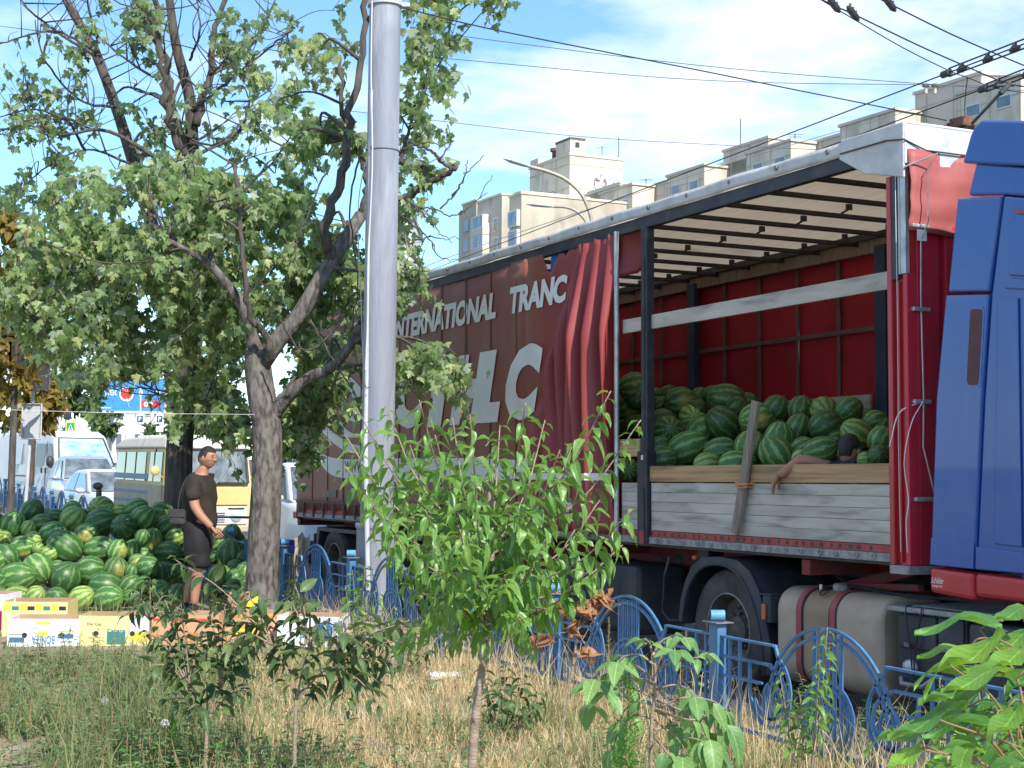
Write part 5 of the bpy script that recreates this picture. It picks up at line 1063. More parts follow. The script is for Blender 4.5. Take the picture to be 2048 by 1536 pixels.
MB().add([(k.x-.12,k.y,k.z-.14),(k.x+.12,k.y,k.z-.14),(k.x,k.y,k.z+.13)],[(0,1,2)]).build('white_triangle',MT['bb_white'],q); MB().bar((k.x,k.y-.01,k.z-.03),(k.x+.0,k.y-.01,k.z+.06),.03).bar((k.x,k.y-.01,k.z-.02),(k.x-.05,k.y-.01,k.z-.11),.022).bar((k.x,k.y-.01,k.z-.02),(k.x+.05,k.y-.01,k.z-.11),.022).build('walking_symbol',MT['ink_black'],q)
board(rl(142,840,59.8),.36,.10,'bb_white',tlr,'name_plate')
def psign(px,Y,label):
    p=P_(px,870,Y); r=empty('parking_sign',(p.x,p.y,0),0,label,'parking sign','parking signs by the shop'); g=lambda a,b:P_(a,b,Y)-r.location
    MB().tube([g(px,905),g(px,770 if px<290 else 826)],.05,7).build('post',MT['lamp_head'],r); c=g(px,838); b=board(c,.42,.52,'bb_white',r,'sign_plate',-.06); board(c,.30,.34,'sign_blue',b,'blue_field',-.09,.01)
    lettering('letter','P',.15,.24,MT['bb_white'],b,lambda a,z:(c.x-.075+a,c.y-.105,c.z-.12+z),0,.03); c=g(px,858); board(c,.40,.3,'bb_white',r,'plate',-.06)
psign(281,80,'blue parking sign on a pole just left of the dark trunk gap'); psign(320,82,'blue parking sign partly hidden by leaves beside the dark trunk')
# billboard
bc=P_(262,790,118); bb=empty('billboard',(bc.x,bc.y,0),R(6),'blue billboard with white Cyrillic lettering and red price field above the shop','billboard')
bz=bc.z; BW,BH=5.2,2.55
MB().bx(-BW/2,BW/2,0,.25,bz-BH/2,bz+BH/2).build('panel',MT['bb_blue'],bb); MB().bx(-BW/2-.1,BW/2+.1,-.05,.3,bz-BH/2-.14,bz-BH/2).bx(-BW/2-.1,BW/2+.1,-.05,.3,bz+BH/2,bz+BH/2+.12).bx(-BW/2-.12,-BW/2,-.05,.3,bz-BH/2,bz+BH/2).bx(BW/2,BW/2+.12,-.05,.3,bz-BH/2,bz+BH/2).build('frame',MT['bb_white'],bb)
MB().bx(-.3,.3,.05,.5,0,bz-BH/2-.14).build('support_post',MT['bb_white'],bb)
def bt_(s,x,z,w,h,m,bold=.03): lettering('lettering',s,w,h,MT[m],bb,lambda a,b:(x+a,-.03,z+b),0,bold)
bt_('СПЕК',-2.32,bz-.05,1.25,.42,'bb_white'); bt_('Н',.62,bz-.05,.28,.42,'bb_white'); bt_('И',1.95,bz-.05,.3,.42,'bb_white'); MB().bx(.75,2.3,-.02,-.005,bz-1.0,bz-.42).build('price_field',MT['bb_red'],bb); bt_('00',1.0,bz-.92,.72,.42,'bb_white',.05)
bt_('www',-2.3,bz-1.1,.8,.12,'bb_white',.02); MB().lathe([(0,0),(.55,0)],24,Matrix.Translation((-.35,-.02,bz+.05))@Matrix.Rotation(PI/2,4,'X')).build('picture_disc',MT['bb_white'],bb); MB().lathe([(0,0),(.45,0)],24,Matrix.Translation((-.35,-.03,bz+.1))@Matrix.Rotation(PI/2,4,'X')).build('red_flower',MT['bb_red'],bb); MB().bar((-.35,-.04,bz-.2),(-.1,-.04,bz-1.0),.07,.02).bar((-.55,-.04,bz+.5),(-.35,-.04,bz+.2),.08,.02).bar((-.2,-.04,bz+.55),(-.3,-.04,bz+.2),.08,.02).build('stem',MT['bb_white'],bb)
# shop pavilion
sc_=P_(290,860,135); shp=empty('shop_building',(sc_.x,sc_.y,0),R(3),'low shop with orange fascia and white columns under the billboard','shop'); X=lambda px:(px-290)/3000*135
MB().bx(X(250),X(420),1.5,8,0,5.2).build('wall',MT['white_wall'],shp); MB().bx(X(236),X(420),-.3,1.6,4.3,5.0).build('fascia',MT['orange'],shp); MB().bx(X(210),X(420),-.4,8.2,5.0,5.6).build('canopy',MT['white_wall'],shp)
for a,b in ((246,264),(224,232)): MB().bx(X(a),X(b),-.25,.3,0,5.0).build('column',MT['plaster_grey'],shp,bevel=.05)
for a,b in ((268,282),(296,312),(320,336),(345,360)): w=MB().bx(X(a),X(b),1.38,1.5,.9,3.6).build('window',MT['win_frame'],shp); MB().bx(X(a)+.08,X(b)-.08,1.34,1.39,1.0,3.5).build('pane',MT['win_glass'],w)
MB().bx(X(286),X(305),1.2,1.35,1.0,1.9).build('green_panel',MT['green_fabric'],shp); MB().bx(X(205),X(244),2.5,8,0,4.9).build('dark_recess',MT['dark'],shp)
# ------------------------------------------------------------------ lamps over the trailer
def lamp(pts,head,Y,label):
    P=[at(x,y,Y) for x,y in pts]; r=empty('street_lamp',(P[0].x,P[0].y,0),0,label,'street lamp','street lamps above the trailer roof'); L=r.location
    MB().tube([(0,0,0)]+[p-L for p in spline(P,20)],.06,7).build('mast',MT['lamp_steel'],r,smooth=60); a,b=at(*head[0],Y)-L,at(*head[1],Y)-L
    MB().tube([a,a+(b-a)*.3,a+(b-a)*.75,b],[.05,.12,.14,.03],8,flat=.5).build('lamp_head',MT['lamp_head'],r,smooth=60)
lamp([(1183,440),(1176,415),(1160,385),(1130,358),(1095,343),(1062,334)],[(1064,335),(1006,317)],46,'tall curved street lamp in front of the pale tower')
lamp([(1176,450),(1170,440),(1155,424),(1135,415),(1108,413)],[(1110,414),(1052,408)],58,'lower curved street lamp behind the taller one')
# ------------------------------------------------------------------ apartment blocks
def planeframe(px,py,h):
    d=ray(px,py); A=CC+d*((h-CC.z)/d.z); return A
RD=Vector((-.4397,.8980,0)).normalized(); RL=Vector((RD.y,-RD.x,0))   # along the road (away); RL: to the right/far side
def hit(A,px,py,off=0):
    o=A+RL*off; d=ray(px,py); n=RL; t=(o-CC).dot(n)/d.dot(n); p=CC+d*t; return (p-A).dot(RD),p.z
def block(root,A,s0,s1,o0,o1,z1,name,m,z0=0):
    """axis-aligned with the road: s along, o across"""
    f=[]; mb=MB()
    for z in (z0,z1):
        for s,o in ((s0,o0),(s1,o0),(s1,o1),(s0,o1)): p=A+RD*s+RL*o; f.append((p.x-root.location.x,p.y-root.location.y,z))
    mb.add(f,[(0,1,2,3),(4,7,6,5),(0,4,5,1),(1,5,6,2),(2,6,7,3),(3,7,4,0)]); return mb.build(name,MT[m],root)
A=planeframe(1830,190,32); apt=empty('apartment_building',(A.x,A.y,0),0,'long cream panel apartment block stepping away above the trailer roof','apartment block')
def seg(x0,y0,x1,y1,off,depth,name,m='plaster',wins=None,base=0):
    s1,za=hit(A,x0,y0,off); s0,zb=hit(A,x1,y1,off); z=max(za,zb); 
    b=block(apt,A,s0,s1,off,off+depth,z,name,m)
    block(apt,A,s0-.15,s1+.15,off-.15,off+depth,z+.25,'parapet','plaster_grey',z)
    for k in [s0+.12,s1-.12]+[s0+3.2*j for j in range(1,int((s1-s0)/3.2)+1)]: block(apt,A,k-.05,k+.05,off-.03,off+.02,z-.02,'panel_joint','plaster_stain',z-14)
    for j in range(0,4): block(apt,A,s0+.02,s1-.02,off-.026,off+.02,z-1.2-3*j,'panel_joint','plaster_stain',z-1.3-3*j)
    for w in wins or []:
        (wx,wy)=w; s,zz=hit(A,wx,wy,off); fr=block(apt,A,s-.8,s+.8,off-.06,off+.3,zz+.5,'window','win_frame',zz-.5); block(apt,A,s-.7,s+.7,off-.075,off-.05,zz+.4,'pane','win_glass',zz-.4).parent=apt
        for j in range(1,4):
            zz2=zz-.6-3.0*j; block(apt,A,s-1.0,s+1.0,off-.06,off+.3,zz2+.75,'window','win_frame',zz2-.75); block(apt,A,s-.85,s+.85,off-.075,off-.05,zz2+.6,'pane','win_glass',zz2-.6)
    return s0,s1,z
S_=[]
seg(1912,192,2042,158,0,12,'front_section','plaster',[(1947,221),(2008,203)])
seg(1830,190,1963,153,3,14,'stair_tower','white_wall' if False else 'plaster_grey')
seg(2042,170,2300,95,3,14,'recessed_section','plaster')
seg(1680,255,1791,228,0,12,'front_section','plaster',[(1707,284),(1758,272)])
seg(1575,303,1834,232,3,12,'recessed_section','plaster_grey')
seg(1492,310,1582,286,0,12,'front_section','plaster',[(1516,336),(1560,324)])
seg(1447,305,1537,280,3,14,'stair_tower','plaster_grey')
seg(1334,355,1409,336,0,12,'front_section','plaster',[(1351,379),(1388,370)])
seg(1240,393,1500,330,3,12,'recessed_section','plaster_grey')
seg(1200,390,1265,376,0,12,'front_section','plaster',[(1218,416),(1249,408)])
seg(1177,388,1241,368,3,14,'stair_tower','plaster_grey')
seg(1085,427,1141,413,0,12,'front_section','plaster',[(1100,449),(1126,442)])
seg(1000,447,1240,402,3,12,'recessed_section','plaster_grey')
def antenna(px,y0,y1,Y,label,arms=0):
    p=at(px,y1,Y); r=empty('roof_antenna',tuple(p),0,label,'antenna'); h=at(px,y0,Y).z-p.z; m=MB().tube([(0,0,0),(0,0,h)],.06,5); m.build('mast',MT['wire_thin'],r)
    for i in range(arms): MB().bar((-.8+.2*i,0,h*(.9-.2*i)),(.8-.2*i,0,h*(.9-.2*i)),.05).build('cross_bar',MT['wire_thin'],r)
antenna(1481,238,300,150,'tall thin antenna on the middle stair tower roof'); antenna(1590,267,290,140,'small cross-armed antenna beside the middle front section',2); antenna(1292,357,372,165,'small antenna near the far front section',2); antenna(1999,150,160,112,'antenna at the right end roof',2)
for px,py,l in ((1852,178,'round roof vent pipe at the left of the nearest tower'),(1870,178,'second roof vent pipe on the nearest tower')):
    p=at(px,py+9,118); r=empty('roof_vent',tuple(p),0,l,'roof vent'); MB().tube([(0,0,0),(0,0,.6)],.12,8).build('pipe',MT['plaster_grey'],r); MB().tube([(0,0,.55),(0,0,.75)],.3,10).build('cap',MT['plate'],r)
# far left stepped block
A2=planeframe(1040,391,31); ap2=empty('apartment_building',(A2.x,A2.y,0),0,'weathered stepped apartment block with glazed balconies left of the tower','apartment block')
def seg2(x0,y0,x1,y1,off,depth,name,m='plaster_stain'):
    s1,za=hit(A2,x0,y0,off); s0,zb=hit(A2,x1,y1,off); z=(za+zb)/2; block(ap2,A2,s0,s1,off,off+depth,z,name,m); block(ap2,A2,s0-.1,s1+.1,off-.12,off+depth,z+.25,'parapet','plaster',z); return s0,s1,z
seg2(918,424,1043,391,3.0,9,'recessed_wall'); seg2(925,412,953,402,1.5,9,'stepped_wall'); seg2(955,404,1004,393,.0,9,'stepped_wall'); seg2(1019,396,1043,388,-3,16,'stepped_wall')
def win2(px,py,w,h,off,name='window',m='win_frame',nb=3,dp=.4):
    s,z=hit(A2,px,py,off); f=block(ap2,A2,s-w/2,s+w/2,off-dp,off+.1,z+h/2,name,m,z-h/2)
    for i in range(nb):
        a=s-w/2+.1+i*(w-.1)/nb; block(ap2,A2,a,a+(w-.1)/nb-.1,off-dp-.03,off-dp+.02,z+h/2-.12,'pane','win_glass' if (i+int(py))%3 else 'pale_glass',z-h/2+.12)
for py in (443,482,521): win2(933,py+8,1.6,1.7,1.5,'window','plaster_stain',1,.05)
for py in (446,485,524):
    win2(969,py,3.2,1.5,0,'glazed_balcony','win_frame',5,1.0); s,z=hit(A2,969,py+15,0); block(ap2,A2,s-1.7,s+1.7,-1.05,.1,z+.1,'balcony_parapet','plaster_grey',z-.7)
    win2(991,py+3,1.3,1.6,0,'window','win_frame',2,.06)
for py in (438,477,516): win2(1031,py,2.2,1.7,-3,'window','win_frame',4,.4)
s,z=hit(A2,1046,455,-3); 
# tower
A3=planeframe(1140,310,40); tw=empty('tower_block',(A3.x,A3.y,0),0,'tall pale windowless-looking tower with painted graffiti and roof shed','tower block')
s1,_=hit(A3,1060,330,0); d=ray(1246,316); n=RD; t=(A3-CC).dot(n)/d.dot(n); o1=((CC+d*t)-A3).dot(RL)
block(tw,A3,0,s1,0,o1,40,'wall','plaster'); block(tw,A3,-.15,s1+.15,-.15,o1+.15,40.35,'parapet','plaster_grey',40); dd=0
for j in range(5): block(tw,A3,.05,s1-.05,-.05,.05,39-3*j,'panel_joint','plaster_stain',38.85-3*j); block(tw,A3,-.05,.05,.06,o1-.05,39-3*j,'panel_joint','plaster_stain',38.85-3*j)
for q in (.33,.66): block(tw,A3,s1*q-.06,s1*q+.06,-.045,.05,40,'panel_joint','plaster_stain'); block(tw,A3,-.045,.05,o1*q-.06,o1*q+.06,40,'panel_joint','plaster_stain')
block(tw,A3,0.05,s1*.35,0.05,o1*.28,42.0,'roof_shed','plaster',40.35); block(tw,A3,0.0,s1*.36,0.0,o1*.29,42.3,'shed_roof','roof_dark',42.0); block(tw,A3,-.05,.0,o1*.10,o1*.17,41.7,'vent_opening','dark',41.1); block(tw,A3,s1*.8,s1,.05,1.5,41.2,'roof_shed','plaster_grey',40.35)
for k in (.35,.5): p=A3+RD*s1*k+RL*.8; MB().tube([(p.x-A3.x,p.y-A3.y,40.2),(p.x-A3.x,p.y-A3.y,41.6)],.4,10).tube([(p.x-A3.x,p.y-A3.y,41.5),(p.x-A3.x,p.y-A3.y,41.9)],.65,10).build('vent_stack',MT['rust'],tw)
def graf(txt,s,o,z,w,h,face,bold,m):
    if face=='s': fn=lambda a,b:tuple(A3+RD*(s-a)+RL*(-.08-.03*(m=='graf'))+Vector((-A3.x,-A3.y,z+b-A3.z)))
    else: fn=lambda a,b:tuple(A3+RL*(o+a)-RD*(.08+.03*(m=='graf'))+Vector((-A3.x,-A3.y,z+b-A3.z)))
    lettering('graffiti',txt,w,h,MT[m],tw,fn,.1,bold)
for m,b in (('graf_dark',.13),('graf',.05)):
    graf('Гuor',s1*.86,0,34.6,s1*.5,2.0,'s',b,m); graf('GO',0,o1*.36,35.2,o1*.36,3.1,'r',b*1.2,m); graf('v',0,o1*.72,35.2,o1*.14,2.0,'r',b,m)
antenna(1204,292,330,188,'short antenna in front of the tower',1); antenna(1237,275,316,190,'thin mast at the right edge of the tower roof')
# white high-rises glimpsed left
def whitebox(x0,y0,x1,Y,depth,label,rows,cols):
    a=at(x0,y0,Y); b=at(x1,y0,Y); r=empty('white_building',(a.x,a.y,0),0,label,'building'); w=b.x-a.x; MB().bx(0,w,0,depth,0,a.z).build('wall',MT['white_wall'],r); MB().bx(-.2,w+.2,-.2,depth+.2,a.z,a.z+.4).build('parapet',MT['plaster_grey'],r)
    for i in range(rows):
        for j in range(cols):
            x=w*(j+.5)/cols; z=a.z-2.2-3*i
            if z>1: f=MB().bx(x-w/cols*.3,x+w/cols*.3,-.06,.1,z-.8,z+.8).build('window',MT['win_frame'],r); MB().bx(x-w/cols*.26,x+w/cols*.26,-.09,-.05,z-.7,z+.7).build('pane',MT['win_glass'],f)
whitebox(760,428,823,150,14,'white high-rise edge just right of the grey pole',8,3); whitebox(215,688,345,125,12,'low white building behind the trees above the billboard',3,7)
# ------------------------------------------------------------------ vehicles
YAW=math.atan2(-.898,.4397)
def vroot(name,px,Y,label,cat,dy=0,grp='vehicles parked on the road beyond the fence'):
    p=at(px,914,Y); return empty(name,(p.x,p.y,0),YAW+R(dy),label,cat,grp)
def vp(r,name,mb,m,smooth=None,bevel=0,par=None): return mb.build(name,MT[m],par or r,smooth,bevel,3 if bevel>.04 else 2)
def small_wheels(r,xs,y,rad=.32):
    for x in xs:
        for s in (-1,1):
            M=Matrix.Translation((x,s*y,rad))@Matrix.Rotation(-s*-PI/2,4,'X'); w=MB().lathe([(rad*.62,-.01),(rad*.9,-.02),(rad,.03),(rad,.2),(rad*.9,.22)],24,M).build('wheel',MT['rubber'],r,smooth=40); MB().lathe([(0,.03),(rad*.2,.0),(rad*.6,.03),(rad*.63,.0)],20,M).build('rim',MT['alu'],w,smooth=40)
def taper(poly,y0,y1,z0,z1,k):
    """prism whose half width shrinks to k between z0 and z1"""
    mb=MB().prism(poly,y0,y1); mb.v=[(x,y*(1-(1-k)*max(0,min(1,(z-z0)/(z1-z0)))**1.5),z) for x,y,z in mb.v]; return mb
def quad(pts): return MB().add(pts,[(0,1,2,3)])
# white van
v=vroot('van',176,49,'white panel van with crumpled silver sunshade behind its windscreen','van',13); v.scale=(1.07,1.07,1.10)
vp(v,'body',taper([(-5.3,.35),(-5.3,2.1),(-5.1,2.33),(-1.0,2.36),(-.6,2.22),(-.05,1.26),(.45,1.10),(.62,.9),(.66,.35)],-.97,.97,1.1,2.36,.84),'van_white',smooth=35,bevel=.10)
W_=lambda t,y,o=.03:(-.58+.50*t+o*.8,y*(.83+.13*t),2.14-.83*t+o*.5)
vp(v,'windscreen',quad([W_(0,-.86),W_(0,.86),W_(1,.92),W_(1,-.92)]),'shade_glass'); fr=MB()
for a,b in ((W_(0,-.86,.035),W_(0,.86,.035)),(W_(1,-.92,.035),W_(1,.92,.035)),(W_(0,-.86,.035),W_(1,-.92,.035)),(W_(0,.86,.035),W_(1,.92,.035))): fr.bar(a,b,.05,.02)
vp(v,'windscreen_seal',fr,'black'); vp(v,'wiper',MB().bar(W_(.95,-.7,.06),W_(.80,.0,.06),.02).bar(W_(.95,.0,.06),W_(.85,.65,.06),.02),'black')
sd_=lambda x,z:(x,-(.985-.15*max(0,(z-1.1)/1.26)**1.5)-.004,z)
vp(v,'cab_window',MB().add([sd_(-.85,1.32),sd_(-.28,1.32),sd_(-.62,1.98),sd_(-.85,1.98)],[(0,1,2,3)]),'glass'); vp(v,'side_window',quad([sd_(-1.75,1.32),sd_(-1.05,1.32),sd_(-1.05,1.98),sd_(-1.75,1.98)]),'glass'); vp(v,'panel_recess',quad([sd_(-3.4,1.35),sd_(-2.9,1.35),sd_(-2.9,1.98),sd_(-3.4,1.98)]),'car_silver')
vp(v,'door_line',MB().bar(sd_(-.95,.5),sd_(-.95,2.05),.015).bar(sd_(-1.9,.5),sd_(-1.9,2.05),.015).bar(sd_(-.15,.55),sd_(-.2,1.25),.015).bar(sd_(-3.6,1.0),sd_(-1.9,1.0),.03),'black'); vp(v,'door_handle',MB().bx(-1.16,-1.12,-1.02,-.97,1.1,1.26).bx(-.84,-.80,-1.02,-.97,1.1,1.26),'black')
vp(v,'mirror',MB().ell((-.18,-1.12,1.45),(.10,.12,.17),12,8).bx(-.2,-.12,-1.15,-.95,1.25,1.32),'black',smooth=60); vp(v,'headlamp',MB().bx(.50,.67,-.92,-.55,.72,.96).bx(.50,.67,.55,.92,.72,.96),'lampglass',bevel=.04); vp(v,'radiator_grille',MB().bx(.55,.675,-.5,.5,.72,.92),'black',bevel=.02); vp(v,'bumper',MB().bx(.4,.76,-.97,.97,.35,.62),'dark',bevel=.06); small_wheels(v,(-.25,-3.6),.80,.34)
def car(px,Y,label,m,dy=0,H=1.6,L=4.5,name='car',front=True):
    r=vroot(name,px,Y,label,'car',dy); k=H/1.6
    vp(r,'body',taper([(-L+.8,.3),(-L+.75,.95*k),(-3.2,1.0*k),(-1.0,.98*k),(.25,.90*k),(.70,.72*k),(.80,.5),(.78,.25)],-.9,.9,.5,1.1*k,.90),m,smooth=40,bevel=.10)
    vp(r,'cabin',taper([(-L+.85,.93*k),(-L+1.1,1.35*k),(-L+1.7,1.56*k),(-1.9,1.6*k),(-1.5,1.54*k),(-.5,.95*k)],-.82,.82,.95*k,1.6*k,.76),m,smooth=40,bevel=.06)
    y=lambda z:.82*(1-.24*max(0,min(1,(z-.95*k)/(.65*k)))**1.5)
    ws=lambda t,s,o=.02:(-.56-.90*t+o,s*(y((.99+.52*t)*k)-.06),(.99+.52*t)*k+o)
    vp(r,'windscreen',quad([ws(0,-1),ws(0,1),ws(1,1),ws(1,-1)]),'pale_glass')
    for s in (-1,1):
        sw=lambda x,z:(x,s*(y(z)+.012),z)
        vp(r,'side_window',MB().add([sw(-.85,1.0*k),sw(-1.62,1.48*k),sw(-2.2,1.5*k),sw(-2.2,1.0*k)],[(0,1,2,3)]).add([sw(-2.3,1.0*k),sw(-2.3,1.5*k),sw(-3.0,1.46*k),sw(-3.3,1.02*k)],[(0,1,2,3)]),'glass')
        vp(r,'headlamp',MB().bx(.36,.76,s*.62-.17,s*.62+.17,.66*k,.80*k),'lampglass',bevel=.04); vp(r,'mirror',MB().ell((-.8,s*.98,1.02*k),(.09,.11,.07),10,6),m,smooth=180)
    vp(r,'radiator_grille',MB().bx(.6,.815,-.5,.5,.48,.66*k),'black',bevel=.02); vp(r,'bumper',MB().bx(.5,.86,-.86,.86,.25,.42),'dark',bevel=.05); small_wheels(r,(.05,-2.65),.74,.33); return r
car(188,44,'silver SUV between the white van and the cream bus','car_silver',-2,1.78); car(257,37,'white car with its bonnet in front of the silver SUV','van_white',2,1.45)
car(690,26,'white SUV glimpsed between the front trunk and the trailer rear','van_white',-4,1.70)
car(232,75,'pale car far behind the white van roof','car_silver',40,1.7); car(250,62,'dark car behind the silver SUV','dark',-2,1.5)
# cream bus
u=vroot('minibus',418,31,'old cream forward-control minibus with white grille behind the walking man','minibus',2)
vp(u,'body',taper([(-4.3,.32),(-4.3,1.95),(-.12,1.98),(.0,1.25),(.05,1.2),(.07,.32)],-.93,.93,1.2,2.0,.93),'bus_cream',smooth=35,bevel=.07)
vp(u,'roof',taper([(-4.35,1.95),(-4.3,2.1),(-4.0,2.2),(-.5,2.22),(-.15,2.12),(-.02,1.95)],-.94,.94,1.9,2.22,.80),'bus_roof',smooth=35,bevel=.07)
for x in (-.6,-1.1,-1.6,-2.1,-2.6,-3.1): vp(u,'roof_rib',MB().bx(x-.03,x+.03,-.7,.7,2.2,2.245),'bus_roof',bevel=.01)
ys=lambda z:.935*(1-.07*max(0,min(1,(z-1.2)/.8))**1.5)+.006
su=lambda x,z:(x,-ys(z),z)
vp(u,'side_panel',quad([su(-4.2,.4),su(-.02,.4),su(-.03,1.2),su(-4.2,1.2)]),'bus_side')
for z0,z1 in ((.62,.70),(.80,.86),(1.0,1.06),(1.30,1.42)): vp(u,'side_stripe',quad([(a,b-.004,c) for a,b,c in (su(-4.2,z0),su(-1.25,z0),su(-1.25,z1),su(-4.2,z1))]),'bus_stripe')
for x0,x1 in ((-.78,-.20),(-1.2,-.86),(-2.3,-1.5),(-3.2,-2.4),(-4.1,-3.3)): vp(u,'side_window',quad([(a,b-.004,c) for a,b,c in (su(x0,1.27),su(x1,1.27),su(x1-.05,1.88),su(x0,1.88))]),'glass')
fx=lambda z:.075-.125*max(0,(z-1.2)/.78)+.015
vp(u,'windscreen',quad([(fx(1.27),-.80,1.27),(fx(1.27),.80,1.27),(fx(1.92),.76,1.92),(fx(1.92),-.76,1.92)]),'pale_glass'); fm=MB()
for a,b in (((-.82,1.25),(.82,1.25)),((-.78,1.94),(.78,1.94)),((-.82,1.25),(-.78,1.94)),((.82,1.25),(.78,1.94))): fm.bar((fx(a[1])+.01,a[0],a[1]),(fx(b[1])+.01,b[0],b[1]),.05,.03)
vp(u,'windscreen_seal',fm,'black'); vp(u,'front_panel',MB().bx(.07,.10,-.82,.82,.80,1.16),'bus_cream',bevel=.012); vp(u,'front_grille',MB().bx(.07,.125,-.80,.80,.40,.77),'grille',bevel=.02)
for i in range(5): vp(u,'grille_slot',MB().bx(.12,.130,-.32,.32,.44+i*.045,.462+i*.045),'black')
for s in (-1,1): vp(u,'headlamp',MB().lathe([(0,.05),(.08,.045),(.12,.015),(.13,-.02)],20,Matrix.Translation((.12,s*.56,.56))@Matrix.Rotation(PI/2,4,'Y')),'lampglass',smooth=60); vp(u,'indicator',MB().bx(.12,.135,s*.56-.17,s*.56+.17,.71,.745),'black'); vp(u,'mirror',MB().ell((-.05,s*1.10,1.50),(.04,.10,.10),12,8).bar((-.1,s*.92,1.35),(-.05,s*1.1,1.5),.02),'bus_cream',smooth=60)
vp(u,'front_bumper',MB().bx(.06,.20,-.92,.92,.24,.38),'bus_side',bevel=.03); vp(u,'door_line',MB().bar(su(-.82,.45),su(-.82,1.95),.018).bar(su(-.10,.45),su(-.12,1.2),.018),'black'); vp(u,'wiper',MB().bar((.13,.1,1.22),(.07,.42,1.62),.018),'alu'); small_wheels(u,(-.9,-3.3),.76,.33)
br=at(430,1033,25); tag(MB().tube([at(395,1033,24),at(505,1035,24)],.022,6).build('barrier_rail',MT['bluepost']),'dark blue horizontal bar in front of the bus grille','barrier rail')
# ------------------------------------------------------------------ trees
def limb(mb,pts,r0,r1,n=8,seg=None,jit=.0):
    P=spline(pts,seg or max(6,len(pts)*5)); m=len(P)
    if jit: P=[p+rv(jit)*(1 if 0<i<m-1 else 0) for i,p in enumerate(P)]
    mb.tube(P,[r0+(r1-r0)*(i/(m-1))**.8 for i in range(m)],n); return P
def proj(p):
    q=CR.transposed()@(Vector(p)-CC); return 1024+F*q.x/-q.z,768-F*q.y/-q.z
class Tree:
    def __init__(s,name,base,label,bark,cat='tree',grp=None):
        s.root=empty(name,tuple(base),0,label,cat,grp); s.b=Vector(base); s.trunk=MB(); s.br=MB(); s.tw=MB(); s.nodes=[]; s.L=[]; s.bark=bark
    def w(s,p): return Vector(p)-s.b
    def limb(s,pts,r0,r1,main=False,n=8):
        P=limb(s.trunk if main else s.br,[s.w(p) for p in pts],r0,r1,12 if main else n,jit=0 if main else r1*.6)
        if not main or True: s.nodes+=[(p,r0+(r1-r0)*i/len(P)) for i,p in enumerate(P)]
        return P
    def clump(s,c,rad,nl,size,sun=.5):
        c=s.w(c); q=min(s.nodes,key=lambda n_:(n_[0]-c).length+(.3 if n_[0].z>c.z else 0))
        mid=(q[0]+c)/2+rv(.10)+Vector((0,0,.12)); P=spline([q[0],mid,c],9); s.br.tube(P,[min(q[1]*.6,.022)*(1-.75*i/9)+.002 for i in range(10)],5)
        if rnd.random()<.4: s.nodes+= [(p,.01) for p in P[3:]]
        nt=max(3,nl//9)
        for k in range(nt):
            e=c+rv(rad*.55); e.z-=rad*.1; a=P[rnd.randint(6,9)]; T=spline([a,(a+e)/2+Vector((0,0,rad*.25)),e],6); s.tw.tube(T,[.006-.0008*i for i in range(7)],4)
            for j in range(nl//nt+1):
                p=T[rnd.randint(2,6)]+rv(rad*.14); out=(p-c); out.z=0
                d=Vector((0,0,-1.0))+out.normalized()*rnd.uniform(.05,.6)+rv(.28) if out.length>.01 else Vector((0,0,-1))
                up=Vector((0,0,.6))+out*1.2+rv(.5)+Vector((.2,-.35,0))
                u_,v_=proj(p+s.b)
                if 362<u_<452 and 868<v_<1100 or (190<u_<335 and 752<v_<835 and rnd.random()<.96) or (u_<340 and v_>835) or (v_<330 and rnd.random()<.22): continue
                s.L.append(leafM(p,d,up,size*rnd.uniform(.7,1.25),rnd.uniform(.85,1.1)))
    def bare(s,pts,r0,r1=.004): limb(s.br,[s.w(p) for p in pts],r0,r1,5,jit=.008)
    def finish(s,tm,m,nobj=280,leafname='leaf',twigm='twig'):
        s.trunk.build('trunk',MT[s.bark],s.root,smooth=180,fixn=False); 
        if s.br.v: s.br.build('branches',MT[s.bark if s.bark!='bark' else 'bark_dark'],s.root,smooth=180,fixn=False)['kind']='stuff'
        if s.tw.v: s.tw.build('twigs',MT[twigm],s.root,smooth=180,fixn=False)['kind']='stuff'
        L=sorted(s.L,key=lambda M:(M.translation+s.b-CC).length/max(.01,M.to_scale().y)); leaf_objs(leafname,tm,L[:nobj],s.root,MT[m]); 
        for k in range(len(tm)): leaf_cloud('crown',tm[k],L[nobj+k::len(tm)],s.root,MT[m])
maple=[tmpl_maple(.15,.35),tmpl_maple(.3,.7),tmpl_maple(-.1,.2)]
def A_(*p): return at(*p)
b=at(524,1240,15.4); b.z=gz(b.x,b.y)-.05
t1=Tree('maple_tree',b,'front maple with forked grey trunk in full view right of the walking man','bark')
t1.limb([b-Vector((0,0,.1)),A_(523,1190,15.4),A_(529,1050,15.4),A_(534,950,15.4),A_(534,860,15.4),A_(523,790,15.4),A_(516,735,15.4),A_(517,700,15.4)],.178,.135,True)
t1.trunk.tube([t1.w(A_(523,1252,15.4)),t1.w(A_(523,1225,15.4)),t1.w(A_(523,1195,15.4))],[.27,.20,.16],12)
RLm=t1.limb([A_(520,730,15.4),A_(556,680,15.35),A_(600,628,15.3),A_(640,560,15.3),A_(690,480,15.4),A_(722,430,15.5)],.105,.065,True)
t1.limb([A_(516,715,15.4),A_(500,665,15.3),A_(489,620,15.2),A_(458,575,15.1),A_(420,530,15.0),A_(385,508,14.9),A_(335,480,14.8)],.085,.025,True)
t1.limb([A_(520,745,15.4),A_(540,700,15.2),A_(525,660,15.1),A_(505,640,15.0),A_(490,560,14.9),A_(480,440,14.9),A_(470,330,15.0)],.05,.018)
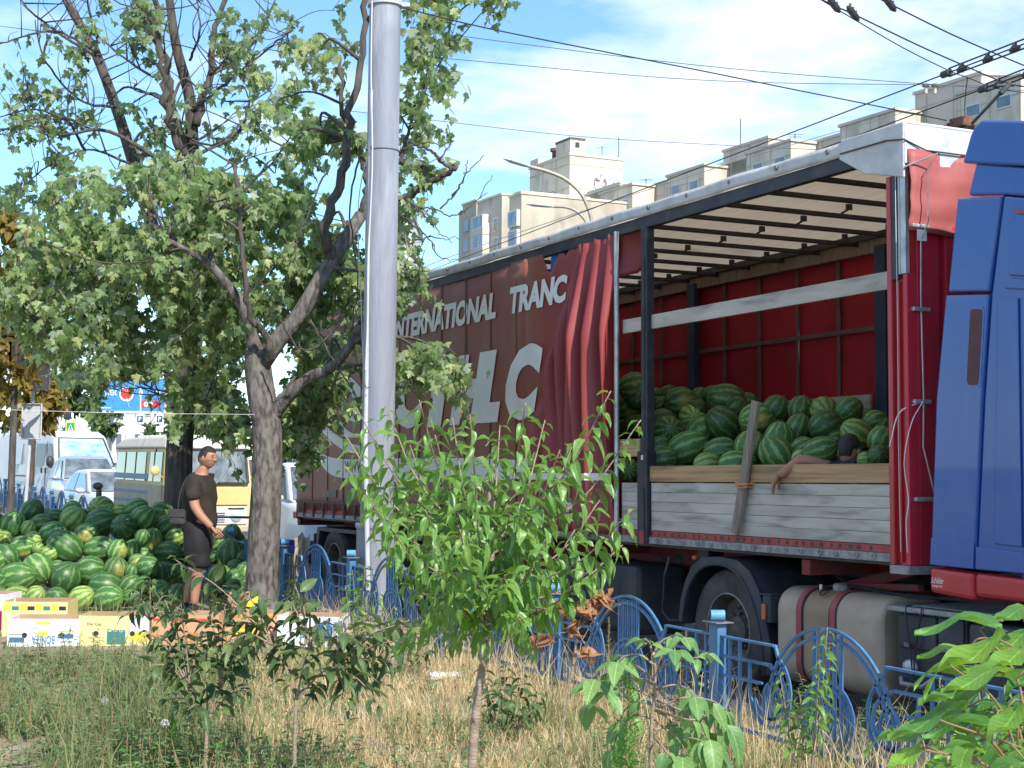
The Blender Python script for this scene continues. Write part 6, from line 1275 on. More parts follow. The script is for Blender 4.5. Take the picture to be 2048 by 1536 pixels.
t1.limb([A_(545,830,15.4),A_(578,790,15.3),A_(620,755,15.2),A_(662,735,15.1),A_(700,692,15.0),A_(718,650,15)],.085,.035,True)
t1.limb([A_(660,520,15.3),A_(655,440,15.2),A_(690,330,15.2),A_(700,230,15.3),A_(722,120,15.4),A_(735,-40,15.5)],.06,.03)
t1.limb([A_(722,430,15.5),A_(760,425,15.5),A_(812,395,15.4),A_(870,360,15.2),A_(905,340,15.1),A_(912,330,15.1)],.055,.02)
t1.limb([A_(905,338,15.1),A_(880,322,15.1),A_(860,300,15.1),A_(815,285,15.1)],.022,.012); t1.limb([A_(800,330,15.3),A_(815,270,15.3),A_(832,215,15.3)],.03,.008)
t1.limb([A_(722,430,15.5),A_(735,370,15.6),A_(720,310,15.7),A_(690,250,15.8),A_(680,120,15.8)],.05,.02)
for pts in ([(812,400),(860,440),(880,468),(920,480)],[(820,410),(870,420),(910,432),(955,398),(985,350)],[(880,418),(915,380),(940,340),(968,310)],[(905,395),(930,350),(935,320)],[(800,430),(850,470),(880,515),(918,520)],[(920,428),(940,410),(975,385)],[(830,480),(870,475),(905,485)],[(800,530),(830,560),(850,500)],[(880,320),(900,290),(905,270)],[(800,300),(860,285),(900,300)]): t1.bare([A_(x,y,15.1+rnd.uniform(-.1,.1)) for x,y in pts],.011)
for pts in ([(100,490),(200,525),(300,522),(290,522)],[(560,640),(600,700),(650,680),(690,620)],[(620,640),(680,740),(720,800)],[(720,300),(700,420),(715,560),(705,660),(722,760)],[(660,330),(620,420),(590,500),(600,540)]): t1.bare([A_(x,y,14.8) for x,y in pts],.012)
def clumps(t,lst,nl,size,scale=1.0):
    for cx,cy,rx,ry,n,Y,sp in lst:
        for i in range(n):
            a=rnd.uniform(0,2*PI); r=math.sqrt(rnd.random()); t.clump(A_(cx+rx*r*math.cos(a),cy+ry*r*math.sin(a),Y+rnd.uniform(-sp,sp)+(.9 if t is t1 and cy>330 and cx<700 else 0)),.27*scale,nl,size)
clumps(t1,[(300,420,200,100,36,14.8,.9),(170,560,150,95,26,14.9,.8),(420,560,150,110,28,15,.9),(620,470,100,120,15,15.5,.8),(250,650,210,75,24,15,.8),(400,690,70,70,8,15,.5),(640,620,60,80,7,15.6,.5),(110,470,80,80,7,14.9,.6),(610,800,55,70,9,15.3,.4),(460,850,36,70,7,15.2,.3),(600,890,30,50,3,15.3,.3),
 (862,752,66,22,9,14.6,.2),(812,560,22,80,5,15.3,.3),(862,70,60,90,11,15.4,.6),(845,200,45,85,7,15.4,.4),(965,6,35,18,3,15.3,.2),(845,330,16,70,3,15.3,.2),(610,160,110,120,9,15.8,.8),(650,310,80,80,8,15.7,.7),(520,380,100,90,9,15.4,.7),(80,640,80,70,6,15,.5),(330,810,60,45,6,15.2,.4),(790,480,30,120,4,15.9,.3),(665,650,65,150,15,15.1,.5),(640,810,75,70,7,15.2,.4),(330,600,200,150,22,15.2,.9),(560,560,90,70,7,15.0,.4),(480,470,110,90,8,15,.6),(240,740,130,50,8,15.2,.6)],40,.110)
t1.finish(maple,'maple')
b=at(356,1090,19.2); b.z=gz(b.x,b.y)-.05
t2=Tree('maple_tree',b,'back maple with dark trunk between the walking man and the cream bus','bark_dark')
t2.limb([b,A_(356,1000,19.2),A_(360,880,19.2),A_(372,780,19.2),A_(384,660,19.2),A_(392,540,19.2),A_(400,400,19.2)],.20,.13,True)
t2.trunk.tube([t2.w(b),t2.w(b+Vector((0,0,.5)))],[.3,.2],12)
t2.limb([A_(400,410,19.2),A_(385,300,19.1),A_(380,200,19.1),A_(352,90,19),A_(335,-30,19)],.11,.05,True); t2.limb([A_(382,330,19.1),A_(340,190,18.8),A_(330,120,18.7),A_(300,60,18.6),A_(262,-30,18.5)],.07,.03); t2.limb([A_(392,250,19),A_(420,150,19.2),A_(430,60,19.2),A_(470,-40,19.2)],.06,.03)
t2.limb([A_(380,690,19.2),A_(310,470,19.6),A_(268,330,19.8),A_(232,215,20),A_(188,100,20.2),A_(140,15,20.4),A_(120,-30,20.5)],.10,.05,True); t2.limb([A_(400,480,19.2),A_(370,330,18.6),A_(345,260,18.4),A_(328,200,18.3),A_(318,100,18.2),A_(310,-30,18.2)],.07,.035)
for pts,r in (([(335,330),(215,262),(120,270),(50,252),(-20,268)],.03),([(170,300),(130,240),(60,220),(-20,240)],.022),([(180,95),(110,62),(40,75),(-20,95)],.022),([(190,110),(120,68),(60,20),(20,-30)],.025),([(330,200),(250,175),(200,225),(140,260)],.02),([(385,220),(460,160),(520,110),(585,60)],.025),([(390,310),(470,270),(500,200),(490,120)],.025),([(350,260),(420,290),(480,250),(520,180)],.02),([(232,215),(160,200),(90,120),(70,40)],.022),([(268,330),(180,300),(100,330),(40,380)],.02),([(300,150),(240,110),(190,60),(170,-20)],.018),([(400,400),(470,380),(540,330),(590,260)],.03),([(420,150),(480,120),(520,60),(560,-20)],.02),([(380,120),(400,60),(390,-20)],.02)):
    P=t2.limb([A_(x,y,19+rnd.uniform(-.8,.8)) for x,y in pts],r,.008,n=6)
    for k in range(5):
        q=P[rnd.randint(3,len(P)-1)]; e=q+rv(.35)+Vector((0,0,.3)); limb(t2.br,[q,(q+e)/2+rv(.1),e],.008,.002,4,5)
for i in range(70):
    q=rnd.choice(t2.nodes)[0]; e=q+Vector((rnd.gauss(0,.7),rnd.gauss(0,.5),rnd.uniform(.1,1.0))); limb(t2.br,[q,(q+e)/2+rv(.2),e],.012,.003,4,7)
clumps(t2,[(100,150,105,110,9,19.5,1.2),(55,330,75,80,9,19,1),(255,300,110,95,8,19.3,1.2),(190,55,130,60,6,19,1.2),(380,60,130,70,8,19.2,1.2),(470,180,110,100,7,19.5,1.2),(560,100,90,90,8,19.5,1),(370,750,110,70,14,19,.7),(220,745,80,45,8,18.8,.7),(320,830,60,50,6,19.2,.5),(440,800,50,60,6,19,.5),(530,300,100,90,8,19.6,1),(660,90,60,90,5,19.8,.8),(420,640,150,90,12,19.8,.8),(200,450,190,110,16,19.6,.8),(560,560,120,110,12,19.8,.6),(60,560,60,80,6,19.4,.5)],26,.115,1.25)
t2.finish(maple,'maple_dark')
simple=[tmpl_simple(.5,.1,.3,n=3)]
def bg_tree(px,pyb,Y,cx,cy,rx,ry,n,label,m,name='tree',size=.3,seed=0,bark='bark_dark',grp=None):
    p=at(px,pyb,Y); p.z=0; t=Tree(name,p,label,bark,'tree',grp); c=at(cx,cy,Y); rr=rx*Y/3000; rz=ry*Y/3000
    t.limb([p,p*.5+Vector((c.x,c.y,c.z-rz*.6))*.5,Vector((c.x,c.y,c.z+rz*.3))],max(.08,rr*.09),.05,True)
    for i in range(9): e=Vector((c.x,c.y,c.z))+Vector((rnd.uniform(-.8,.8)*rr,rnd.uniform(-.8,.8)*rr,rnd.uniform(-.8,.8)*rz)); t.limb([Vector((c.x,c.y,c.z-rz*.7)),(e+c)/2+rv(.1*rr),e],.06*rr,.02)
    hub=[]
    for i in range(max(10,n//40)):
        while True:
            q=Vector((rnd.uniform(-1,1),rnd.uniform(-1,1),rnd.uniform(-1,1)))
            if .25<q.length<1: break
        hub.append((Vector((q.x*rr,q.y*rr,q.z*rz)),rnd.uniform(.16,.3)))
    for i in range(n):
        h,s=rnd.choice(hub); q=t.w(c)+h+rv(s*.5*max(rr,.6)); t.L.append(leafM(q,rv()+Vector((0,0,-.6)),rv()+Vector((.2,-.4,.9)),size*rnd.uniform(.7,1.3)))
    t.finish(simple,m,0,'leaf'); return t
bg_tree(20,1000,27,35,610,85,190,2600,'autumn-brown chestnut tree at the left picture edge','autumn',size=.26)
bg_tree(60,960,33,70,800,60,60,900,'lower golden tree behind the leaning sign post','autumn',size=.26)
bg_tree(150,900,95,150,770,60,75,1500,'green street tree behind the crossing sign','pale_tree',size=.55); bg_tree(205,895,90,206,853,24,26,500,'small round green tree under the billboard','pale_tree',size=.4)
bg_tree(215,900,125,205,800,35,75,900,'dark tall tree just left of the billboard','dark_tree',size=.7); bg_tree(330,900,115,330,870,50,22,500,'low green bush line by the shop','pale_tree',size=.5); bg_tree(95,900,110,70,850,60,45,900,'pale green tree behind the white van','pale_tree',size=.55); bg_tree(440,900,70,440,850,70,45,900,'yellowing tree behind the cream bus','pale_tree',size=.45); bg_tree(580,930,60,560,880,60,60,900,'green tree behind the white SUV','dark_tree',size=.4)
bg_tree(-60,980,30,-70,700,110,240,1600,'brown chestnut tree outside the left edge','autumn',size=.28); bg_tree(300,900,150,280,735,110,60,1400,'dark tree mass above the billboard','dark_tree',size=.8)
# ------------------------------------------------------------------ saplings and shrubs in the foreground
plumT=[tmpl_simple(.46,.28,.45,.25,6),tmpl_simple(.42,.4,.8,.2,6,ph=2),tmpl_simple(.5,.2,.25,.4,6,ph=4)]
class Plant(Tree):
    def shoot(s,pts,r0,size,n0,step,drop=.6,r1=.002,start=.3,seg=16,mb=None):
        P=limb(mb or s.br,[s.w(p) for p in pts],r0,r1,5,seg); L=sum((P[i+1]-P[i]).length for i in range(len(P)-1)); n=max(3,int(L*(1-start)/step)); ph=rnd.uniform(0,6)
        for k in range(n):
            t=start+(1-start)*(k+.5)/n; f=t*(len(P)-1); i=min(int(f),len(P)-2); p=P[i].lerp(P[i+1],f-i); d=(P[i+1]-P[i]).normalized(); a=ph+k*2.4
            o=d.orthogonal().normalized(); o=Matrix.Rotation(a,3,d)@o
            ld=o*1.0+d*.55+Vector((0,0,-drop))+rv(.18); up=Vector((0,0,1))+o*.3+rv(.25)
            pet=ld.normalized()*size*.12; s.tw.tube([p,p+pet],.0012,3)
            sz=size*rnd.uniform(.65,1.15)*(1-.45*max(0,(t-.75)/.25)); s.L.append(leafM(p+pet,ld,up,sz,rnd.uniform(.85,1.1)))
Y=5.0; b=at(945,1600,Y); b=Vector((b.x-.02,Y,.13))
pl=Plant('plum_sapling',b,'young plum sapling with thin trunk and fresh green leaves, centre foreground','stem_tan','sapling')
pl.limb([b,A_(944,1540,Y),A_(955,1400,Y),A_(968,1310,Y),A_(972,1200,Y),A_(985,1080,Y),A_(975,960,Y)],.019,.008,True)
tips=[(712,815,-.1),(770,808,.1),(838,800,-.2),(690,870,.15),(688,930,-.1),(745,1010,-.2),(905,835,.15),(940,830,-.15),(1000,850,.2),(1052,805,-.1),(1090,840,.2),(1222,782,-.1),(1150,880,.1),(1282,840,0),(1262,1022,-.15),(1245,1090,.1),(1200,1000,.2),(1180,1140,-.15),(800,1290,.1),(865,1240,.25),(1060,1300,.1),(1040,1240,-.25),(1110,1220,-.1),(880,1140,-.3),(1010,1150,-.3),(1090,1080,-.25),(850,1020,-.3),(950,960,-.3),(1060,960,-.25),(900,920,.25),(990,930,.2),(790,960,.25),(1120,980,.25),(820,890,.2),(1020,1020,-.2),(920,1060,-.35),(760,1080,.2),(1150,1060,.0),(970,1290,-.2),(900,1290,.1),(830,1180,-.1),(1085,1150,.15),(870,870,-.1),(1120,900,-.2)]
for x,y,dz in tips:
    oy=1320-(1320-y)*.42 if y<1150 else 1180-(y-1180)*.4; oy=min(max(oy,1000),1300); o=A_(972+rnd.uniform(-6,6),oy,Y); e=A_(x,y,Y+dz*2); m_=(o+e)/2+Vector((0,0,-.03))+Vector(((e.x-o.x)*.12,0,0))
    pl.shoot([o,m_,e],.0042,.085,0,.0172,.85,start=.2)
pl.finish(plumT,'plum',300,twigm='twig_green')
Y=7.2
def shrub(base,trunk,tips,label,m,size,Y,step=.024,name='pear_shrub',r=.014):
    b=Vector((base.x,base.y,gz(base.x,base.y)-.02)); p=Plant(name,b,label,'stem_tan','shrub'); p.limb([b]+trunk,r,r*.55,True)
    for o,tps in tips:
        for (x,y,dz) in tps: e=A_(x,y,Y+dz); q=o; p.shoot([q,(q+e)/2+Vector((0,0,.05)),e],.006,size,0,step,.35,start=.15)
    p.finish(plumT,m,300,twigm='twig'); return p
k=A_(592,1400,Y); k2=A_(665,1345,Y); k3=A_(545,1290,Y); k4=A_(620,1300,Y)
shrub(A_(590,1540,Y),[A_(589,1500,Y),k],[(k,[(700,1330,-.1),(545,1290,.1),(625,1290,0),(520,1230,.1),(640,1380,.2)]),(k3,[(348,1118,0),(420,1200,.1),(450,1290,-.1),(480,1180,.2),(500,1250,0)]),(k2,[(800,1330,.1),(830,1280,-.1),(760,1410,-.2),(730,1300,.2),(790,1250,0),(700,1420,-.2),(770,1370,.15),(680,1270,.2),(820,1240,.2),(700,1250,-.1)]),(k4,[(565,1190,0),(600,1220,.1),(640,1250,-.1),(540,1330,.2),(585,1160,.1)])],'dark-leaved pear shrub with forked stem in the dry grass','dark_leaf',.115,Y)
k=A_(415,1440,7.4); k2=A_(380,1380,7.4); k3=A_(440,1370,7.4)
shrub(A_(412,1560,7.4),[A_(412,1500,7.4),k],[(k,[(340,1330,0),(480,1330,.1),(410,1300,-.1),(375,1420,-.2),(500,1380,.1),(330,1400,.1)]),(k2,[(320,1270,.1),(360,1220,0),(300,1330,-.1),(400,1270,.15),(290,1260,0),(330,1200,.1)]),(k3,[(470,1260,0),(420,1230,.1),(500,1300,-.1),(450,1210,.1),(520,1270,.1)])],'dark-leaved pear shrub left of the forked one, several thin stems','dark_leaf',.11,7.4)
k=A_(300,1240,9.0)
shrub(A_(300,1420,9.0),[A_(300,1330,9),k],[(k,[(265,1180,0),(340,1190,.1),(300,1160,0),(250,1230,.1),(350,1240,0),(280,1210,-.2),(380,1225,.1)])],'low leafy sprout in front of the yellow carton','dark_leaf',.10,9.0,.022,'pear_shrub',.008)
# walnut seedling
walT=[tmpl_simple(.52,.16,.45,.06,7),tmpl_simple(.5,.22,.7,.05,7),tmpl_simple(.5,.1,.25,.08,7)]
Y=4.5; b=at(1300,1600,Y); b=Vector((b.x,Y,.12)); wn_=Plant('walnut_seedling',b,'walnut seedling with large compound leaves in front of the fence post','stem_tan','seedling'); wn_.limb([b,A_(1302,1500,Y),A_(1308,1400,Y),A_(1310,1330,Y),A_(1300,1290,Y)],.007,.0035,True)
def rachis(pts,n,size,drop):
    P=limb(wn_.br,[wn_.w(p) for p in pts],.004,.002,5,12); 
    for k in range(n):
        f=(.35+.62*k/(n-1))*12; i=min(int(f),11); p=P[i].lerp(P[i+1],f-i); d=(P[i+1]-P[i]).normalized(); sd=d.cross(Vector((0,-.5,1))).normalized()
        for s in (-1,1): ld=sd*s+d*.55+Vector((0,0,-drop))+rv(.12); wn_.L.append(leafM(p+ld.normalized()*.008,ld,Vector((0,-.35,1))+rv(.15),.86*size*rnd.uniform(.8,1.05)*(.7+.3*k/(n-1))))
    wn_.L.append(leafM(P[-1],(P[-1]-P[-3]).normalized()+Vector((0,0,-drop*.7)),Vector((0,-.4,1)),size*1.0))
for pts,n,sz,dr in (([(1318,1415),(1370,1395),(1425,1402),(1450,1420)],3,.135,1.0),([(1312,1400),(1260,1375),(1215,1385),(1180,1410)],3,.125,.6),([(1310,1340),(1355,1320),(1395,1315),(1415,1305)],3,.085,.4),([(1303,1300),(1298,1285),(1285,1278)],2,.075,.1),([(1308,1360),(1270,1330),(1240,1330),(1220,1345)],3,.10,.4),([(1310,1440),(1350,1470),(1400,1480),(1430,1500)],3,.14,.8),([(1308,1420),(1340,1440),(1360,1490),(1365,1510)],2,.13,.8),([(1310,1380),(1345,1370),(1370,1375),(1390,1395)],3,.10,.6),([(1308,1345),(1330,1300),(1345,1290),(1350,1300)],2,.08,.5),([(1310,1440),(1270,1430),(1240,1460),(1225,1500)],3,.12,.9),([(1310,1460),(1350,1450),(1390,1460),(1420,1480)],3,.13,1.0),([(1308,1330),(1280,1310),(1250,1312),(1235,1325)],3,.10,.4),([(1306,1310),(1320,1285),(1345,1272),(1370,1275)],3,.085,.3),([(1308,1370),(1270,1355),(1225,1365),(1190,1360)],3,.11,.5),([(1312,1420),(1380,1440),(1420,1430),(1455,1450)],3,.13,.7),([(1306,1390),(1280,1400),(1250,1420),(1240,1445)],2,.11,.8),([(1312,1400),(1360,1420),(1400,1440),(1420,1465)],3,.12,.9),([(1305,1470),(1330,1500),(1345,1520),(1350,1540)],2,.12,.8)): rachis([A_(x,y,Y+rnd.uniform(-.15,.15)) for x,y in pts],n,sz,dr)
wn_.finish(walT,'walnut',300,twigm='twig_green')
# broad-leaved shrub at the right corner
bigT=[tmpl_simple(.58,.10,.18,.55,9,heart=1),tmpl_simple(.52,.16,.30,.7,9,heart=1,ph=2),tmpl_simple(.60,.05,.12,.45,9,heart=1,ph=4)]
Y=3.3; b=Vector((at(2060,1500,Y).x,Y,.1)); bl=Plant('broad_leaf_shrub',b,'shrub with big heart-shaped bright green leaves in the bottom right corner','twig_green','shrub'); stems=[]
for x,y,dz in ((1900,1330,-.1),(1960,1260,.1),(2040,1225,.15),(1880,1440,-.2),(2060,1330,0),(1960,1400,.1),(2000,1480,-.25),(1850,1500,-.2)):
    o=A_(2060,1640,Y); e=A_(x,y,Y+dz); stems.append(limb(bl.br,[bl.w(o),bl.w((o*.35+e*.65)+Vector((.05,0,.02))),bl.w(e)],.0045,.002,6,14))
def bigleaf(bx_,by,tx,ty,dz,w=1.0):
    p=bl.w(A_(bx_,by,Y+dz)); q=bl.w(A_(tx,ty,Y+dz-.05)); d=q-p; bl.L.append(leafM(p,d,Vector((.05,-.06,1))+rv(.08),d.length*1.05,w*.8)); s_=min((x for S__ in stems for x in S__),key=lambda z:(z-p).length); bl.tw.tube([s_,(s_+p)/2+Vector((0,0,.01)),p],.0025,4)
for q in ((2062,1222,1985,1225,.1,1.6),(2005,1242,1836,1240,0,.75),(1935,1300,1838,1298,.1,.9),(2000,1280,1835,1332,-.05,.8),(2060,1265,1950,1300,.15,1.1),(2050,1300,1960,1330,-.1,1.3),(1975,1335,1830,1318,.05,.8),(2030,1360,1840,1372,0,.8),(2010,1345,1885,1360,-.15,1),(1930,1420,1775,1448,-.1,.8),(1850,1465,1728,1462,0,.9),(1990,1440,1850,1452,-.1,.75),(2040,1420,1960,1470,-.2,1.2),(1960,1480,1870,1500,-.1,1),(2048,1460,1960,1440,.1,1),(1935,1500,1905,1560,-.2,1.2),(2050,1520,1960,1545,-.3,1.1),(1830,1500,1765,1540,-.1,1.2),(2060,1400,1990,1420,.2,1.2),(2070,1340,2000,1380,.1,1.2),(1900,1540,1830,1560,-.2,1),(2060,1480,2010,1540,-.2,1.2),(1955,1390,1880,1420,.2,1),(2075,1250,2030,1290,.2,1.2)): bigleaf(*q)
for i in range(26): x=rnd.uniform(1880,2120); y=rnd.uniform(1380,1600); a=rnd.uniform(-.5,.6); l=rnd.uniform(70,120); bigleaf(x,y,x-l*math.cos(a),y+l*math.sin(a),rnd.uniform(0,.45),rnd.uniform(.8,1.2))
bl.finish(bigT,'bigleaf',300,twigm='twig_green')
# slender weedy sapling behind the broad leaves and the one climbing the fence ring
def sprig(px,pyb,Y,tips,label,m,size,step,name='wild_sapling',r=.006,T=plumT,start=.1,grp=None):
    b=at(px,pyb,Y); b.z=gz(b.x,b.y)-.02; p=Plant(name,b,label,'stem_tan','sapling',grp)
    for x,y,dz in tips: e=A_(x,y,Y+dz); p.shoot([b,(b+e)/2+Vector(((e.x-b.x)*.1,0,.03)),e],r,size,0,step,.6,start=start)
    p.trunk.tube([(0,0,-.02),(0,0,.06)],r*1.3,6); p.finish(T,m,300,twigm='twig_green')
sprig(1615,1600,6.9,[(1655,1255,0),(1560,1350,.1),(1640,1320,-.1),(1600,1390,.1)],'thin drooping sapling growing against the fence arch','plum',.085,.016,start=.45)
sprig(1960,1600,5.5,[(1885,1370,0),(1960,1350,.2),(1850,1420,-.1),(2010,1370,.1),(1920,1400,.2),(1990,1430,0)],'slim sapling with narrow leaves behind the broad-leaved shrub','plum',.095,.02,start=.3)
sprig(1010,1470,9.0,[(960,1330,0),(1050,1340,.1),(1000,1360,-.2),(1090,1380,.1),(940,1390,.1),(1070,1420,-.2),(1010,1320,.2)],'low green bush at the foot of the plum sapling','dark_leaf',.10,.02,start=.1)
sprig(720,1260,12.5,[(760,1180,0),(705,1140,.1),(730,1130,.2),(690,1170,0),(790,1210,.1)],'small elm sprout in front of the grey pole base','plum',.11,.03,start=.2)
sprig(800,1330,11.2,[(760,1260,0),(830,1240,.1),(880,1270,.1),(720,1280,0),(850,1300,.1)],'small leafy sprout in front of the fence beside the plum sapling','dark_leaf',.10,.025,start=.1)
# withered stalk
dd=Plant('withered_stalk',(lambda p:Vector((p.x,p.y,gz(p.x,p.y))))(at(1120,1490,7.6)),'pale dry stalk with curled brown leaves in front of the blue post','stem_tan','dead plant'); Y=7.6
dd.limb([A_(1118,1495,Y),A_(1135,1400,Y),A_(1152,1290,Y),A_(1158,1240,Y)],.007,.004,True)
for x,y in ((1110,1210),(1130,1200),(1170,1205),(1200,1180),(1150,1250),(1175,1300),(1085,1270),(1140,1220),(1190,1215),(1205,1195)):
    e=A_(x,y,Y); limb(dd.br,[dd.w(A_(1156,1262,Y)),dd.w((A_(1156,1262,Y)+e)/2),dd.w(e)],.003,.001,4,6)
    for k in range(9): dd.L.append(leafM(dd.w(e)+rv(.018),Vector((rnd.uniform(-.6,.6),rnd.uniform(-.6,.6),-1)),rv(),rnd.uniform(.04,.085),.9))
dd.finish([tmpl_simple(.5,.9,1.2,.9,6),tmpl_simple(.4,1.4,.9,1.1,6,ph=3)],'dead',90)
# feathery weeds
needT=[tmpl_simple(.16,.2,.3,0,3)]
def herb(px,pyt,pyb,Y,n,label,m='herb',ln=.055,name='fleabane_weed',grp=None,w=1):
    t_=at(px,pyt,Y); b=at(px,pyb,Y); b=Vector((b.x,Y,gz(b.x,Y))); p=Plant(name,b,label,'twig_green','weed',grp); p.limb([b,(b+t_)/2+rv(.01),t_],.004,.002,True); h=(t_-b)
    for i in range(n):
        t=max(.12,1-(i/n)**1.0*.88); a=i*2.399; d=Vector((math.cos(a),math.sin(a),.55+.5*t)); s=ln*(1.25-.75*t)*rnd.uniform(.8,1.2); p.L.append(leafM(h*t,d,Vector((0,0,1))+rv(.2),s,w))
        if t<.8 and i%2==0: p.L.append(leafM(h*t+d.normalized()*.02,d+rv(.3),Vector((0,0,1)),s*.8,w))
    p.finish(needT,m,min(n,200),twigm='twig_green')
herb(1260,1322,1600,4.4,330,'bright green feathery fleabane beside the walnut seedling',ln=.075); herb(1235,1440,1600,4.6,200,'second feathery fleabane, lower and darker, left of the tall one',ln=.06)
herb(345,1400,1545,7.6,150,'slim bright weed stalk between the dark shrubs and the dandelion',ln=.06)
for px,pt,pb_,Y,l in ((1372,1262,1440,9.1,'pale flowering weed spike left of the front fence post'),(1218,1235,1400,10,'tall weed spike in front of the fence arch'),(1880,1355,1560,6.5,'weed spike behind the broad leaves')): herb(px,pt,pb_,Y,140,l,'flower_weed',.035,'flowering_weed','flowering weed spikes along the fence')
for i,(px,py,l) in enumerate(((330,1447,'white dandelion clock on a bare stalk'),(210,1402,'small dandelion clock among green weeds at left'))):
    p=at(px,py,8.3-i*-.6); g_=gz(p.x,p.y); r=empty('dandelion',(p.x,p.y,g_),0,l,'dandelion'); h=max(.1,p.z-g_); MB().tube([(0,0,0),(.01,0,h*.5),(0,0,h)],.003,5).build('stalk',MT['twig_green'],r); sd=MB(); 
    for k in range(90): d=rv().normalized(); sd.bar(Vector((0,0,h)),Vector((0,0,h))+d*.026,.0012)
    sd.build('seed_head',MT['seed'],r)
# ------------------------------------------------------------------ grass and ground weeds
def blade_field(name,N,mask,hr,wr,m,bend=.5,rect=None):
    Yv=NP.uniform(rect[0],rect[1],N); Xv=Yv*NP.uniform(rect[2],rect[3],N); keep=mask(Xv,Yv)>NP.random(N); Xv=Xv[keep]; Yv=Yv[keep]; n=len(Xv)
    Z=np.array([gz(x,y) for x,y in zip(Xv,Yv)],'f')-.01
    h=NP.uniform(hr[0],hr[1],n)*(.6+.8*NP.random(n)); a=NP.uniform(0,2*PI,n); w=NP.uniform(wr[0],wr[1],n); la=NP.uniform(0,2*PI,n); b=h*bend*NP.uniform(.2,1.2,n)
    ca,sa=np.cos(a)*w,np.sin(a)*w; lx,ly=np.cos(la)*b,np.sin(la)*b
    V=np.zeros((n,5,3),'f'); B=np.stack([Xv,Yv,Z],1)
    V[:,0]=B; V[:,0,0]-=ca; V[:,0,1]-=sa; V[:,1]=B; V[:,1,0]+=ca; V[:,1,1]+=sa
    mid=B+np.stack([lx*.3,ly*.3,h*.6],1); V[:,2]=mid; V[:,2,0]+=ca*.8; V[:,2,1]+=sa*.8; V[:,3]=mid; V[:,3,0]-=ca*.8; V[:,3,1]-=sa*.8; V[:,4]=B+np.stack([lx,ly,h],1)
    F0=np.array([(0,1,2),(0,2,3),(3,2,4)],'i'); Fc=(F0[None]+(np.arange(n)*5)[:,None,None]).reshape(-1,3)
    me=npmesh(name,V.reshape(-1,3),Fc,MT[m],np.repeat(NP.random(n),5)); o=link(name,me); o['kind']='stuff'; return o
def sstep(a,b,x): t=np.clip((x-a)/(b-a),0,1); return t*t*(3-2*t)
def nz2(X,Y,s,o=0): return np.array([mnoise.noise(Vector((x*s+o,y*s,o))) for x,y in zip(X,Y)])
fmask=lambda X,Y: (((X-P0.x)*FN.x+(Y-P0.y)*FN.y)>-.30)
def gpx(X,Y): return 1024+3000*X/Y
def m_dry(X,Y):
    px=gpx(X,Y); return fmask(X,Y)*sstep(300,620,px+nz2(X,Y,.9)*160)*(1-.75*sstep(11.9,12.8,Y))*(.25+.75*sstep(-.35,.15,nz2(X,Y,1.6,7)))
def m_green(X,Y):
    px=gpx(X,Y); return fmask(X,Y)*np.clip((1-sstep(380,640,px+nz2(X,Y,.9)*160))+.10+.35*sstep(1150,1500,px),0,1)*(1-.93*sstep(11.7,12.6,Y))*(.2+.8*sstep(-.3,.2,nz2(X,Y,1.3,3)))*(1-.9*((px<110)&(Y<8.7)))
blade_field('dry_grass',120000,m_dry,(.04,.15),(.0016,.0034),'grass_dry',.8,(6.8,15.5,-.30,.36))
blade_field('grass',90000,m_green,(.04,.15),(.0018,.0040),'grass_green',.7,(6.8,14.8,-.42,.36))
blade_field('grass',26000,lambda X,Y:fmask(X,Y)*.8*(.3+.7*sstep(-.2,.3,nz2(X,Y,.8))),(.06,.25),(.003,.007),'grass_green',.6,(14.5,44,-.48,-.05))
blade_field('dry_grass',15000,lambda X,Y:fmask(X,Y)*1.0*(np.abs((X-P0.x)*FN.x+(Y-P0.y)*FN.y)<.6),(.12,.42),(.0016,.0034),'grass_dry',.5,(6.3,14.5,-.15,.36))
blade_field('grass',16000,lambda X,Y:m_green(X,Y)*(gpx(X,Y)<700)*sstep(0,.25,nz2(X,Y,1.1,9)),(.18,.40),(.002,.0042),'grass_green',.6,(6.9,11.2,-.42,.0))
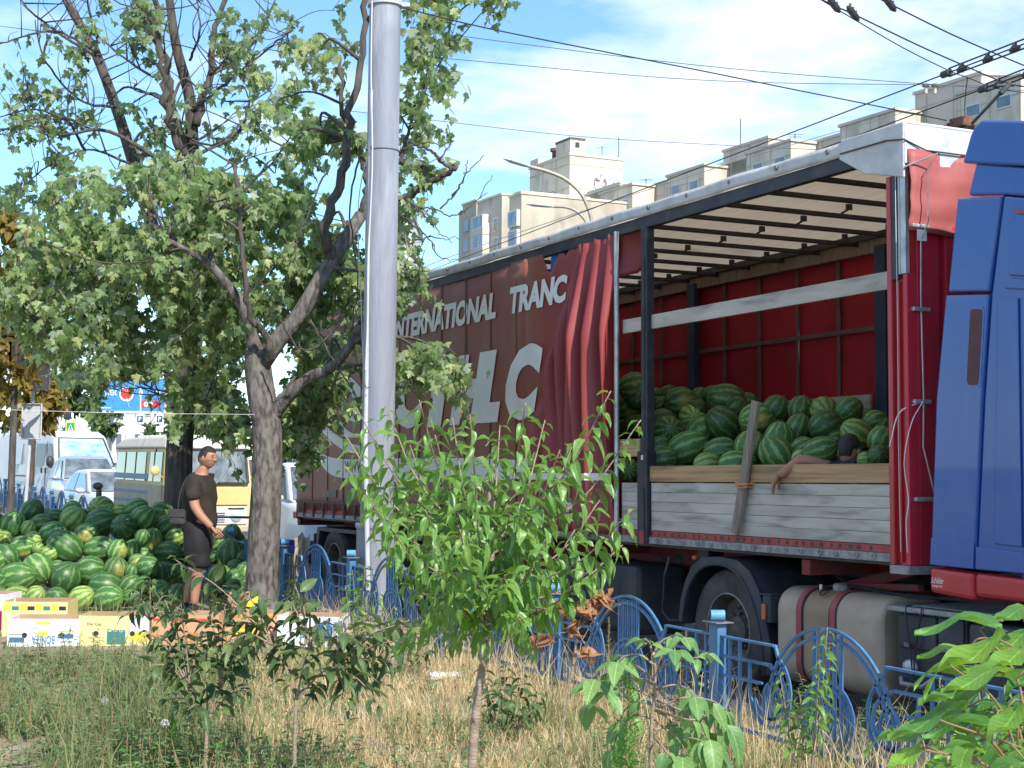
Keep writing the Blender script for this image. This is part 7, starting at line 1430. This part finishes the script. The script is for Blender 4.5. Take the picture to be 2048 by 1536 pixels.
blade_field('grass',22000,lambda X,Y:fmask(X,Y)*(gpx(X,Y)>430)*sstep(.12,.35,nz2(X,Y,1.5,21))*(Y<12.5),(.10,.28),(.002,.004),'grass_green',.6,(6.9,12.6,-.22,.34))
# leafy ground weeds
def weeds(name,N,mask,size,tm,m,rect,nl,hh):
    Yv=NP.uniform(rect[0],rect[1],N); Xv=Yv*NP.uniform(rect[2],rect[3],N); keep=mask(Xv,Yv)>NP.random(N); Ms=[]; st=MB()
    for x,y in zip(Xv[keep],Yv[keep]):
        x,y=float(x),float(y); z=gz(x,y); h=hh*rnd.uniform(.3,1.2); lean=Vector((rnd.gauss(0,.25),rnd.gauss(0,.25),1)).normalized(); st.tube([(x,y,z),Vector((x,y,z))+lean*h],.002,3)
        for k in range(nl):
            t=rnd.uniform(.1,1); a=rnd.uniform(0,6.3); d=Vector((math.cos(a),math.sin(a),rnd.uniform(-.1,.7))); Ms.append(leafM(Vector((x,y,z))+lean*h*t,d,Vector((0,0,1))+rv(.3),size*rnd.uniform(.5,1.3)*(1.15-.5*t)))
    leaf_cloud(name,tm,Ms,None,MT[m]); o=st.build('weed_stems',MT['twig_green'],fixn=False); o['kind']='stuff'
wT=tmpl_simple(.34,.15,.4,.1,3); wT2=tmpl_simple(.7,.1,.3,.1,3)
weeds('ground_weeds',3400,lambda X,Y:m_green(X,Y)*(gpx(X,Y)<760)+.03+.35*((gpx(X,Y)>1180)&(gpx(X,Y)<1500)&(Y<9))+.30*((gpx(X,Y)>480)&(gpx(X,Y)<1000)&(Y<8.6)),.055,wT,'weed',(6.9,11.9,-.40,.3),18,.27)
weeds('ground_weeds',650,lambda X,Y:m_green(X,Y)*.8+.05*(gpx(X,Y)>600),.085,wT2,'weed',(6.8,12.0,-.36,.36),7,.10)
weeds('ground_weeds',700,lambda X,Y:fmask(X,Y)*(np.abs((X-P0.x)*FN.x+(Y-P0.y)*FN.y)<.55)*.6,.05,wT,'herb',(6.2,14.0,-.15,.36),10,.26)
weeds('ground_weeds',90,lambda X,Y:(gpx(X,Y)>240)*(gpx(X,Y)<720)*(Y<8.2)*1.0,.07,wT,'herb',(6.9,8.4,-.28,-.05),18,.26)
